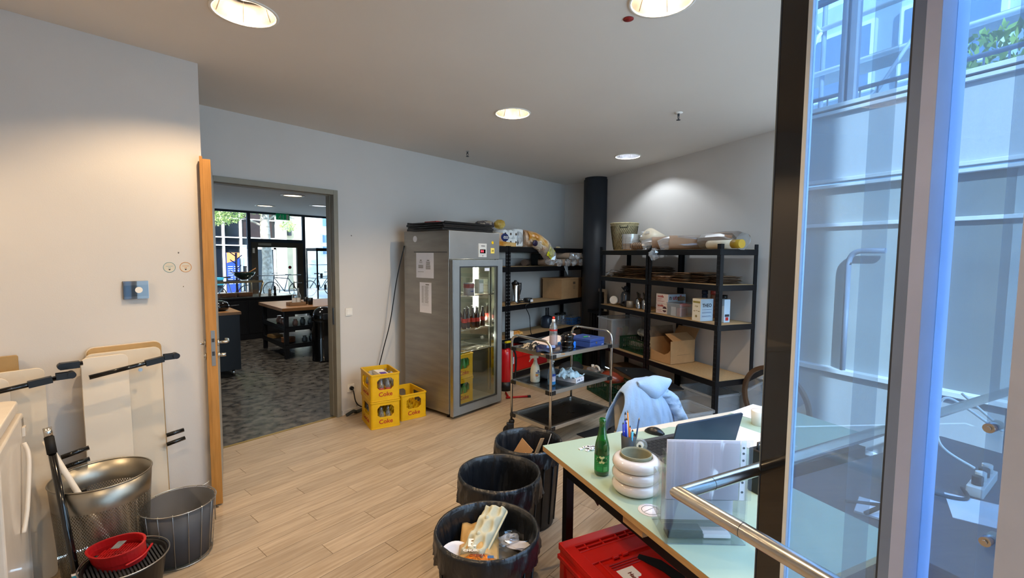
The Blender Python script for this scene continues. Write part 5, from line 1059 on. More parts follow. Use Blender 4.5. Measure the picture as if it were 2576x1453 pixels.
def crate_lattice(t, w, d, h, m, parts=True):
    mb = B(); mb.ring(rr(0, 0, w, d, .015), rr(.005, .005, w-.005, d-.005, .012), h-.02, h); mb.ring(rr(0, 0, w, d, .015), rr(.005, .005, w-.005, d-.005, .012), 0, .02); mb.box(0, 0, 0, w, d, .005); mb.ring(rr(0, 0, w, d, .015), rr(.005, .005, w-.005, d-.005, .012), h*.45, h*.45+.012)
    n1, n2 = int(w/.035), int(d/.035)
    for k in range(n1+1): x = k*(w-.008)/n1; mb.box(x, 0, .015, x+.008, .004, h-.015).box(x, d-.004, .015, x+.008, d, h-.015)
    for k in range(n2+1): y = k*(d-.008)/n2; mb.box(0, y, .015, .004, y+.008, h-.015).box(w-.004, y, .015, w, y+.008, h-.015)
    for x, y in ((0, 0), (w-.05, 0), (0, d-.004), (w-.05, d-.004)): mb.box(x, y, 0, x+.05, y+.004, h)
    return mb.build('body', m, t)
t = RT('green_crate', 'dark green lattice crate on the fourth shelf holding bowls', 'crate', 1.18, .46, .532, R(0)); crate_lattice(t, .60, .38, .17, M_green)
tag(B().lathe([(.06, 0), (.085, .13), (.08, .13), (.055, .01)], seg=26, cap=False).build('white_tub', M_white, None, loc=SW(1.30, .22, .575)), 'white round tub standing in the upper green crate', 'tub')
mb = B(); mb.tube([(0, 0, 0), (.22, .02, .01)], [.045, .05], 14); mb.sphere((.24, .02, .01), .05, 12, 8); tag(mb.build('white_bag', mat('white_bag', 'c8ccc8', .5, bump=.2, bscale=20), None, loc=SW(1.40, .34, .75), rz=UA), 'white bundled bag lying across the upper green crate', 'bag')
tag(crumple(B(), (0, 0, .05), (.12, .1, .06), 12, 6, .15).build('clear_bag', M_film, None, loc=SW(1.62, .24, .545)), 'crumpled clear bag inside the upper green crate', 'bag')
t = RT('clear_storage_bin', 'large clear plastic bin behind the trolley handle, on the rear rack', 'storage bin', 1.80, .46, .532); mb = B(); mb.ring(rr(0, 0, .36, .50, .03), rr(.004, .004, .356, .496, .028), 0, .40); mb.prism(rr(0, 0, .36, .50, .03), 0, .004); mb.ring(rr(-.012, -.012, .372, .512, .034), rr(.004, .004, .356, .496, .028), .385, .40); mb.build('bin', M_milky, t)
mb = B(); mb.ring(rr(.08, .20, .28, .24, .01), rr(.085, .205, .275, .235, .008), 0, .01); mb.build('inner_rib', M_white, t)
for i, (x, y, c, lb) in enumerate(((.12, .30, 'a05a3c', 'orange-brown packet inside the large clear bin'), (.2, .15, '55704a', 'green packet inside the large clear bin'))): tag(B().obox((0, 0, .13), (.05, .08, .24), .3, .2).build('packet', mat('bin_pack'+c, c, .6), None, .004, loc=rc_.location*0+SW(1.80+x, .46-y, .54), rz=UA), lb, 'packet')
tag(B().lathe([(.075, 0), (.085, .05), (.07, .09), (.03, .11), (.0, .115)], seg=20).build('pink_bottle_top', mat('pale_pink', 'c8a49a', .5), None, loc=SW(2.14, -.36, .0)), 'pale pink round canister bottom on the floor by the jerry can', 'canister')
# floor level under the right racks
t = RT('brown_carton', 'low brown carton on the floor behind the jerry can', 'box', 1.55, .30, 0); B().box(0, -.1, 0, .5, .2, .26).build('carton', M_cardd, t, .003); B().box(-.001, -.02, .08, 0, .1, .2).build('label', M_card, t)
t = RT('green_crate', 'lower dark green lattice crate on the floor with a red net bag', 'crate', 1.28, -.17, .0, R(-3)); t.location = SW(1.22, -.08, 0); crate_lattice(t, .56, .36, .22, M_green)
for q in range(5): pass
tag(crumple(B(), (0, 0, .07), (.20, .13, .08), 16, 8, .12, True).build('red_net_bag', mat('red_net', '8a3a24', .3, coat=.5, scale=6, var=.35), None, loc=SW(1.48, -.24, .15), rz=UA), 'shiny red-brown bag filling the lower green crate', 'bag')
tag(crumple(B(), (0, 0, .06), (.30, .16, .08), 16, 8, .12, True).build('dark_red_bag', mat('dark_red', '4a2420', .35, scale=5, var=.4), None, loc=SW(.85, .31, .05), rz=UA), 'dark red wrapped heap under the front rack', 'bag')
# translucent bins with peeling black lid
def milky_bin(a, b, rz, w, d, h, lb):
    t = RT('translucent_bin', lb, 'storage bin', a, b, 0, rz); mb = B(); mb.ring(rr(0, 0, w, d, .03), rr(.004, .004, w-.004, d-.004, .028), 0, h); mb.prism(rr(0, 0, w, d, .03), 0, .004); mb.ring(rr(-.014, -.014, w+.014, d+.014, .036), rr(.004, .004, w-.004, d-.004, .028), h-.02, h); mb.build('bin', M_milky, t)
    B().prism(rr(.02, .02, w-.02, d-.02, .02), .01, h*.6).build('contents', mat('grey_contents', '6a6c6c', .8, scale=5, var=.3), t); return t
milky_bin(.50, .08, 0, .56, .40, .30, 'translucent storage bin under the front rack, below the black board'); milky_bin(.06, .42, 0, .46, .40, .36, 'translucent storage bin at the right end under the front rack')
milky_bin(-.10, -.10, R(0), .36, .34, .28, 'small translucent bin next to the rack\'s front leg')
t = RT('peeling_board', 'black board with peeling worn edges lying on the storage bins', 'board', .42, -.02, .335, R(0)); o = B().box(0, 0, 0, .68, .46, .012).build('board', mat('peeled_black', '1a1b1d', .35, scale=4, col2='8f8a80', thr=(.66, .70)), t); t.rotation_euler = (R(7), R(-6), UA)
# round mirror
t = thing('round_mirror', 'round brown-framed mirror leaning on the right wall', 'mirror', SW(-.36, .40, .38), UA)
t.rotation_euler = (R(-8), 0, UA); mb = B(); seg = 48
mb.lathe([(.33, 0), (.37, 0), (.37, .03), (.33, .03), (.33, 0)], seg=seg, cap=False); o = mb.build('frame', mat('walnut', '5a4432', .4, scale=5, var=.2), t, .002); o.rotation_euler.x = -PI/2
mb = B(); mb.lathe([(.33, .012), (0, .012)], seg=seg, cap=False); o = mb.build('mirror_glass', mat('mirror', 'f4f4f4', .015, 1, var=0), t); o.rotation_euler.x = -PI/2

# ================================================================== SERVING TROLLEY
TR = math.atan2(-.14, .86); TL, TW = .865, .53
tro = thing('serving_trolley', 'three-tier stainless serving trolley in the middle of the room', 'trolley', (3.35, 2.355, 0), TR)
tm = Matrix.Translation((3.35, 2.355, 0)) @ Matrix.Rotation(TR, 4, 'Z')
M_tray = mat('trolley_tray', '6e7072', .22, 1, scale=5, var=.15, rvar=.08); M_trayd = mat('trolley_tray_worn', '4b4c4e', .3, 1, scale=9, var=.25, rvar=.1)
for i, z in enumerate((.23, .56, .89)):
    P, Q = rr(0, 0, TL, TW, .03), rr(.025, .025, TL-.025, TW-.025, .03)
    mb = B(); mb.prism(P, z-.022, z-.018); mb.ring(rr(-.004, -.004, TL+.004, TW+.004, .034), Q, z-.03, z+.006)
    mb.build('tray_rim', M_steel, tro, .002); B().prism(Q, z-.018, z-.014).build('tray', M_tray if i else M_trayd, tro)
for (x, y) in ((0, 0), (TL, 0), (0, TW), (TL, TW)):
    for z in (.23, .56, .89):
        sx = 1 if x == 0 else -1; sy = 1 if y == 0 else -1
        mb = B(); a, b_ = sorted((x-sx*.012, x+sx*.055)); c_, d_ = sorted((y-sy*.014, y-sy*.004)); mb.box(a, c_, z-.032, b_, d_, z+.004)
        c_, d_ = sorted((y-sy*.012, y+sy*.055)); a, b_ = sorted((x-sx*.014, x-sx*.004)); mb.box(a, c_, z-.032, b_, d_, z+.004)
        mb.build('corner_guard', M_black, tro, .002)
hr = .0125
for x, top in ((-.002, 1.01), (TL+.002, 1.02)):
    P = [(x, -.002, .14), (x, -.002, top-.09)]+arc((x, -.002, top-.09), (x, .09, top), (x, -.002, top), 8)+[(x, TW-.09, top)]+arc((x, TW-.09, top), (x, TW+.002, top-.09), (x, TW+.002, top), 8)+[(x, TW+.002, .14)]
    B().tube(P, hr, 14).build('tube_frame', M_steel_h, tro)
for (x, y, a) in ((0, 0, 2.2), (TL, 0, 1.2), (0, TW, 2.6), (TL, TW, .5)):
    cas = B(); cas.cyl((x, y, .13), (x, y, .165), .028, seg=16); ca, sa = math.cos(a), math.sin(a)
    cas.obox((x+ca*.015, y+sa*.015, .10), (.07, .045, .07), a); o = cas.build('castor', M_black, tro, .008)
    mb = B(); c = Vector((x+ca*.03, y+sa*.03, .055)); n_ = Vector((-sa, ca, 0)); mb.cyl(c-n_*.013, c+n_*.013, .055, seg=24); mb.build('wheel', M_rubber, o)
def TT(name, lab, cat, x, y, z, rz=0, group=None): return thing(name, lab, cat, tm @ Vector((x, y, z)), TR+rz, group)
t = TT('cleaner_bottle', 'tall clear bottle with red cap and pink liquid on the trolley top', 'bottle', .185, .155, .877)
B().lathe([(.034, 0), (.037, .01), (.037, .20), (.034, .245), (.02, .275), (.013, .285)], seg=24).build('bottle', M_cglass, t); B().lathe([(.0, .003), (.034, .003), (.035, .075), (0, .076)], seg=20).build('liquid', mat('pink_soap', '9a4a60', .2, coat=.4), t); B().lathe([(.016, .282), (.016, .305), (.012, .31)], seg=14).build('neck', M_white, t); B().lathe([(.013, .308), (.011, .33), (0, .335)], seg=12).build('cap', mat('cap_bright_red', 'd8301c', .4), t)
B().lathe([(.0376, .07), (.0376, .16)], seg=24, cap=False).build('label', clear('soap_label', (.9, .75, .75), .4, .1, .3, .4, (.62, .50, .50)), t); B().lathe([(.038, .20), (.038, .215)], seg=24, cap=False).build('red_band', M_redtext, t)
for k in range(3): tag(B().lathe([(.055, 0), (.062, .008), (.058, .030), (.066, .048), (.064, .058), (.05, .058), (.045, .01)], seg=26, cap=False).build('black_bowl', M_blackg, None, loc=tm @ Vector((.30, .085, .877+k*.050))), ['lowest', 'middle', 'topmost'][k]+' of the three glossy black dishes stacked on the trolley', 'dish', 'stack of black dishes')
t = TT('cash_box', 'blue metal cash box with keys on the trolley top', 'box', .585, .04, .877, R(4)); M_cash = mat('cash_blue', '2c4584', .45)
B().prism(rr(0, 0, .24, .27, .008), 0, .055).build('body', M_cash, t, .003); B().prism(rr(-.002, -.002, .242, .272, .008), .057, .085).build('lid', M_cash, t, .004)
mb = B(); mb.cyl((.10, -.004, .045), (.10, .001, .045), .011, seg=18); mb.build('lock', M_steel_h, t); B().box(.19, -.001, .015, .225, 0, .019).build('maker_mark', M_white, t)
t = TT('key_bunch', 'small key bunch with green tag lying on the blue cash box', 'keys', .70, .16, .965); mb = B(); mb.tube([(.018*math.cos(q*PI/8), .018*math.sin(q*PI/8), 0) for q in range(16)], .0015, 6, closed=True).box(.01, -.005, 0, .06, .006, .003).obox((.02, .02, .003), (.045, .012, .003), 1.0); mb.build('keys', M_steel_h, t); B().obox((-.04, .005, .003), (.07, .018, .006), .2).build('tag', mat('tag_green', '3a9a5a', .5), t)
t = TT('sponge_pack', 'bright blue sponge pack behind the black dishes', 'pack', .33, .20, .877); B().box(0, -.06, 0, .16, .04, .065).build('pack', mat('pack_blue', '1f6fd0', .4, scale=12, var=.2), t, .008); B().box(.01, -.061, .02, .06, -.0605, .045).build('label', M_white, t)
t = TT('paper_stack', 'white folded paper sheets lying across the back of the trolley top', 'paper', .22, .32, .877, R(6)); mb = B()
for k in range(4): mb.obox((.20, .06, .01+k*.014), (.42, .20, .003), .05*k, .06, -.05)
mb.build('sheets', mat('paper_pinkish', 'd5c6c0', .8), t)
t = TT('patterned_rag', 'crumpled black and white patterned cloth at the trolley\'s left end', 'cloth', .13, .34, .877)
mb = B(); mb.grid(lambda u, v: Vector((-.11+.24*u+.01*math.sin(9*v), -.17+.36*v, .008+.075*abs(noise.noise((u*5.1, v*6.2, 1.3)))*math.sin(PI*u)*math.sin(PI*v)**.5+.022*math.sin(PI*u)*math.sin(PI*v))), 26, 30); mb.build('cloth', mat('zebra_cloth', '20201f', .9, scale=16, col2='b4a894', thr=(.50, .54), stretch=(1, 2.2, 1)), t)
t = TT('blue_bag', 'dark blue leaflet sack and flattened carton near the trolley\'s near corner', 'packet', .10, .14, .880, R(-35)); mb = B(); mb.grid(lambda u, v: Vector((-.12+.24*u, -.08+.14*v, .02+.05*math.sin(PI*v)+.012*math.sin(u*7))), 12, 8); mb.build('sleeve', mat('sleeve_navy', '16224e', .4, scale=6, col2='10121a'), t, 0, .002); B().box(-.08, -.105, .005, .14, -.065, .010).build('carton_flap', M_card, t); B().box(-.02, -.045, .055, .06, -.02, .075).build('print', mat('pale_print', '8a9cc8', .6), t)
mb = B(); crumple(mb, (0, 0, .012), (.09, .04, .012), 14, 6, .2); tag(mb.build('black_cloth', M_black, None, loc=tm @ Vector((.24, .035, .885))), 'flat black scrap in front of the black dishes', 'cloth')
tag(B().box(0, 0, 0, .14, .03, .02).build('pale_bar', M_white, None, .004, loc=tm @ Vector((.72, .40, .877)), rz=TR+.6), 'pale bar lying by the far right corner of the trolley top', 'bar')
tag(B().sphere((0, 0, 0), .035, 14, 8).build('pink_ball', mat('pale_pink', 'c8a49a', .5), None, loc=tm @ Vector((.80, .45, .915))), 'small pale ball at the trolley\'s rear right corner', 'ball')
SPR = [(.036, 0), (.042, .008), (.042, .11), (.036, .15), (.018, .19), (.015, .215)]
t = TT('spray_bottle', 'cream spray bottle with blue logo print on the middle trolley shelf', 'spray bottle', .165, .375, .547); M_cream = mat('cream_plastic', 'd6cfb8', .4)
B().lathe([(r*1.12, z) for r, z in SPR], seg=26).build('body', M_cream, t); mb = B(); mb.cyl((0, 0, .21), (0, 0, .24), .016, seg=14).box(-.055, -.011, .235, .03, .011, .262); mb.build('spray_head', M_cream, t, .003); mb = B(); mb.tube([(-.03, 0, .24), (-.05, 0, .225), (-.062, 0, .20)], .006, 6); mb.build('trigger', M_cream, t)
t.rotation_euler.z = TR-R(25)
def wraplabel(mb, r, a0, a1, z0, z1, n=8):
    for k in range(n):
        p, q = R(a0+(a1-a0)*k/n), R(a0+(a1-a0)*(k+1)/n); mb.add([(r*math.cos(p), r*math.sin(p), z0), (r*math.cos(q), r*math.sin(q), z0), (r*math.cos(q), r*math.sin(q), z1), (r*math.cos(p), r*math.sin(p), z1)], [(0, 1, 2, 3)])
    return mb
for (z0, z1, a0, a1, m) in ((.108, .124, -105, -85, M_inkblue), (.102, .107, -128, -68, M_inkblue), (.092, .099, -128, -68, M_inkblue), (.072, .088, -130, -95, mat('print_orange', 'c8862c', .6)), (.072, .086, -95, -65, mat('print_sage', '8a9a80', .6)), (.064, .071, -128, -95, M_redtext), (.054, .056, -125, -70, M_ink), (.047, .049, -120, -72, M_ink), (.036, .038, -122, -72, M_ink)):
    wraplabel(B(), .0474, a0+25, a1+25, z0, z1).build('print', m, t)
t = TT('spray_bottle', 'clear spray bottle with blue label, right of the cream one', 'spray bottle', .215, .20, .547); B().lathe([(.036, 0), (.040, .01), (.040, .09), (.030, .15), (.016, .20)], seg=22).build('body', clear('blue_clear', (.72, .82, .9), .06, .1, .5, .12, (.35, .5, .62)), t); B().lathe([(0, .004), (.035, .004), (.037, .05), (0, .05)], seg=20).build('liquid', mat('blue_liquid', '6fa0b8', .2), t); mb = B(); mb.cyl((0, 0, .20), (0, 0, .215), .017, seg=14).box(-.04, -.01, .215, .03, .01, .235); mb.build('spray_head', mat('grey_clear', 'b8b4aa', .4), t, .003); mb = B(); mb.cyl((0, 0, .04), (0, 0, .2), .004, seg=6); mb.build('dip_tube', M_white, t)
for (z0, z1, m) in ((.088, .112, mat('label_navy', '1c3a80', .5)), (.04, .088, mat('label_pale', 'b8b6c8', .6)), (.012, .04, mat('label_azure', '1f6fa8', .5))): wraplabel(B(), .0412, -150, -70, z0, z1, 10).build('label', m, t)
mb = wraplabel(B(), .0416, -148, -80, .075, .078); wraplabel(mb, .0416, -148, -80, .062, .065); wraplabel(mb, .0416, -148, -80, .05, .052); mb.build('print', M_inkblue, t)
t = TT('glove_box', 'white box with crumpled pale blue gloves on the middle trolley shelf', 'box', .42, .07, .547, R(10)); B().box(0, 0, 0, .15, .24, .045).build('box', M_paper, t, .002); text('lettering', 'DYNE', .022, (.045, -.001, .024), FRONT, M_inkblue, t)
mb = B(); mb.cyl((.105, -.001, .026), (.105, 0, .026), .006, seg=12); mb.build('print', M_inkblue, t)
mb = B(); mb.grid(lambda u, v: Vector((-.06+.26*u, .02+.22*v, .052+.045*math.sin(PI*u)*math.sin(PI*v)+.05*noise.noise((u*3.3, v*3.7, 3.1))+.022*noise.noise((u*9.3, v*9.7, 3.1)))), 22, 18, False); mb.build('gloves', mat('glove_blue', '9cbccb', .6, scale=5, col2='c6d8de'), t, 0, .002)
mb = B(); mb.sphere((0, 0, .04), (.16, .09, .045), 18, 8, .05); tag(mb.build('grey_cloth', mat('grey_cloth', '4c4e50', .9), None, loc=tm @ Vector((.40, .40, .547)), rz=TR), 'grey folded cloth at the back of the middle trolley shelf', 'cloth')
tag(B().prism(rr(0, 0, .55, .40, .01), .001, .006).build('dark_mat', mat('dark_mat', '2a2826', .6, scale=6, var=.2), None, loc=(3.80, 2.02, 0), rz=R(-12)), 'dark rectangular mat on the floor right of the trolley', 'mat')

# ================================================================== THREE BLACK BINS
def bag_rim(t, R0, H, drop, seed, gap=0):
    rnd = random.Random(seed); seg = 192
    ph = [rnd.uniform(0, 6) for _ in range(6)]
    def wob(a, k=1): return (math.sin(a*7+ph[0])*.35+math.sin(a*13+ph[1])*.3+math.sin(a*23+ph[2])*.25+math.sin(a*41+ph[3])*.2)*k
    rows = [(R0*.78, H-.44, .006), (R0*.80, H-.36, .010), (R0*.83, H-.28, .013), (R0*.86, H-.20, .013), (R0*.885, H-.12, .012), (R0*.91, H-.07, .009), (R0*.955, H-.03, .005), (R0*.985, H+.006, .0015), (R0*1.03, H+.010, .0015), (R0*1.055, H-.012, .003), (R0*1.06, H-.035, .006), (R0*1.065, H-.055, .009), (R0*1.06, H-drop*.8, .012), (R0*1.055, H-drop, .016)]
    V = []; F = []
    for j, (r, z, k) in enumerate(rows):
        for i in range(seg):
            a = 2*PI*i/seg; q = wob(a+j*.05, k)+k*.9*noise.noise((math.cos(a)*3+seed, math.sin(a)*3, j*.35)); q += k*.5*noise.noise((math.cos(a)*11, math.sin(a)*11+seed, j*.9)); zz = z+(wob(a*.9+1, .012) if j == len(rows)-1 else 0)
            V.append(((r+q)*math.cos(a), (r+q)*math.sin(a), zz))
    for j in range(len(rows)-1):
        for i in range(seg): h = (i+1) % seg; F.append((j*seg+i, j*seg+h, (j+1)*seg+h, (j+1)*seg+i))
    mb = B(); mb.add(V, F, True); mb.add([(R0*.80*math.cos(2*PI*i/24), R0*.80*math.sin(2*PI*i/24), H-.44) for i in range(24)], [tuple(range(24))])
    return mb.build('bin_liner', M_bag, t)
def bin_(loc, lab, seed, H=.54, R0=.225, drop=.10):
    t = thing('waste_bin', lab, 'bin', loc, 0); r = R0
    mb = B(); mb.lathe([(r*.80, 0), (r*.82, .01), (r*.97, H-.06), (r*1.02, H-.055), (r*1.03, H-.01), (r*1.0, H), (r*.97, H-.01), (r*.95, H-.08), (r*.78, .02), (0, .02)], seg=56); mb.build('barrel', M_bin, t)
    for k in range(16): a = 2*PI*k/16; mb = B(); mb.tube([(r*.835*math.cos(a), r*.835*math.sin(a), .03), (r*.965*math.cos(a), r*.965*math.sin(a), H-.1)], .005, 6); mb.build('rib', M_bin, t)
    bag_rim(t, R0, H, drop, seed); return t
b1 = bin_((1.475, 1.375, 0), 'nearest black bin with liner, filled with coffee bag and egg carton', 3)
b2 = bin_((1.925, 1.70, 0), 'empty lined black bin in the middle of the three bins', 11, drop=.12)
b3 = bin_((2.395, 1.86, 0), 'farthest black bin, beside the desk corner, with cardboard scraps', 23, R0=.215)
# rubbish in the near bin
fl1 = thing('coffee_bag', 'crumpled gold and orange coffee bag in the nearest bin', 'bag', (1.45, 1.40, .455), R(-48))
fl1.scale = (.88, .88, .88); M_gold = mat('coffee_gold', 'b8935a', .35, scale=7, var=.12, bump=.4, bscale=14); M_orangeb = mat('coffee_orange', 'd87a18', .4)
def bagf(u, v, k=0): return Vector((-.10+.20*u, -.19+.38*v, .045*math.sin(PI*u)*math.sin(PI*min(1, v*1.1))**.6+.012*noise.noise((u*6, v*7, 2))+k+.02*v))
nb_ = B(); nb_.grid(lambda u, v: bagf(u, .22+v*.78), 16, 20); nb_.build('bag_body', M_gold, fl1, 0, .003)
nb_ = B(); nb_.grid(lambda u, v: bagf(u, v*.22, .0), 16, 6); nb_.build('orange_end', M_orangeb, fl1, 0, .003)
text('lettering', 'E', .085, (-.035, -.055, .062), (0, 0, 0), M_white, fl1, bold=.003); text('lettering', 'CHOICE', .024, (-.03, -.105, .056), (0, 0, 0), M_white, fl1, bold=.0008); text('lettering', 'CREMA', .024, (-.005, -.135, .05), (.1, 0, 0), mat('print_brown', '7a2c10', .6), fl1, bold=.0008)
B().obox((.06, -.14, .045), (.03, .02, .001)).build('badge', mat('badge_blue', '2a5a8a', .5), fl1)
t = thing('egg_carton', 'pale yellow-green egg carton half lying on the coffee bag', 'egg carton', (1.50, 1.415, .50), R(-62+12)); t.rotation_euler = (R(12), R(-9), R(-72))
M_egg = mat('egg_pulp', 'bcb9a0', .8, scale=30, var=.06, bump=.1)
def eggf(u, v):
    x, y = -.055+.11*u, -.15+.30*v; cx_ = (u*2) % 1-.5; cy_ = (v*3) % 1-.5; d = math.hypot(cx_, cy_)
    e = min(u, 1-u, v*2.5, (1-v)*2.5)
    return Vector((x, y, .035*min(1, e*9)-(.03*max(0, math.cos(min(1, d/.45)*PI/2)) if e > .06 else 0)))
mb = B(); mb.grid(eggf, 24, 60); mb.build('cups', M_egg, t, 0, .003)
mb = B(); mb.ring(rr(-.065, -.16, .065, .16, .03, 6), rr(-.053, -.148, .053, .148, .025, 6), -.004, .0); mb.build('rim', M_egg, t)
for y_ in (-.05, .05): mb = B(); mb.lathe([(.022, 0), (.008, .045), (.0, .047)], (0, y_, .0), 14); mb.build('peak', M_egg, t)
t = thing('plastic_tub_lid', 'clear round plastic tub with crumpled foil in the nearest bin', 'plastic tub', (1.585, 1.30, .43)); t.rotation_euler = (R(-10), R(14), 0)
mb = B(); mb.lathe([(.075, 0), (.085, .03), (.10, .045), (.105, .05), (.10, .055)], seg=40, cap=False); mb.lathe([(0, 0), (.075, 0)], seg=32, cap=False); mb.build('tub', M_acryl, t); mb = B(); crumple(mb, (-.01, .03, .03), (.06, .04, .025), 14, 8, .25); mb.build('foil', M_film, t); mb = B(); crumple(mb, (0, -.02, .015), (.06, .06, .012), 14, 8, .1); mb.build('paper', mat('tissue_grey', 'b9b4b4', .8), t)
t = thing('white_plate', 'white paper plate edge at the left inside the nearest bin', 'plate', (1.345, 1.44, .44)); t.rotation_euler = (R(20), R(-15), 0); B().lathe([(0, 0), (.06, .002), (.075, .012)], seg=30, cap=False).build('plate', M_paper, t, 0, .002)
tag(B().sphere((0, 0, 0), (.17, .17, .05), 24, 8, .06).build('rubbish_heap', mat('rubbish', '8a8276', .7, scale=12, col2='c4beb2'), None, loc=(1.475, 1.375, .36)), 'pale crumpled rubbish under the coffee bag in the nearest bin', 'rubbish')
for i, (x, y, z, s, a, m, lb) in enumerate([(2.33, 1.87, .46, (.12, .004, .18), .5, M_card, 'left brown cardboard piece in the farthest bin'), (2.41, 1.80, .47, (.11, .004, .20), -.5, M_card, 'taller folded cardboard piece in the farthest bin'), (2.29, 1.81, .44, (.07, .004, .10), .2, M_paper, 'small white card in the farthest bin'), (2.50, 1.78, .49, (.08, .004, .17), -.3, mat('card_printed', 'c9bcae', .7), 'pale printed carton scrap in the farthest bin')]):
    o = B().obox((0, 0, 0), s).build('cardboard_scrap', m, None, .001, loc=(x, y, z)); o.rotation_euler = (R(18), R(20 if i % 2 else -24), a+.9); tag(o, lb, 'cardboard')
mb = B(); crumple(mb, (0, 0, 0), (.15, .15, .06), 14, 6, .15); tag(mb.build('rubbish_heap', mat('rubbish_dark', '3a342e', .8, scale=10), None, loc=(2.395, 1.86, .32)), 'dark rubbish at the bottom of the farthest bin', 'rubbish')

# ================================================================== DESK
DA = math.atan2(-.432, .902); A0 = Vector((1.965, 1.428, 0)); DZ = .76
dm = Matrix.Translation(A0) @ Matrix.Rotation(DA, 4, 'Z')
def DP(x, ny, z=DZ): return dm @ Vector((x, -ny, z))
def DT(name, lab, cat, x, ny, z=DZ, rz=0, group=None): return thing(name, lab, cat, DP(x, ny, z), DA+rz, group)
desk = thing('desk', 'pale mint-green worn desk top on black steel legs', 'desk', A0, DA)
M_mint = mat('mint_top', 'a2b6a2', .38, scale=2.2, var=.03)
# worn paint: bare cream patches along the far edge (own shape of wear)
nt_ = M_mint.node_tree; n_ = nt_.nodes; l_ = nt_.links; bs = n_['Principled BSDF']
tc_ = n_.new('ShaderNodeTexCoord'); sp_ = n_.new('ShaderNodeSeparateXYZ'); l_.new(tc_.outputs['Object'], sp_.inputs[0])
nz_ = n_.new('ShaderNodeTexNoise'); nz_.inputs['Scale'].default_value = 5; nz_.inputs['Detail'].default_value = 8; l_.new(tc_.outputs['Object'], nz_.inputs[0])
m1 = n_.new('ShaderNodeMath'); m1.operation = 'MULTIPLY_ADD'; l_.new(sp_.outputs['Y'], m1.inputs[0]); m1.inputs[1].default_value = 3.4; m1.inputs[2].default_value = .0
gx = n_.new('ShaderNodeMapRange'); gx.inputs[1].default_value = .30; gx.inputs[2].default_value = .62; gx.inputs[3].default_value = -.5; gx.inputs[4].default_value = .0; l_.new(sp_.outputs['X'], gx.inputs[0])
gx2 = n_.new('ShaderNodeMapRange'); gx2.inputs[1].default_value = 1.25; gx2.inputs[2].default_value = 1.6; gx2.inputs[3].default_value = 0; gx2.inputs[4].default_value = -.35; l_.new(sp_.outputs['X'], gx2.inputs[0])
m2 = n_.new('ShaderNodeMath'); m2.operation = 'ADD'; l_.new(m1.outputs[0], m2.inputs[0]); l_.new(gx.outputs[0], m2.inputs[1])
m4 = n_.new('ShaderNodeMath'); m4.operation = 'ADD'; l_.new(m2.outputs[0], m4.inputs[0]); l_.new(gx2.outputs[0], m4.inputs[1])
m3 = n_.new('ShaderNodeMath'); m3.operation = 'MULTIPLY_ADD'; l_.new(nz_.outputs[0], m3.inputs[0]); m3.inputs[1].default_value = .55; l_.new(m4.outputs[0], m3.inputs[2])
rp_ = n_.new('ShaderNodeValToRGB'); rp_.color_ramp.elements[0].position = .095; rp_.color_ramp.elements[1].position = .11; l_.new(m3.outputs[0], rp_.inputs[0])
mx_ = n_.new('ShaderNodeMix'); mx_.data_type = 'RGBA'; old = bs.inputs['Base Color'].links[0].from_socket; l_.new(rp_.outputs[0], mx_.inputs[0]); l_.new(old, mx_.inputs[6]); mx_.inputs[7].default_value = hx('d8cdbb'); l_.new(mx_.outputs[2], bs.inputs['Base Color'])
M_ply = mat('ply_edge', 'b58f5e', .7, scale=12, var=.12, stretch=(1, 1, 12))
DL, DD = 1.80, 1.27
LSH = [(0, 0), (0, -DD), (.80, -DD), (.80, -.62), (DL, -.62), (DL, 0)]
B().prism(LSH, DZ-.028, DZ-.002).build('board', M_ply, desk, .0015); B().prism(LSH, DZ-.002, DZ).build('top_surface', M_mint, desk)
for (x, y) in ((.10, -.10), (.10, -DD+.08), (DL-.12, -.10), (.70, -DD+.08), (DL-.12, -.54)): B().box(x-.02, y-.02, 0, x+.025, y+.02, DZ-.03).build('leg', M_blacks, desk, .002)
for x in (.10, .70): B().box(x-.018, -DD+.06, .62, x+.018, -.1, .66).build('side_rail', M_blacks, desk, .002)
B().box(.1, -.66, .665, DL-.12, -.62, .73).build('cross_beam', M_blacks, desk, .002)
mb = B(); mb.tube([(.10, -.34, .70), (.10, -.34, .62), (.12, -.34, .58), (.14, -.34, .62)], .008, 6); mb.build('clamp_hook', M_black, desk)
B().box(.02, -.78, .69, .06, -.66, .725).build('bracket', M_card, desk)
B().box(.55, -DD+.1, .0, .57, -.2, .70).build('modesty_panel', mat('desk_panel', '8f8472', .8), desk)
# pop bottle
t = DT('soda_bottle', 'green glass soda bottle with green label on the desk', 'bottle', .100, .395, DZ)
B().lathe([(.028, 0), (.033, .006), (.034, .02), (.034, .125), (.030, .15), (.020, .19), (.0145, .225), (.0135, .245), (.0155, .248), (.0155, .262), (.0125, .265)], seg=32).build('glass', M_gglass, t)
B().lathe([(0, .004), (.030, .004), (.0325, .02), (.0325, .12), (.029, .145), (0, .145)], seg=24).build('drink', clear('green_drink', (.02, .30, .06), .1, .05, .3, .35, (.01, .12, .02)), t)
M_slab = mat('soda_label', '12803c', .45); B().lathe([(.0345, .022), (.0345, .098)], seg=32, cap=False).build('label', M_slab, t)
va = math.atan2(-(A0.y), -(A0.x))   # towards the viewer
vb = va-DA
def curved_text(s, size, r, z, m, par, ang0, spacing, bold=0, shear=0):
    n = len(s)
    for i, ch in enumerate(s):
        a = ang0+(i-(n-1)/2)*spacing/r; text('letter', ch, size, (r*math.cos(a), r*math.sin(a), z), (PI/2, 0, a+PI/2), m, par, .0003, bold=bold, shear=shear)
lg = B(); cen = vb-.12
star = []
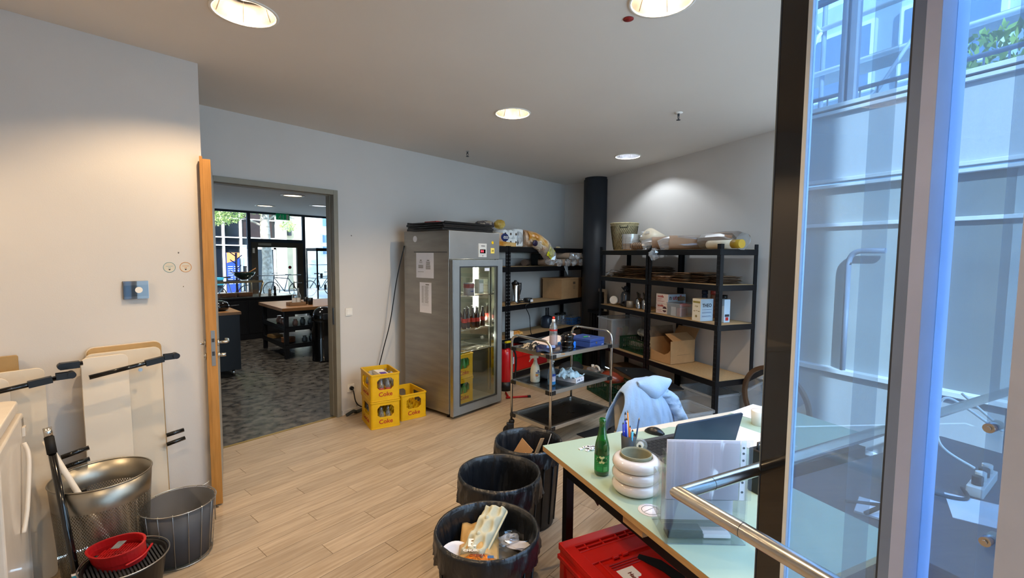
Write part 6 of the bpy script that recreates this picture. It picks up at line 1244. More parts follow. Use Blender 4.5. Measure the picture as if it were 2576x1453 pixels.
for k in range(20):
    rad = (.031 if k % 2 == 0 else .023); a = 2*PI*k/20; star.append((rad*1.0*math.cos(a), .62*rad*math.sin(a)))
V = [(.0350*math.cos(cen+x/.035), .0350*math.sin(cen+x/.035), .080+y_) for x, y_ in star]; V.append((.0352*math.cos(cen), .0352*math.sin(cen), .08)); lg.add(V, [(k, (k+1) % 20, 20) for k in range(20)]); lg.build('logo_burst', mat('logo_pale', 'dfe6a8', .5), t)
curved_text('Sprite', .021, .0356, .080, mat('logo_green', '0c5a28', .5), t, cen, .0078, .0005, .2)
mb = wraplabel(B(), .0348, math.degrees(cen)-40, math.degrees(cen)+50, .052, .0535, 12); wraplabel(mb, .0348, math.degrees(cen)-38, math.degrees(cen)+10, .060, .062, 8); mb.build('label_lines', mat('label_lightgreen', '5fb878', .5), t); wraplabel(B(), .0349, math.degrees(cen)+12, math.degrees(cen)+48, .026, .048, 8).build('barcode', mat('label_lightgreen', '5fb878', .5), t); wraplabel(B(), .0349, math.degrees(cen)-38, math.degrees(cen)+6, .028, .048, 8).build('info_box', mat('label_midgreen', '2a9a54', .5), t)
# ceramic ring vase with inner pot
t = DT('ring_vase', 'glossy white ceramic vase made of three stacked rings with grey inner pot', 'vase', .150, .575, DZ)
prof = [(.070, .0)]
for k in range(3):
    for q in range(9): a = R(-80+q*20); prof.append((.074+.027*math.cos(a), .0265+k*.049+.0265*math.sin(a)))
prof += [(.070, .152), (.068, .14), (.066, .02), (0, .02)]
B().lathe(prof, seg=64).build('vase', mat('white_glaze', 'd8cfc8', .12, coat=.7, var=.03, scale=3), t)
B().lathe([(.0, .03), (.055, .03), (.066, .150), (.067, .163), (.063, .165), (.060, .155), (.052, .045), (0, .045)], seg=48).build('inner_pot', mat('grey_green_pot', '7c7a62', .7, scale=14, var=.2), t)
# pen cup
t = DT('pen_cup', 'dark cup of pens and pencils behind the green bottle', 'pen holder', .375, .245, DZ); B().lathe([(.036, 0), (.040, .09), (.037, .09), (.033, .004)], seg=28, cap=False).build('cup', M_dark, t); B().lathe([(0, .003), (.036, .003)], seg=20, cap=False).build('bottom', M_dark, t)
PENS = [('1b2fb4', -.024, .01, -.03, .012, .15, 'blue ballpoint pen at the left in the pen cup'), ('1b2fb4', -.018, -.012, -.028, -.01, .16, 'blue ballpoint pen, second from left in the pen cup'), ('2440c8', -.008, .014, -.012, .02, .165, 'blue pen standing upright in the middle of the pen cup'), ('d8703a', -.012, -.02, -.018, -.03, .145, 'orange-tipped pen in the pen cup'), ('4fb4e0', -.004, -.026, -.01, -.04, .125, 'light blue capped marker at the front of the pen cup'), ('d8d8e0', .006, .01, -.002, .02, .165, 'white pen in the pen cup'), ('8a8d94', .01, .018, -.004, .03, .195, 'grey marker standing tall in the pen cup'), ('e08a20', .016, .012, .008, .026, .205, 'long orange pencil in the pen cup'), ('24406a', .028, -.01, .055, -.012, .17, 'dark blue pencil leaning right in the pen cup'), ('c86a28', .002, -.028, .008, -.03, .09, 'short orange stub at the front of the pen cup')]
for k, (c, x0, y0, x1, y1, h, lb) in enumerate(PENS):
    o = thing('pencil' if 'pencil' in lb else 'pen', lb, 'pencil' if 'pencil' in lb else 'pen', t.matrix_basis @ Vector((x0, y0, .008)), DA); p1 = Vector((x1-x0, y1-y0, h)); rd = .0055 if 'marker' in lb else .004
    B().tube([(0, 0, 0), p1*.93], rd, 8).build('barrel', mat('pen_'+c, c, .35), o); B().tube([p1*.93, p1], [rd, rd*.25], 8).build('tip', M_mdf if 'pencil' in lb else M_dark, o)
t2 = DT('tape_dispenser', 'small clear tape roll with white hub leaning on the pen cup', 'tape', .405, .30, DZ+.05); B().tube([(0, -.009, 0), (0, .009, 0)], .034, 28).build('tape', M_milky, t2); mb = B(); mb.tube([(0, -.013, 0), (0, .011, 0)], .017, 20); mb.build('hub', M_white, t2); mb = B(); mb.tube([(0, -.0145, 0), (0, -.012, 0)], .007, 14); mb.build('hub_hole', M_dark, t2); t2.rotation_euler.z = DA-.9
# letter tiles
t = None
tiles_txt = 'L E F A S T O N R I D U'.split()
for k in range(12):
    x, ny = (.160, .124) if k == 0 else (.205+random.uniform(-.03, .035), .140+random.uniform(-.025, .03))
    o = thing('letter_tile', 'single letter tile lying apart on the desk near its corner' if k == 0 else 'small white letter tile in the heap left of the green bottle', 'tile', DP(x, ny, DZ+.001+(.0 if k < 5 else .006)), DA+(0 if k == 0 else random.uniform(-1, 1)), None if k == 0 else 'letter tiles in a heap')
    B().box(-.009, -.009, 0, .009, .009, .005).build('tile', M_paper, o, .001)
    if k == 0: text('letter', 'L', .015, (0, 0, .0052), (0, 0, PI), M_ink, o, .0002)
    else: B().box(-.004, -.005, .005, .003, .004, .0053).build('letter_mark', M_ink, o)
# mouse + cable
t = DT('computer_mouse', 'black computer mouse with bronze wheel strip on the desk', 'mouse', .675, .10, DZ, R(118))
def ms(u, v):
    a = (u-.5)*PI; x = -.055+.11*v; w_ = .031*math.sin(PI*min(.97, max(.03, v)))**.45; h = .036*math.sin(PI*(.10+.82*v))**.8
    return Vector((x, w_*math.sin(a), h*max(0, math.cos(a))**.6))
mb = B(); mb.grid(ms, 18, 18); mb.build('shell', mat('mouse_black', '1c1c1e', .3), t); mb = B(); mb.grid(lambda u, v: ms(.42+.16*u, .52+.42*v)+Vector((0, 0, .0012)), 4, 10); mb.build('wheel_strip', mat('mouse_bronze', '9a7a58', .35, .3), t)
cab = [DP(*p) for p in ((.70, .16, DZ+.006), (.74, .24, DZ+.004), (.66, .30, DZ+.004), (.56, .34, DZ+.01), (.50, .27, DZ+.004), (.44, .20, DZ+.004), (.50, .15, DZ+.004), (.60, .19, DZ+.004), (.58, .26, DZ+.006), (.50, .32, DZ+.008), (.44, .33, DZ+.005), (.40, .36, DZ+.004))]
tag(B().tube(smoothpath(cab), .0022, 6).build('mouse_cable', M_black), 'thin black mouse cable looping over the desk', 'cable')
# laptop
t = DT('laptop', 'open laptop with dark blue-grey lid behind the document holder', 'laptop', .445, .455, DZ, R(0)); M_lap = mat('laptop_grey', '4a4c50', .4, .4); M_lid = mat('laptop_lid', '3e4a5c', .32, .6)
B().prism(rr(0, 0, .44, .28, .012), .002, .016).build('base', M_lap, t, .002)
for i in range(5):
    for j in range(14): B().box(.02+j*.029, .08+i*.034, .016, .045+j*.029, .108+i*.034, .0175).build('key', M_black, t)
li = bpy.data.objects.new('lid', None); COL.objects.link(li); li.parent = t; li.location = (0, 0, .014); li.rotation_euler = (R(14), 0, 0)
mb = B(); mb.prism(rr(0, 0, .44, .215, .012), -.004, .004); o = mb.build('lid_shell', M_lid, li, .001); o.rotation_euler = (PI/2, 0, 0)
mb = B(); mb.box(.015, .0042, .014, .425, .0048, .20); mb.build('screen', mat('screen_dark', '1e3556', .12, coat=.5), li)
# document holder (clear acrylic, seen from behind) with sleeves
t = thing('document_holder', 'clear acrylic tiered leaflet holder on the desk behind the handrail corner', 'leaflet holder', (1.556, .594, DZ), math.atan2(-.777, .63))
HW = .284
def sheet(n, x0, y0, z0, x1, y1, z1): return B().box(x0, y0, z0, x1, y1, z1).build(n, M_acryl, t, .0008)
sheet('back_sheet', 0, 0, 0, HW, .003, .37)
for k, (y, zt) in enumerate(((.055, .325), (.105, .27), (.155, .21))):
    sheet('pocket_front', 0, y, .05 if k < 2 else .0, HW, y+.003, zt)
    sheet('pocket_side', 0, y-.045, .05, .003, y, zt-.0); sheet('pocket_side', HW-.003, y-.045, .05, HW, y, zt)
    sheet('pocket_floor', 0, y-.05, .05, HW, y, .053)
sheet('base', 0, .0, 0, HW, .17, .003)
hm = t.matrix_basis.copy()
def HT(name, lab, cat, x, y, z): return thing(name, lab, cat, Matrix.Translation((1.556, .594, DZ)) @ Matrix.Rotation(math.atan2(-.777, .63), 4, 'Z') @ Vector((x, y, z)), math.atan2(-.777, .63))
def translucent(name, col, tr):
    m = mat(name, col, .8, var=.02); n = m.node_tree.nodes; l = m.node_tree.links; b = n['Principled BSDF']; q = n.new('ShaderNodeBsdfTranslucent'); q.inputs[0].default_value = hx(col); x = n.new('ShaderNodeMixShader'); x.inputs[0].default_value = tr
    l.new(b.outputs[0], x.inputs[1]); l.new(q.outputs[0], x.inputs[2]); l.new(x.outputs[0], n['Material Output'].inputs[0]); return m
M_sheet = translucent('translucent_sheet', 'f3f2fa', .5)
t = HT('punched_sleeve', 'clear punched sleeve with landscape sheets standing in the acrylic holder', 'document sleeve', .005, .022, .055)
B().box(.0, -.002, .10, .255, .004, .315).build('sheets', M_sheet, t); B().box(.0, -.003, .098, .30, -.0022, .318).build('sleeve_film', M_acryl, t); B().box(.258, -.0032, .10, .276, -.0024, .315).build('punch_strip', M_paper, t)
for z_ in (.13, .165, .20, .245, .27, .29): mb = B(); mb.cyl((.267, -.0042, z_), (.267, -.0034, z_), .0042, seg=12); mb.build('punch_hole', M_dark, t)
t = HT('leaflet_sheets', 'pile of loose white sheets in the lower pocket of the acrylic holder', 'paper', .004, .072, .055)
for k in range(4): B().box(.0+.008*k, -.008+k*.006, 0, .25+.006*k, -.007+k*.006, .195-.012*k).build('sheet', M_sheet, t)
t = HT('dark_card_case', 'dark card case with white edge at the bottom of the acrylic holder', 'case', .02, .05, .004); B().box(0, -.02, 0, .125, .03, .028).build('case', mat('case_black', '14202c', .3), t, .002); B().box(.128, -.02, .003, .225, .03, .016).build('pale_end', M_paper, t, .001)
t = DT('coaster_print', 'round white printed paper under the ring vase', 'paper', .095, .735, DZ+.0005); B().lathe([(0, 0), (.048, 0), (.048, .0008), (0, .0008)], seg=32).build('sheet', M_paper, t); mb = B(); mb.tube([(.034*math.cos(q*PI/12), .034*math.sin(q*PI/12), .001) for q in range(24)], .001, 4, closed=True).tube([(-.03, 0, .001), (.03, .01, .001)], .001, 4); mb.build('ring_print', M_ink, t)
t = DT('paper_roll_cup', 'white round tub at the far end of the desk beside the black partition edge', 'tub', 1.36, .24, DZ); B().lathe([(.04, 0), (.045, .085), (.042, .09), (0, .09)], seg=28).build('tub', M_white, t)
tag(B().box(0, 0, 0, .30, .21, .0015).build('paper_sheet', M_paper, None, loc=DP(1.42, .22, DZ+.001), rz=DA+.2), 'white sheet on the desk\'s far corner, nearest the round mirror', 'paper')
tag(B().box(0, 0, 0, .26, .34, .002).build('paper_sheet', mat('paper_beige', 'd8cfc4', .8), None, loc=DP(1.0, .58, DZ+.001), rz=DA+.1), 'pale sheet on the desk right of the laptop lid', 'paper')
t = DT('black_case', 'black case standing on the desk against the partition edge', 'case', .60, .80, DZ); B().box(0, -.03, 0, .10, .03, .19).build('case', M_black, t, .006); mb = B(); mb.tube([(.02, 0, .19), (.02, 0, .215), (.08, 0, .215), (.08, 0, .19)], .006, 8); mb.build('handle', M_dark, t)
# stuff beyond the glass
t = thing('dark_cabinet', 'low dark cabinet beyond the glass, beside the desk end', 'cabinet', DP(.86, .70, 0), DA); CZ = .70
B().box(0, -1.0, 0, 1.5, -.02, CZ-.02).build('body', mat('cabinet_dark', '2c2a2c', .5), t, .004); B().box(-.01, -1.01, CZ-.02, 1.51, .0, CZ).build('top', mat('cabinet_top', '3b3d44', .4, scale=3, var=.2), t, .003)
for k in range(3): B().box(.02+k*.5, -1.012, .05, .48+k*.5, -1.0, .64).build('door', mat('cabinet_front', '38363a', .45), t, .002)
o = thing('power_strip', 'white power strip with plugs on the dark cabinet beyond the glass', 'power strip', DP(1.75, 1.12, CZ), DA+.2); B().prism(rr(-.16, -.03, .16, .03, .008), 0, .045).build('strip', M_white, o, .003)
for k in range(4): mb = B(); mb.cyl((-.11+k*.07, 0, .045), (-.11+k*.07, 0, .085), .02, seg=14); mb.build('plug', M_white if k % 2 else M_black, o)
tag(B().tube(smoothpath([tuple(DP(1.72, 1.10, CZ+.09)), tuple(DP(1.64, 1.0, .88)), tuple(DP(1.70, .96, 1.02)), tuple(DP(1.74, .98, 1.09)), tuple(DP(1.85, 1.1, .98)), tuple(DP(1.95, 1.1, .95)), tuple(DP(1.86, .98, 1.10))]), .006, 8).build('white_cable', M_white), 'white cable looping up from the power strip beyond the glass', 'cable')
tag(B().tube(smoothpath([tuple(DP(1.0, .95, CZ+.01)), tuple(DP(1.2, 1.1, CZ+.02)), tuple(DP(1.35, .98, CZ+.02)), tuple(DP(1.5, 1.15, CZ+.01)), tuple(DP(1.62, 1.10, CZ+.015))]), .008, 8).build('black_cable', M_black), 'dark cables lying on the cabinet beyond the glass', 'cable')
tag(B().box(0, 0, 0, .26, .34, .003).build('paper_sheet', M_paper, None, loc=DP(1.45, 1.5, CZ+.001), rz=DA+.5), 'white sheet on the dark cabinet beyond the glass', 'paper')
tag(B().box(0, 0, 0, .09, .02, .26).build('device_box', M_paper, None, .004, loc=DP(1.36, .92, CZ), rz=DA), 'white upright device beyond the right pane on the cabinet', 'box')
t = thing('pink_folder', 'pink and cream folder with a strap beyond the left glass pane', 'folder', DP(1.0, 1.12, CZ), DA+.4); B().box(0, 0, 0, .16, .12, .01).build('cream_cover', M_paper, t, .002); B().box(0, -.07, .0, .10, .01, .014).build('pink_cover', mat('pink_cover', 'd86a8c', .6), t, .002); mb = B(); mb.tube([(-.02, .08, .02), (.08, .02, .04), (.15, -.1, .02)], .009, 6); mb.build('strap', M_black, t)

# ================================================================== CHAIR with sweater
CPOS = (3.21, 1.32, 0)
t = thing('chair', 'chair behind the desk, its back covered by the blue sweater', 'chair', CPOS, DA)
M_chair = mat('chair_shell', 'b9b2a4', .5)
mb = B(); mb.grid(lambda u, v: Vector((-.22+.44*u, -.20+.40*v, .45+.012*math.cos(u*6))), 10, 10); mb.build('seat', M_chair, t, 0, .012)
for i, (x, y) in enumerate(((-.19, -.17), (.19, -.17), (-.19, .19), (.19, .19))): mb = B(); mb.cyl((x, y, .45), (x*1.15, y*1.15, 0), .012, seg=10); mb.build('leg', M_steel_h, t)
mb = B(); mb.grid(lambda u, v: Vector((-.20+.40*u, .21+.03*v-.04*math.cos((u-.5)*PI), .47+.30*v*(1-.25*abs(2*u-1)**3))), 14, 8); mb.build('backrest', M_chair, t, 0, .012)
h = thing('blue_sweater', 'light blue sweater draped over the chair back behind the desk', 'sweater', CPOS, DA)
M_swe = mat('sweater_blue', '8fadd0', .9, scale=2.5, col2='a3bedd', bump=.2, bscale=70, sheen=.3)
M_swg = mat('sweater_shade', '6c727c', .9)
def cloth(u, v):
    """u across, v from camera-side hem over the top to the rear hem"""
    s = 2*u-1; k = abs(2*v-1)
    w_ = .19+.13*min(1, k*1.15)**1.3
    top = .860-.085*abs(s)**3.2
    th_ = s*1.25
    if v < .5: y = .15-.15*k**.55-.02*(1-abs(s)); z = top-.46*k**1.35
    else: y = .16+.13*k**.6; z = top-.38*k**1.3
    y += .10*abs(s)**2.5*(1 if v < .5 else -.6)*k
    f = .5*noise.noise((s*2.2+.3, v*4.5, 4.2))+.28*noise.noise((s*5.2+v*3, v*3.5-s*2, 1.2))+.10*noise.noise((s*13, v*9+s*8, 7.2))
    f *= .065*(.35+k)
    return Vector((s*w_+f*.25, y-abs(f)*(1 if v < .5 else -1), z+f*.35))
mb = B(); mb.grid(cloth, 64, 80); mb.build('body', M_swe, h, 0, .010)
def hoodf(u, v):
    s = 2*u-1; rise = math.cos(s*PI/2)
    a = -.5+v*2.9
    return Vector((.045+s*.145, .085-.045*math.sin(a)*(.35+rise)+.01*math.sin(s*5), .845-.085*rise*v**1.1+.030*math.cos(a)*(.3+rise)))
mb = B(); mb.grid(hoodf, 28, 22); mb.build('hood', M_swe, h, 0, .012)
mb = B()
def slv(u, v):
    P = smoothpath([(-.17, .04, .80), (-.235, .0, .70), (-.285, -.03, .61), (-.315, -.05, .56)], 6); i = min(len(P)-1, int(v*(len(P)-1)+.5)); c = P[i]; a = 2*PI*u; r = .055+.012*v+.006*noise.noise((u*6, v*5, 2))
    return c+Vector((math.cos(a)*r*.55, math.sin(a)*r, math.cos(a)*r*.75))
pass
def slr(u, v):
    P = smoothpath([(.12, .10, .77), (.19, .05, .70), (.245, .02, .58), (.27, .0, .42)], 6); i = min(len(P)-1, int(v*(len(P)-1)+.5)); c = P[i]; a = 2*PI*u; r = .052+.014*noise.noise((u*5, v*7, 5))
    return c+Vector((math.cos(a)*r*.8, math.sin(a)*r, math.cos(a)*r*.4))
mb = B(); mb.grid(slr, 20, 26); mb.build('sleeve', M_swe, h, 0, .004)

# ================================================================== RED FOLDING CRATE under the desk
RZ = math.atan2(1.03-1.175, 2.092-1.764)
rt = thing('red_folding_crate', 'bright red lidded crate with white label under the desk\'s near corner', 'crate', (1.764, 1.175, 0), RZ)
W_, D_, H_ = .40, .60, .42
mb = B(); mb.box(0, -D_, 0, W_, 0, H_-.03); mb.build('body', M_red, rt, .006)
for z_ in (.10, .30): 
    for y_ in (-.58, -.02): pass
mb = B(); mb.box(-.008, -D_-.008, H_-.075, W_+.008, .008, H_-.055).box(-.006, -D_, .04, 0, 0, .055); mb.build('side_rib', M_red, rt, .002)
for k in range(7): B().box(-.007, -.05-k*.085, .06, 0, -.04-k*.085, H_-.08).build('rib', M_red, rt)
def lidbox(n, x0, y0, x1, y1, z0, z1, m=M_red): return B().box(x0, y0, z0, x1, y1, z1).build(n, m, rt, .0015)
lidbox('lid_panel', -.004, -D_-.004, W_+.004, .004, H_-.03, H_-.012)
lidbox('lid_border', -.004, -.05, W_+.004, .004, H_-.012, H_); lidbox('lid_border', -.004, -D_-.004, .05, -.05, H_-.012, H_); lidbox('lid_border', W_-.02, -D_, W_+.004, -.05, H_-.012, H_)
lidbox('lid_bar', .05, -.075, W_-.02, -.068, H_-.012, H_-.002); lidbox('lid_bar', .05, -.10, W_-.02, -.094, H_-.012, H_)
for x_ in (.10, .19, .28, .34): lidbox('lid_bar', x_, -.10, x_+.006, -.05, H_-.012, H_-.002)
lidbox('lid_plate', .05, -.185, W_-.02, -.10, H_-.012, H_-.003)
lidbox('lid_plate', .09, -D_+.02, W_-.02, -.215, H_-.012, H_-.004); lidbox('lid_bar', .085, -D_, .09, -.19, H_-.012, H_)
for x_, y_ in ((.16, -.20), (.215, -.198)): lidbox('hinge_lug', x_, y_, x_+.03, y_+.014, H_-.008, H_+.004)
for k in range(3): lidbox('vent_rib', .11, -.235-k*.014, .26, -.23-k*.014, H_-.004, H_+.001, M_redd)
mb = B(); mb.prism([(W_-.14, -.24), (W_-.115, -.225), (W_-.055, -.30), (W_-.04, -.42), (W_-.065, -.47), (W_-.095, -.45), (W_-.10, -.36)], H_-.0035, H_+.0005); mb.build('handle_opening', M_rubber, rt)
mb = B(); mb.prism([(.118, -.27), (.205, -.27), (.205, -.33), (.198, -.337), (.178, -.337), (.178, -.41), (.205, -.41), (.205, -.50), (.118, -.50), (.118, -.41), (.146, -.41), (.146, -.337), (.125, -.337), (.118, -.33)], H_-.0042, H_-.0030); mb.build('white_label', M_paper, rt)
text('lettering', 'Handels', .028, (.163, -.345, H_-.0025), (0, 0, -PI/2), mat('label_brown', '6a2420', .6), rt, .0003, bold=.0006)

# ================================================================== LEFT SIDE: folding tables, bins, fridge
M_tab = mat('table_white', 'd9cdbb', .6, scale=3, var=.05); M_tabdirty = mat('table_white_stained', 'd2c5b1', .65, scale=5, col2='bfae96', thr=(.6, .85)); M_tabedge = mat('table_ply', 'a98856', .6, scale=8, var=.12)
def leaning(lab, name, x0, x1, y, h, m, r=.03, lean=3.0, th_=.022, edge=None):
    t = thing(name, lab, 'folding table', ((x0+x1)/2, y, 0)); w_ = (x1-x0)/2
    o = B().prism(rr(-w_, 0, w_, h, r), 0, th_).build('table_top', m, t, .002); o.rotation_euler.x = PI/2-R(lean)*0+0; o.rotation_euler.x = R(90-lean); o.location.y = 0
    if edge: o2 = B().prism(rr(-w_-.003, -.0, w_+.003, h+.004, r), -.010, 0).build('wood_edge', edge, t, .001); o2.rotation_euler.x = R(90-lean)
    return t
# local z of the prism points to -y (towards the room) after the tilt
L1 = leaning('front white folding table panel leaning at the centre of the left wall group', 'folding_table', .415, .625, 3.50, 1.17, M_tab)
L2 = leaning('wider white folding table with rounded corner behind the front panel', 'folding_table', .44, .80, 3.56, 1.18, M_tabdirty, .035)
L3 = leaning('hindmost wood-edged folding table of the centre group', 'folding_table', .455, .812, 3.592, 1.207, M_tabedge, .035, edge=M_tab)
L4 = leaning('front white folding table leaning in the left group beside the small fridge', 'folding_table', -.35, .268, 3.49, 1.15, M_tabdirty)
L5 = leaning('small white table corner in front at the very left edge', 'folding_table', -.35, .135, 3.44, 1.13, M_tab, .04)
L6 = leaning('hindmost wood-edged table of the left group', 'folding_table', -.35, .18, 3.60, 1.215, M_tabedge, .01)
def bar(par, p, q, z, y, r=.013, name='folded_leg', bracket=True):
    mb = B(); mb.cyl((p, y, z[0]), (q, y, z[1]), r, seg=12); o = mb.build(name, M_blackg, par)
    if bracket:
        mb = B(); dx = (q-p); 
        mb.obox((p+dx*.72, y, z[0]+(z[1]-z[0])*.72), (.09, .034, .034), 0, 0, -math.atan2(z[1]-z[0], dx)).box(q-.07, y-.020, z[1]-.018, q-.005, y-.014, z[1]+.016).box(q-.07, y+.014, z[1]-.018, q-.005, y+.020, z[1]+.016).cyl((q-.01, y-.026, z[1]), (q-.01, y+.026, z[1]), .018, seg=14)
        mb.build('leg_bracket', M_black, o)
    return o
bar(L1, -.085, .33, (1.075, 1.135), -.055); bar(L2, -.27, -.20, (1.145, 1.15), -.05, bracket=False)
mb = B(); mb.obox((-.255, -.06, 1.148), (.08, .04, .036)).cyl((-.29, -.085, 1.148), (-.29, -.035, 1.148), .016, seg=12); mb.build('leg_bracket', M_black, L2)
bar(L3, .16, .255, (.615, .625), -.06, bracket=False); bar(L3, .16, .26, (.555, .57), -.06, bracket=False)
bar(L1, -.215, -.10, (.655, .675), -.04, bracket=False); bar(L1, -.215, -.10, (.595, .61), -.04, bracket=False)
bar(L4, -.05, .41, (1.055, 1.115), -.09); bar(L4, .31, .44, (.42, .44), -.03, bracket=False); bar(L4, .31, .44, (.36, .38), -.03, bracket=False)
for p_ in ((-.2, 0), (0.0, .0)): mb = B(); mb.cyl((.06, -.026, 1.06), (.06, -.031, 1.06), .011, seg=16); 
mb.build('screw_cap', M_steel, L2)
# wall fittings
t = thing('wall_display', 'transparent grey wall holder with round white disc above the folding tables', 'wall holder', (.703, 3.68, 1.54)); B().box(-.063, -.020, -.056, .063, -.0, .056).build('back_box', mat('holder_grey', '5c5a58', .35), t, .002); B().box(-.063, -.0265, -.056, .063, -.024, .056).build('clear_cover', M_acryl, t)
B().box(-.060, -.0225, -.04, .060, -.0202, .03).build('dark_strip', mat('holder_dark', '34363a', .4), t); mb = B(); mb.cyl((.012, -.0265, 0), (.012, -.0295, 0), .019, seg=28); mb.build('white_disc', M_white, t)
for x, cc, lb in ((.885, '7aa0a0', 'round blue-rimmed sticker on the left wall'), (.975, 'd08a38', 'round orange-rimmed sticker on the left wall, nearer the door')):
    t = thing('wall_sticker', lb, 'sticker', (x, 3.68, 1.679)); m = mat('stick_'+cc, cc, .6); r = .034
    mb = B(); mb.lathe([(r, .0002), (r, .0012), (r-.003, .0012), (r-.003, .0002)], seg=40, cap=False); o = mb.build('rim', m, t); o.rotation_euler.x = PI/2
    mb = B(); mb.lathe([(0, .0004), (r-.002, .0004)], seg=32, cap=False); o = mb.build('disc', mat('stick_pale', 'd0c6b4', .7), t); o.rotation_euler.x = PI/2
    mb = B(); mb.box(-.019, -.0010, .006, .019, -.0005, .0085).box(-.006, -.001, -.006, -.001, -.0005, -.002).box(.001, -.001, -.007, .006, -.0005, -.002).add([(-.007, -.001, -.012), (.007, -.001, -.012), (0, -.001, -.020)], [(0, 1, 2), (2, 1, 0)]); mb.build('print', m, t)
for i, (x, z, r) in enumerate(((.938, 1.775, .005), (.958, 1.55, .003))): tag(B().sphere((0, 0, 0), (r, .002, r), 8, 5, .3).build('wall_chip', mat('chip', '6a6058', .9), None, loc=(x, 3.679, z)), ['larger chipped hole in the left wall above the stickers', 'tiny chip in the left wall below the stickers'][i], 'mark')
tag(B().sphere((0, 0, 0), (.007, .002, .007), 8, 5, .3).build('wall_chip', MATS['chip'], None, loc=(2.79, 4.659, 1.98)), 'small mark on the back wall above the light switch', 'mark')
# perforated steel bin
t = thing('steel_waste_bin', 'perforated stainless steel bin against the folding tables', 'bin', (.443, 3.265, 0)); BH = .575
def rb(z): return .178+.036*z/BH
M_perf = bpy.data.materials.new('perforated_steel'); M_perf.use_nodes = True
n_ = M_perf.node_tree.nodes; l_ = M_perf.node_tree.links; bs = n_['Principled BSDF']; bs.inputs['Base Color'].default_value = hx('9a9488'); bs.inputs['Metallic'].default_value = 1; bs.inputs['Roughness'].default_value = .42
tc_ = n_.new('ShaderNodeTexCoord'); sp_ = n_.new('ShaderNodeSeparateXYZ'); l_.new(tc_.outputs['Object'], sp_.inputs[0])
at_ = n_.new('ShaderNodeMath'); at_.operation = 'ARCTAN2'; l_.new(sp_.outputs['Y'], at_.inputs[0]); l_.new(sp_.outputs['X'], at_.inputs[1])
def mth(op, a, b=None):
    q = n_.new('ShaderNodeMath'); q.operation = op
    for i, v in enumerate((a, b)):
        if v is None: continue
        if isinstance(v, (int, float)): q.inputs[i].default_value = v
        else: l_.new(v, q.inputs[i])
    return q.outputs[0]
ua = mth('MULTIPLY', at_.outputs[0], 104/(2*PI)); va_ = mth('MULTIPLY', sp_.outputs['Z'], 104/(2*PI)/.196)
def dots(u, v):
    fu = mth('SUBTRACT', mth('FRACT', u), .5); fv = mth('SUBTRACT', mth('FRACT', v), .5)
    return mth('SQRT', mth('ADD', mth('MULTIPLY', fu, fu), mth('MULTIPLY', fv, fv)))
vs = mth('MULTIPLY', va_, .62); d1 = dots(ua, vs); d2 = dots(mth('ADD', ua, .5), mth('ADD', vs, .5)); md = mth('MINIMUM', d1, d2); hole = mth('LESS_THAN', md, .24)
band = mth('LESS_THAN', sp_.outputs['Z'], .455); b2 = mth('GREATER_THAN', sp_.outputs['Z'], .06); hole = mth('MULTIPLY', mth('MULTIPLY', hole, band), b2)
trn = n_.new('ShaderNodeBsdfTransparent'); mxs = n_.new('ShaderNodeMixShader'); l_.new(hole, mxs.inputs[0]); l_.new(bs.outputs[0], mxs.inputs[1]); l_.new(trn.outputs[0], mxs.inputs[2]); l_.new(mxs.outputs[0], n_['Material Output'].inputs[0])
M_bsteel = mat('bin_steel_rim', 'a09a8e', .36, 1, scale=3, var=.08)
B().lathe([(rb(0), 0), (rb(.46), .46)], seg=64, cap=False).build('perforated_wall', M_perf, t); B().lathe([(rb(.46), .46), (rb(BH), BH), (rb(BH)-.002, BH), (rb(.46)-.002, .46)], seg=64, cap=False).build('plain_band', M_bsteel, t)
mb = B(); mb.tube([(rb(BH)*math.cos(q*PI/32), rb(BH)*math.sin(q*PI/32), BH) for q in range(64)], .004, 8, closed=True); mb.build('rolled_rim', M_bsteel, t); B().lathe([(0, .01), (rb(0), .01)], seg=48, cap=False).build('bottom', M_bsteel, t)
t = thing('white_stick', 'white round stick leaning out of the perforated steel bin', 'stick', (0, 0, 0)); P1 = Vector((.244, 3.40, .785)); P2 = Vector((.50, 3.22, .06)); t.location = P2; B().cyl((0, 0, 0), P1-P2, .0135, seg=16).build('stick', M_white, t)
t = thing('broom_pole', 'black telescopic pole with steel collar leaning at the left', 'pole', (.308, 2.946, .004)); pv = Vector((.241, 3.22, .90))-Vector(t.location); B().cyl((0, 0, 0), pv*.94, .0155, seg=18).build('pole', M_blackg, t); B().cyl(pv*.86, pv*.95, .019, seg=18).build('grip', M_rubber, t); B().cyl(pv*.95, pv, .017, seg=18).build('steel_collar', M_steel_h, t)
B().cyl(pv*.12, pv*.235, .0175, seg=18).build('paper_label', M_paper, t); B().cyl(pv*.17, pv*.205, .0178, seg=18).build('green_print', mat('label_green2', '5f9a3a', .6), t); B().cyl(pv*.205, pv*.225, .0178, seg=18).build('blue_print', mat('label_blue2', '2a86a8', .6), t); B().cyl(pv*.13, pv*.15, .0178, seg=18).build('red_print', mat('label_red2', 'b0604a', .6), t)
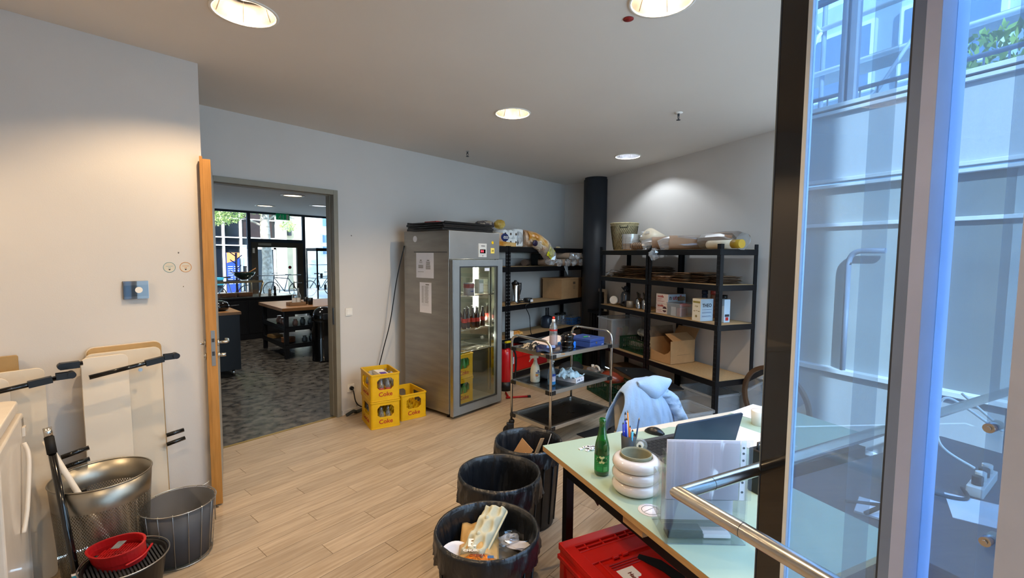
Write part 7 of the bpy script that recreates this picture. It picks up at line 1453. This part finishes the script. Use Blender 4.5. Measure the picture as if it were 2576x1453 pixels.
# dark liner basket in wire frame
t = thing('wire_basket', 'dark grey round basket with thin wire frame left of the open door', 'basket', (.755, 3.165, 0)); H_ = .33
def rk(z): return .150+.028*z/H_
B().lathe([(rk(0), .02), (rk(H_), H_-.004), (rk(H_)-.004, H_-.004), (rk(0)-.004, .024), (0, .024)], seg=48).build('liner', mat('liner_grey', '46474b', .6), t)
for k in range(16): a = 2*PI*k/16; c_, s_ = math.cos(a), math.sin(a); mb = B(); mb.tube([(rk(0)*1.05*c_, rk(0)*1.05*s_, 0), ((rk(H_)+.006)*c_, (rk(H_)+.006)*s_, H_), ((rk(H_)-.002)*c_, (rk(H_)-.002)*s_, H_+.003)], .0018, 6); mb.build('wire', M_steel, t)
for z_, r_1 in ((H_, rk(H_)+.008), (.008, rk(0)*1.05)): mb = B(); mb.tube([(r_1*math.cos(q*PI/24), r_1*math.sin(q*PI/24), z_) for q in range(48)], .003, 6, closed=True); mb.build('hoop', M_steel, t)
mb = B(); mb.tube([(.15, .10, H_), (.19, .12, H_+.004), (.205, .13, H_+.012)], .003, 6).tube([(.17, .03, H_), (.195, .03, H_-.03), (.195, .03, .12)], .0025, 6); mb.build('wire_end', M_steel, t)
# bottom-left tub and red sieve
t = thing('black_wire_tub', 'black slotted tub with wire handle at the bottom left, holding the red sieve', 'tub', (.462, 2.895, 0)); mb = B(); mb.lathe([(.13, 0), (.165, .235), (.172, .24), (.172, .25), (.16, .245), (.125, .006), (0, .006)], seg=44); mb.build('tub', M_black, t)
mb = B(); mb.tube([(.178*math.cos(q*PI/24), .178*math.sin(q*PI/24), .255) for q in range(48)], .0035, 6, closed=True); mb.build('rim_wire', M_steel, t)
mb = B()
for k in range(22):
    x = -.15+k*.0143; yl = math.sqrt(max(0, .158**2-x*x)); mb.box(x-.004, -yl, .222, x+.004, yl, .228)
mb.build('slotted_insert', M_dark, t)
sv = thing('red_sieve', 'red plastic slotted sieve with grey label lying in the black tub', 'sieve', (.458, 2.93, .228), R(-48)); sv.rotation_euler = (R(8), R(-6), R(-48)); M_rs = mat('sieve_red', 'b01a1c', .35)
def teardrop(r, n=40, k=1.0): return [((r*math.cos(2*PI*q/n)*1.15-(.03*k if math.cos(2*PI*q/n) < 0 else 0)*abs(math.cos(2*PI*q/n))**3), r*.82*math.sin(2*PI*q/n)) for q in range(n)]
mb = B(); mb.ring(teardrop(.100), teardrop(.096), .055, .085); mb.ring(teardrop(.098), teardrop(.094), .03, .057); mb.ring(teardrop(.094), teardrop(.090), 0, .032); mb.build('wall', M_rs, sv)
mb = B()
for k in range(15):
    x = -.10+k*.0143; yl = .066*math.sqrt(max(0, 1-(x/.115)**2)); mb.box(x-.0042, -yl, .040, x+.0042, yl, .044)
mb.box(-.10, -.003, .04, .10, .003, .045); mb.build('slotted_floor', M_rs, sv); mb = B(); mb.ring(teardrop(.107), teardrop(.098), .083, .088); mb.build('rim', M_rs, sv)
o = B().box(-.018, -.026, .089, .022, .026, .0905).build('grey_label', mat('foil_label', '8a8c8e', .4, .3, scale=25, var=.3), sv)
mb = B(); mb.tube(smoothpath([(.08, -.08, .03), (.12, -.02, .03), (.11, .06, .03)]), .006, 6); mb.build('handle', M_rs, sv)
tag(B().tube(smoothpath([(.16, 3.10, .02), (.24, 3.04, .03), (.30, 3.06, .025), (.34, 3.10, .02)]), .022, 8).build('black_hose', M_black), 'black hose piece on the floor at the bottom left', 'hose')
# small white fridge at the left edge
t = thing('small_fridge', 'small white fridge cut by the left edge of the photo', 'fridge', (.165, 3.27, 0), R(-9.5)); M_app = mat('appliance_white', 'ded3c4', .35, coat=.2)
B().box(-.60, -.62, .03, -.055, 0, 1.0).build('body', M_app, t, .006); B().prism(rr(-.60, -.63, -.012, .012, .05), 1.002, 1.05).build('worktop', M_app, t, .006)
B().box(-.052, -.62, .12, 0, 0, .985).build('door', M_app, t, .008); B().box(-.05, -.6, .03, -.02, -.01, .11).build('plinth', M_app, t, .003)
B().box(.0, -.075, .885, .012, -.035, .93).build('latch', M_app, t, .003); mb = B(); mb.box(.0005, -.05, .90, .002, -.015, .965); mb.build('handle_recess', mat('recess_grey', '8a8276', .6), t, .001)
mb = B(); mb.tube(smoothpath([(.012, -.13, .87), (.028, -.16, .80), (.022, -.24, .60), (.01, -.28, .5)]), .009, 8); mb.build('handle', M_app, t)
B().box(.0, -.045, .06, .02, -.015, .13).build('hinge', M_app, t, .003)
for x, y in ((-.5, -.5), (-.08, -.5), (-.5, -.08), (-.08, -.08)): mb = B(); mb.cyl((x, y, 0), (x, y, .03), .02, seg=10); mb.build('foot', M_black, t)
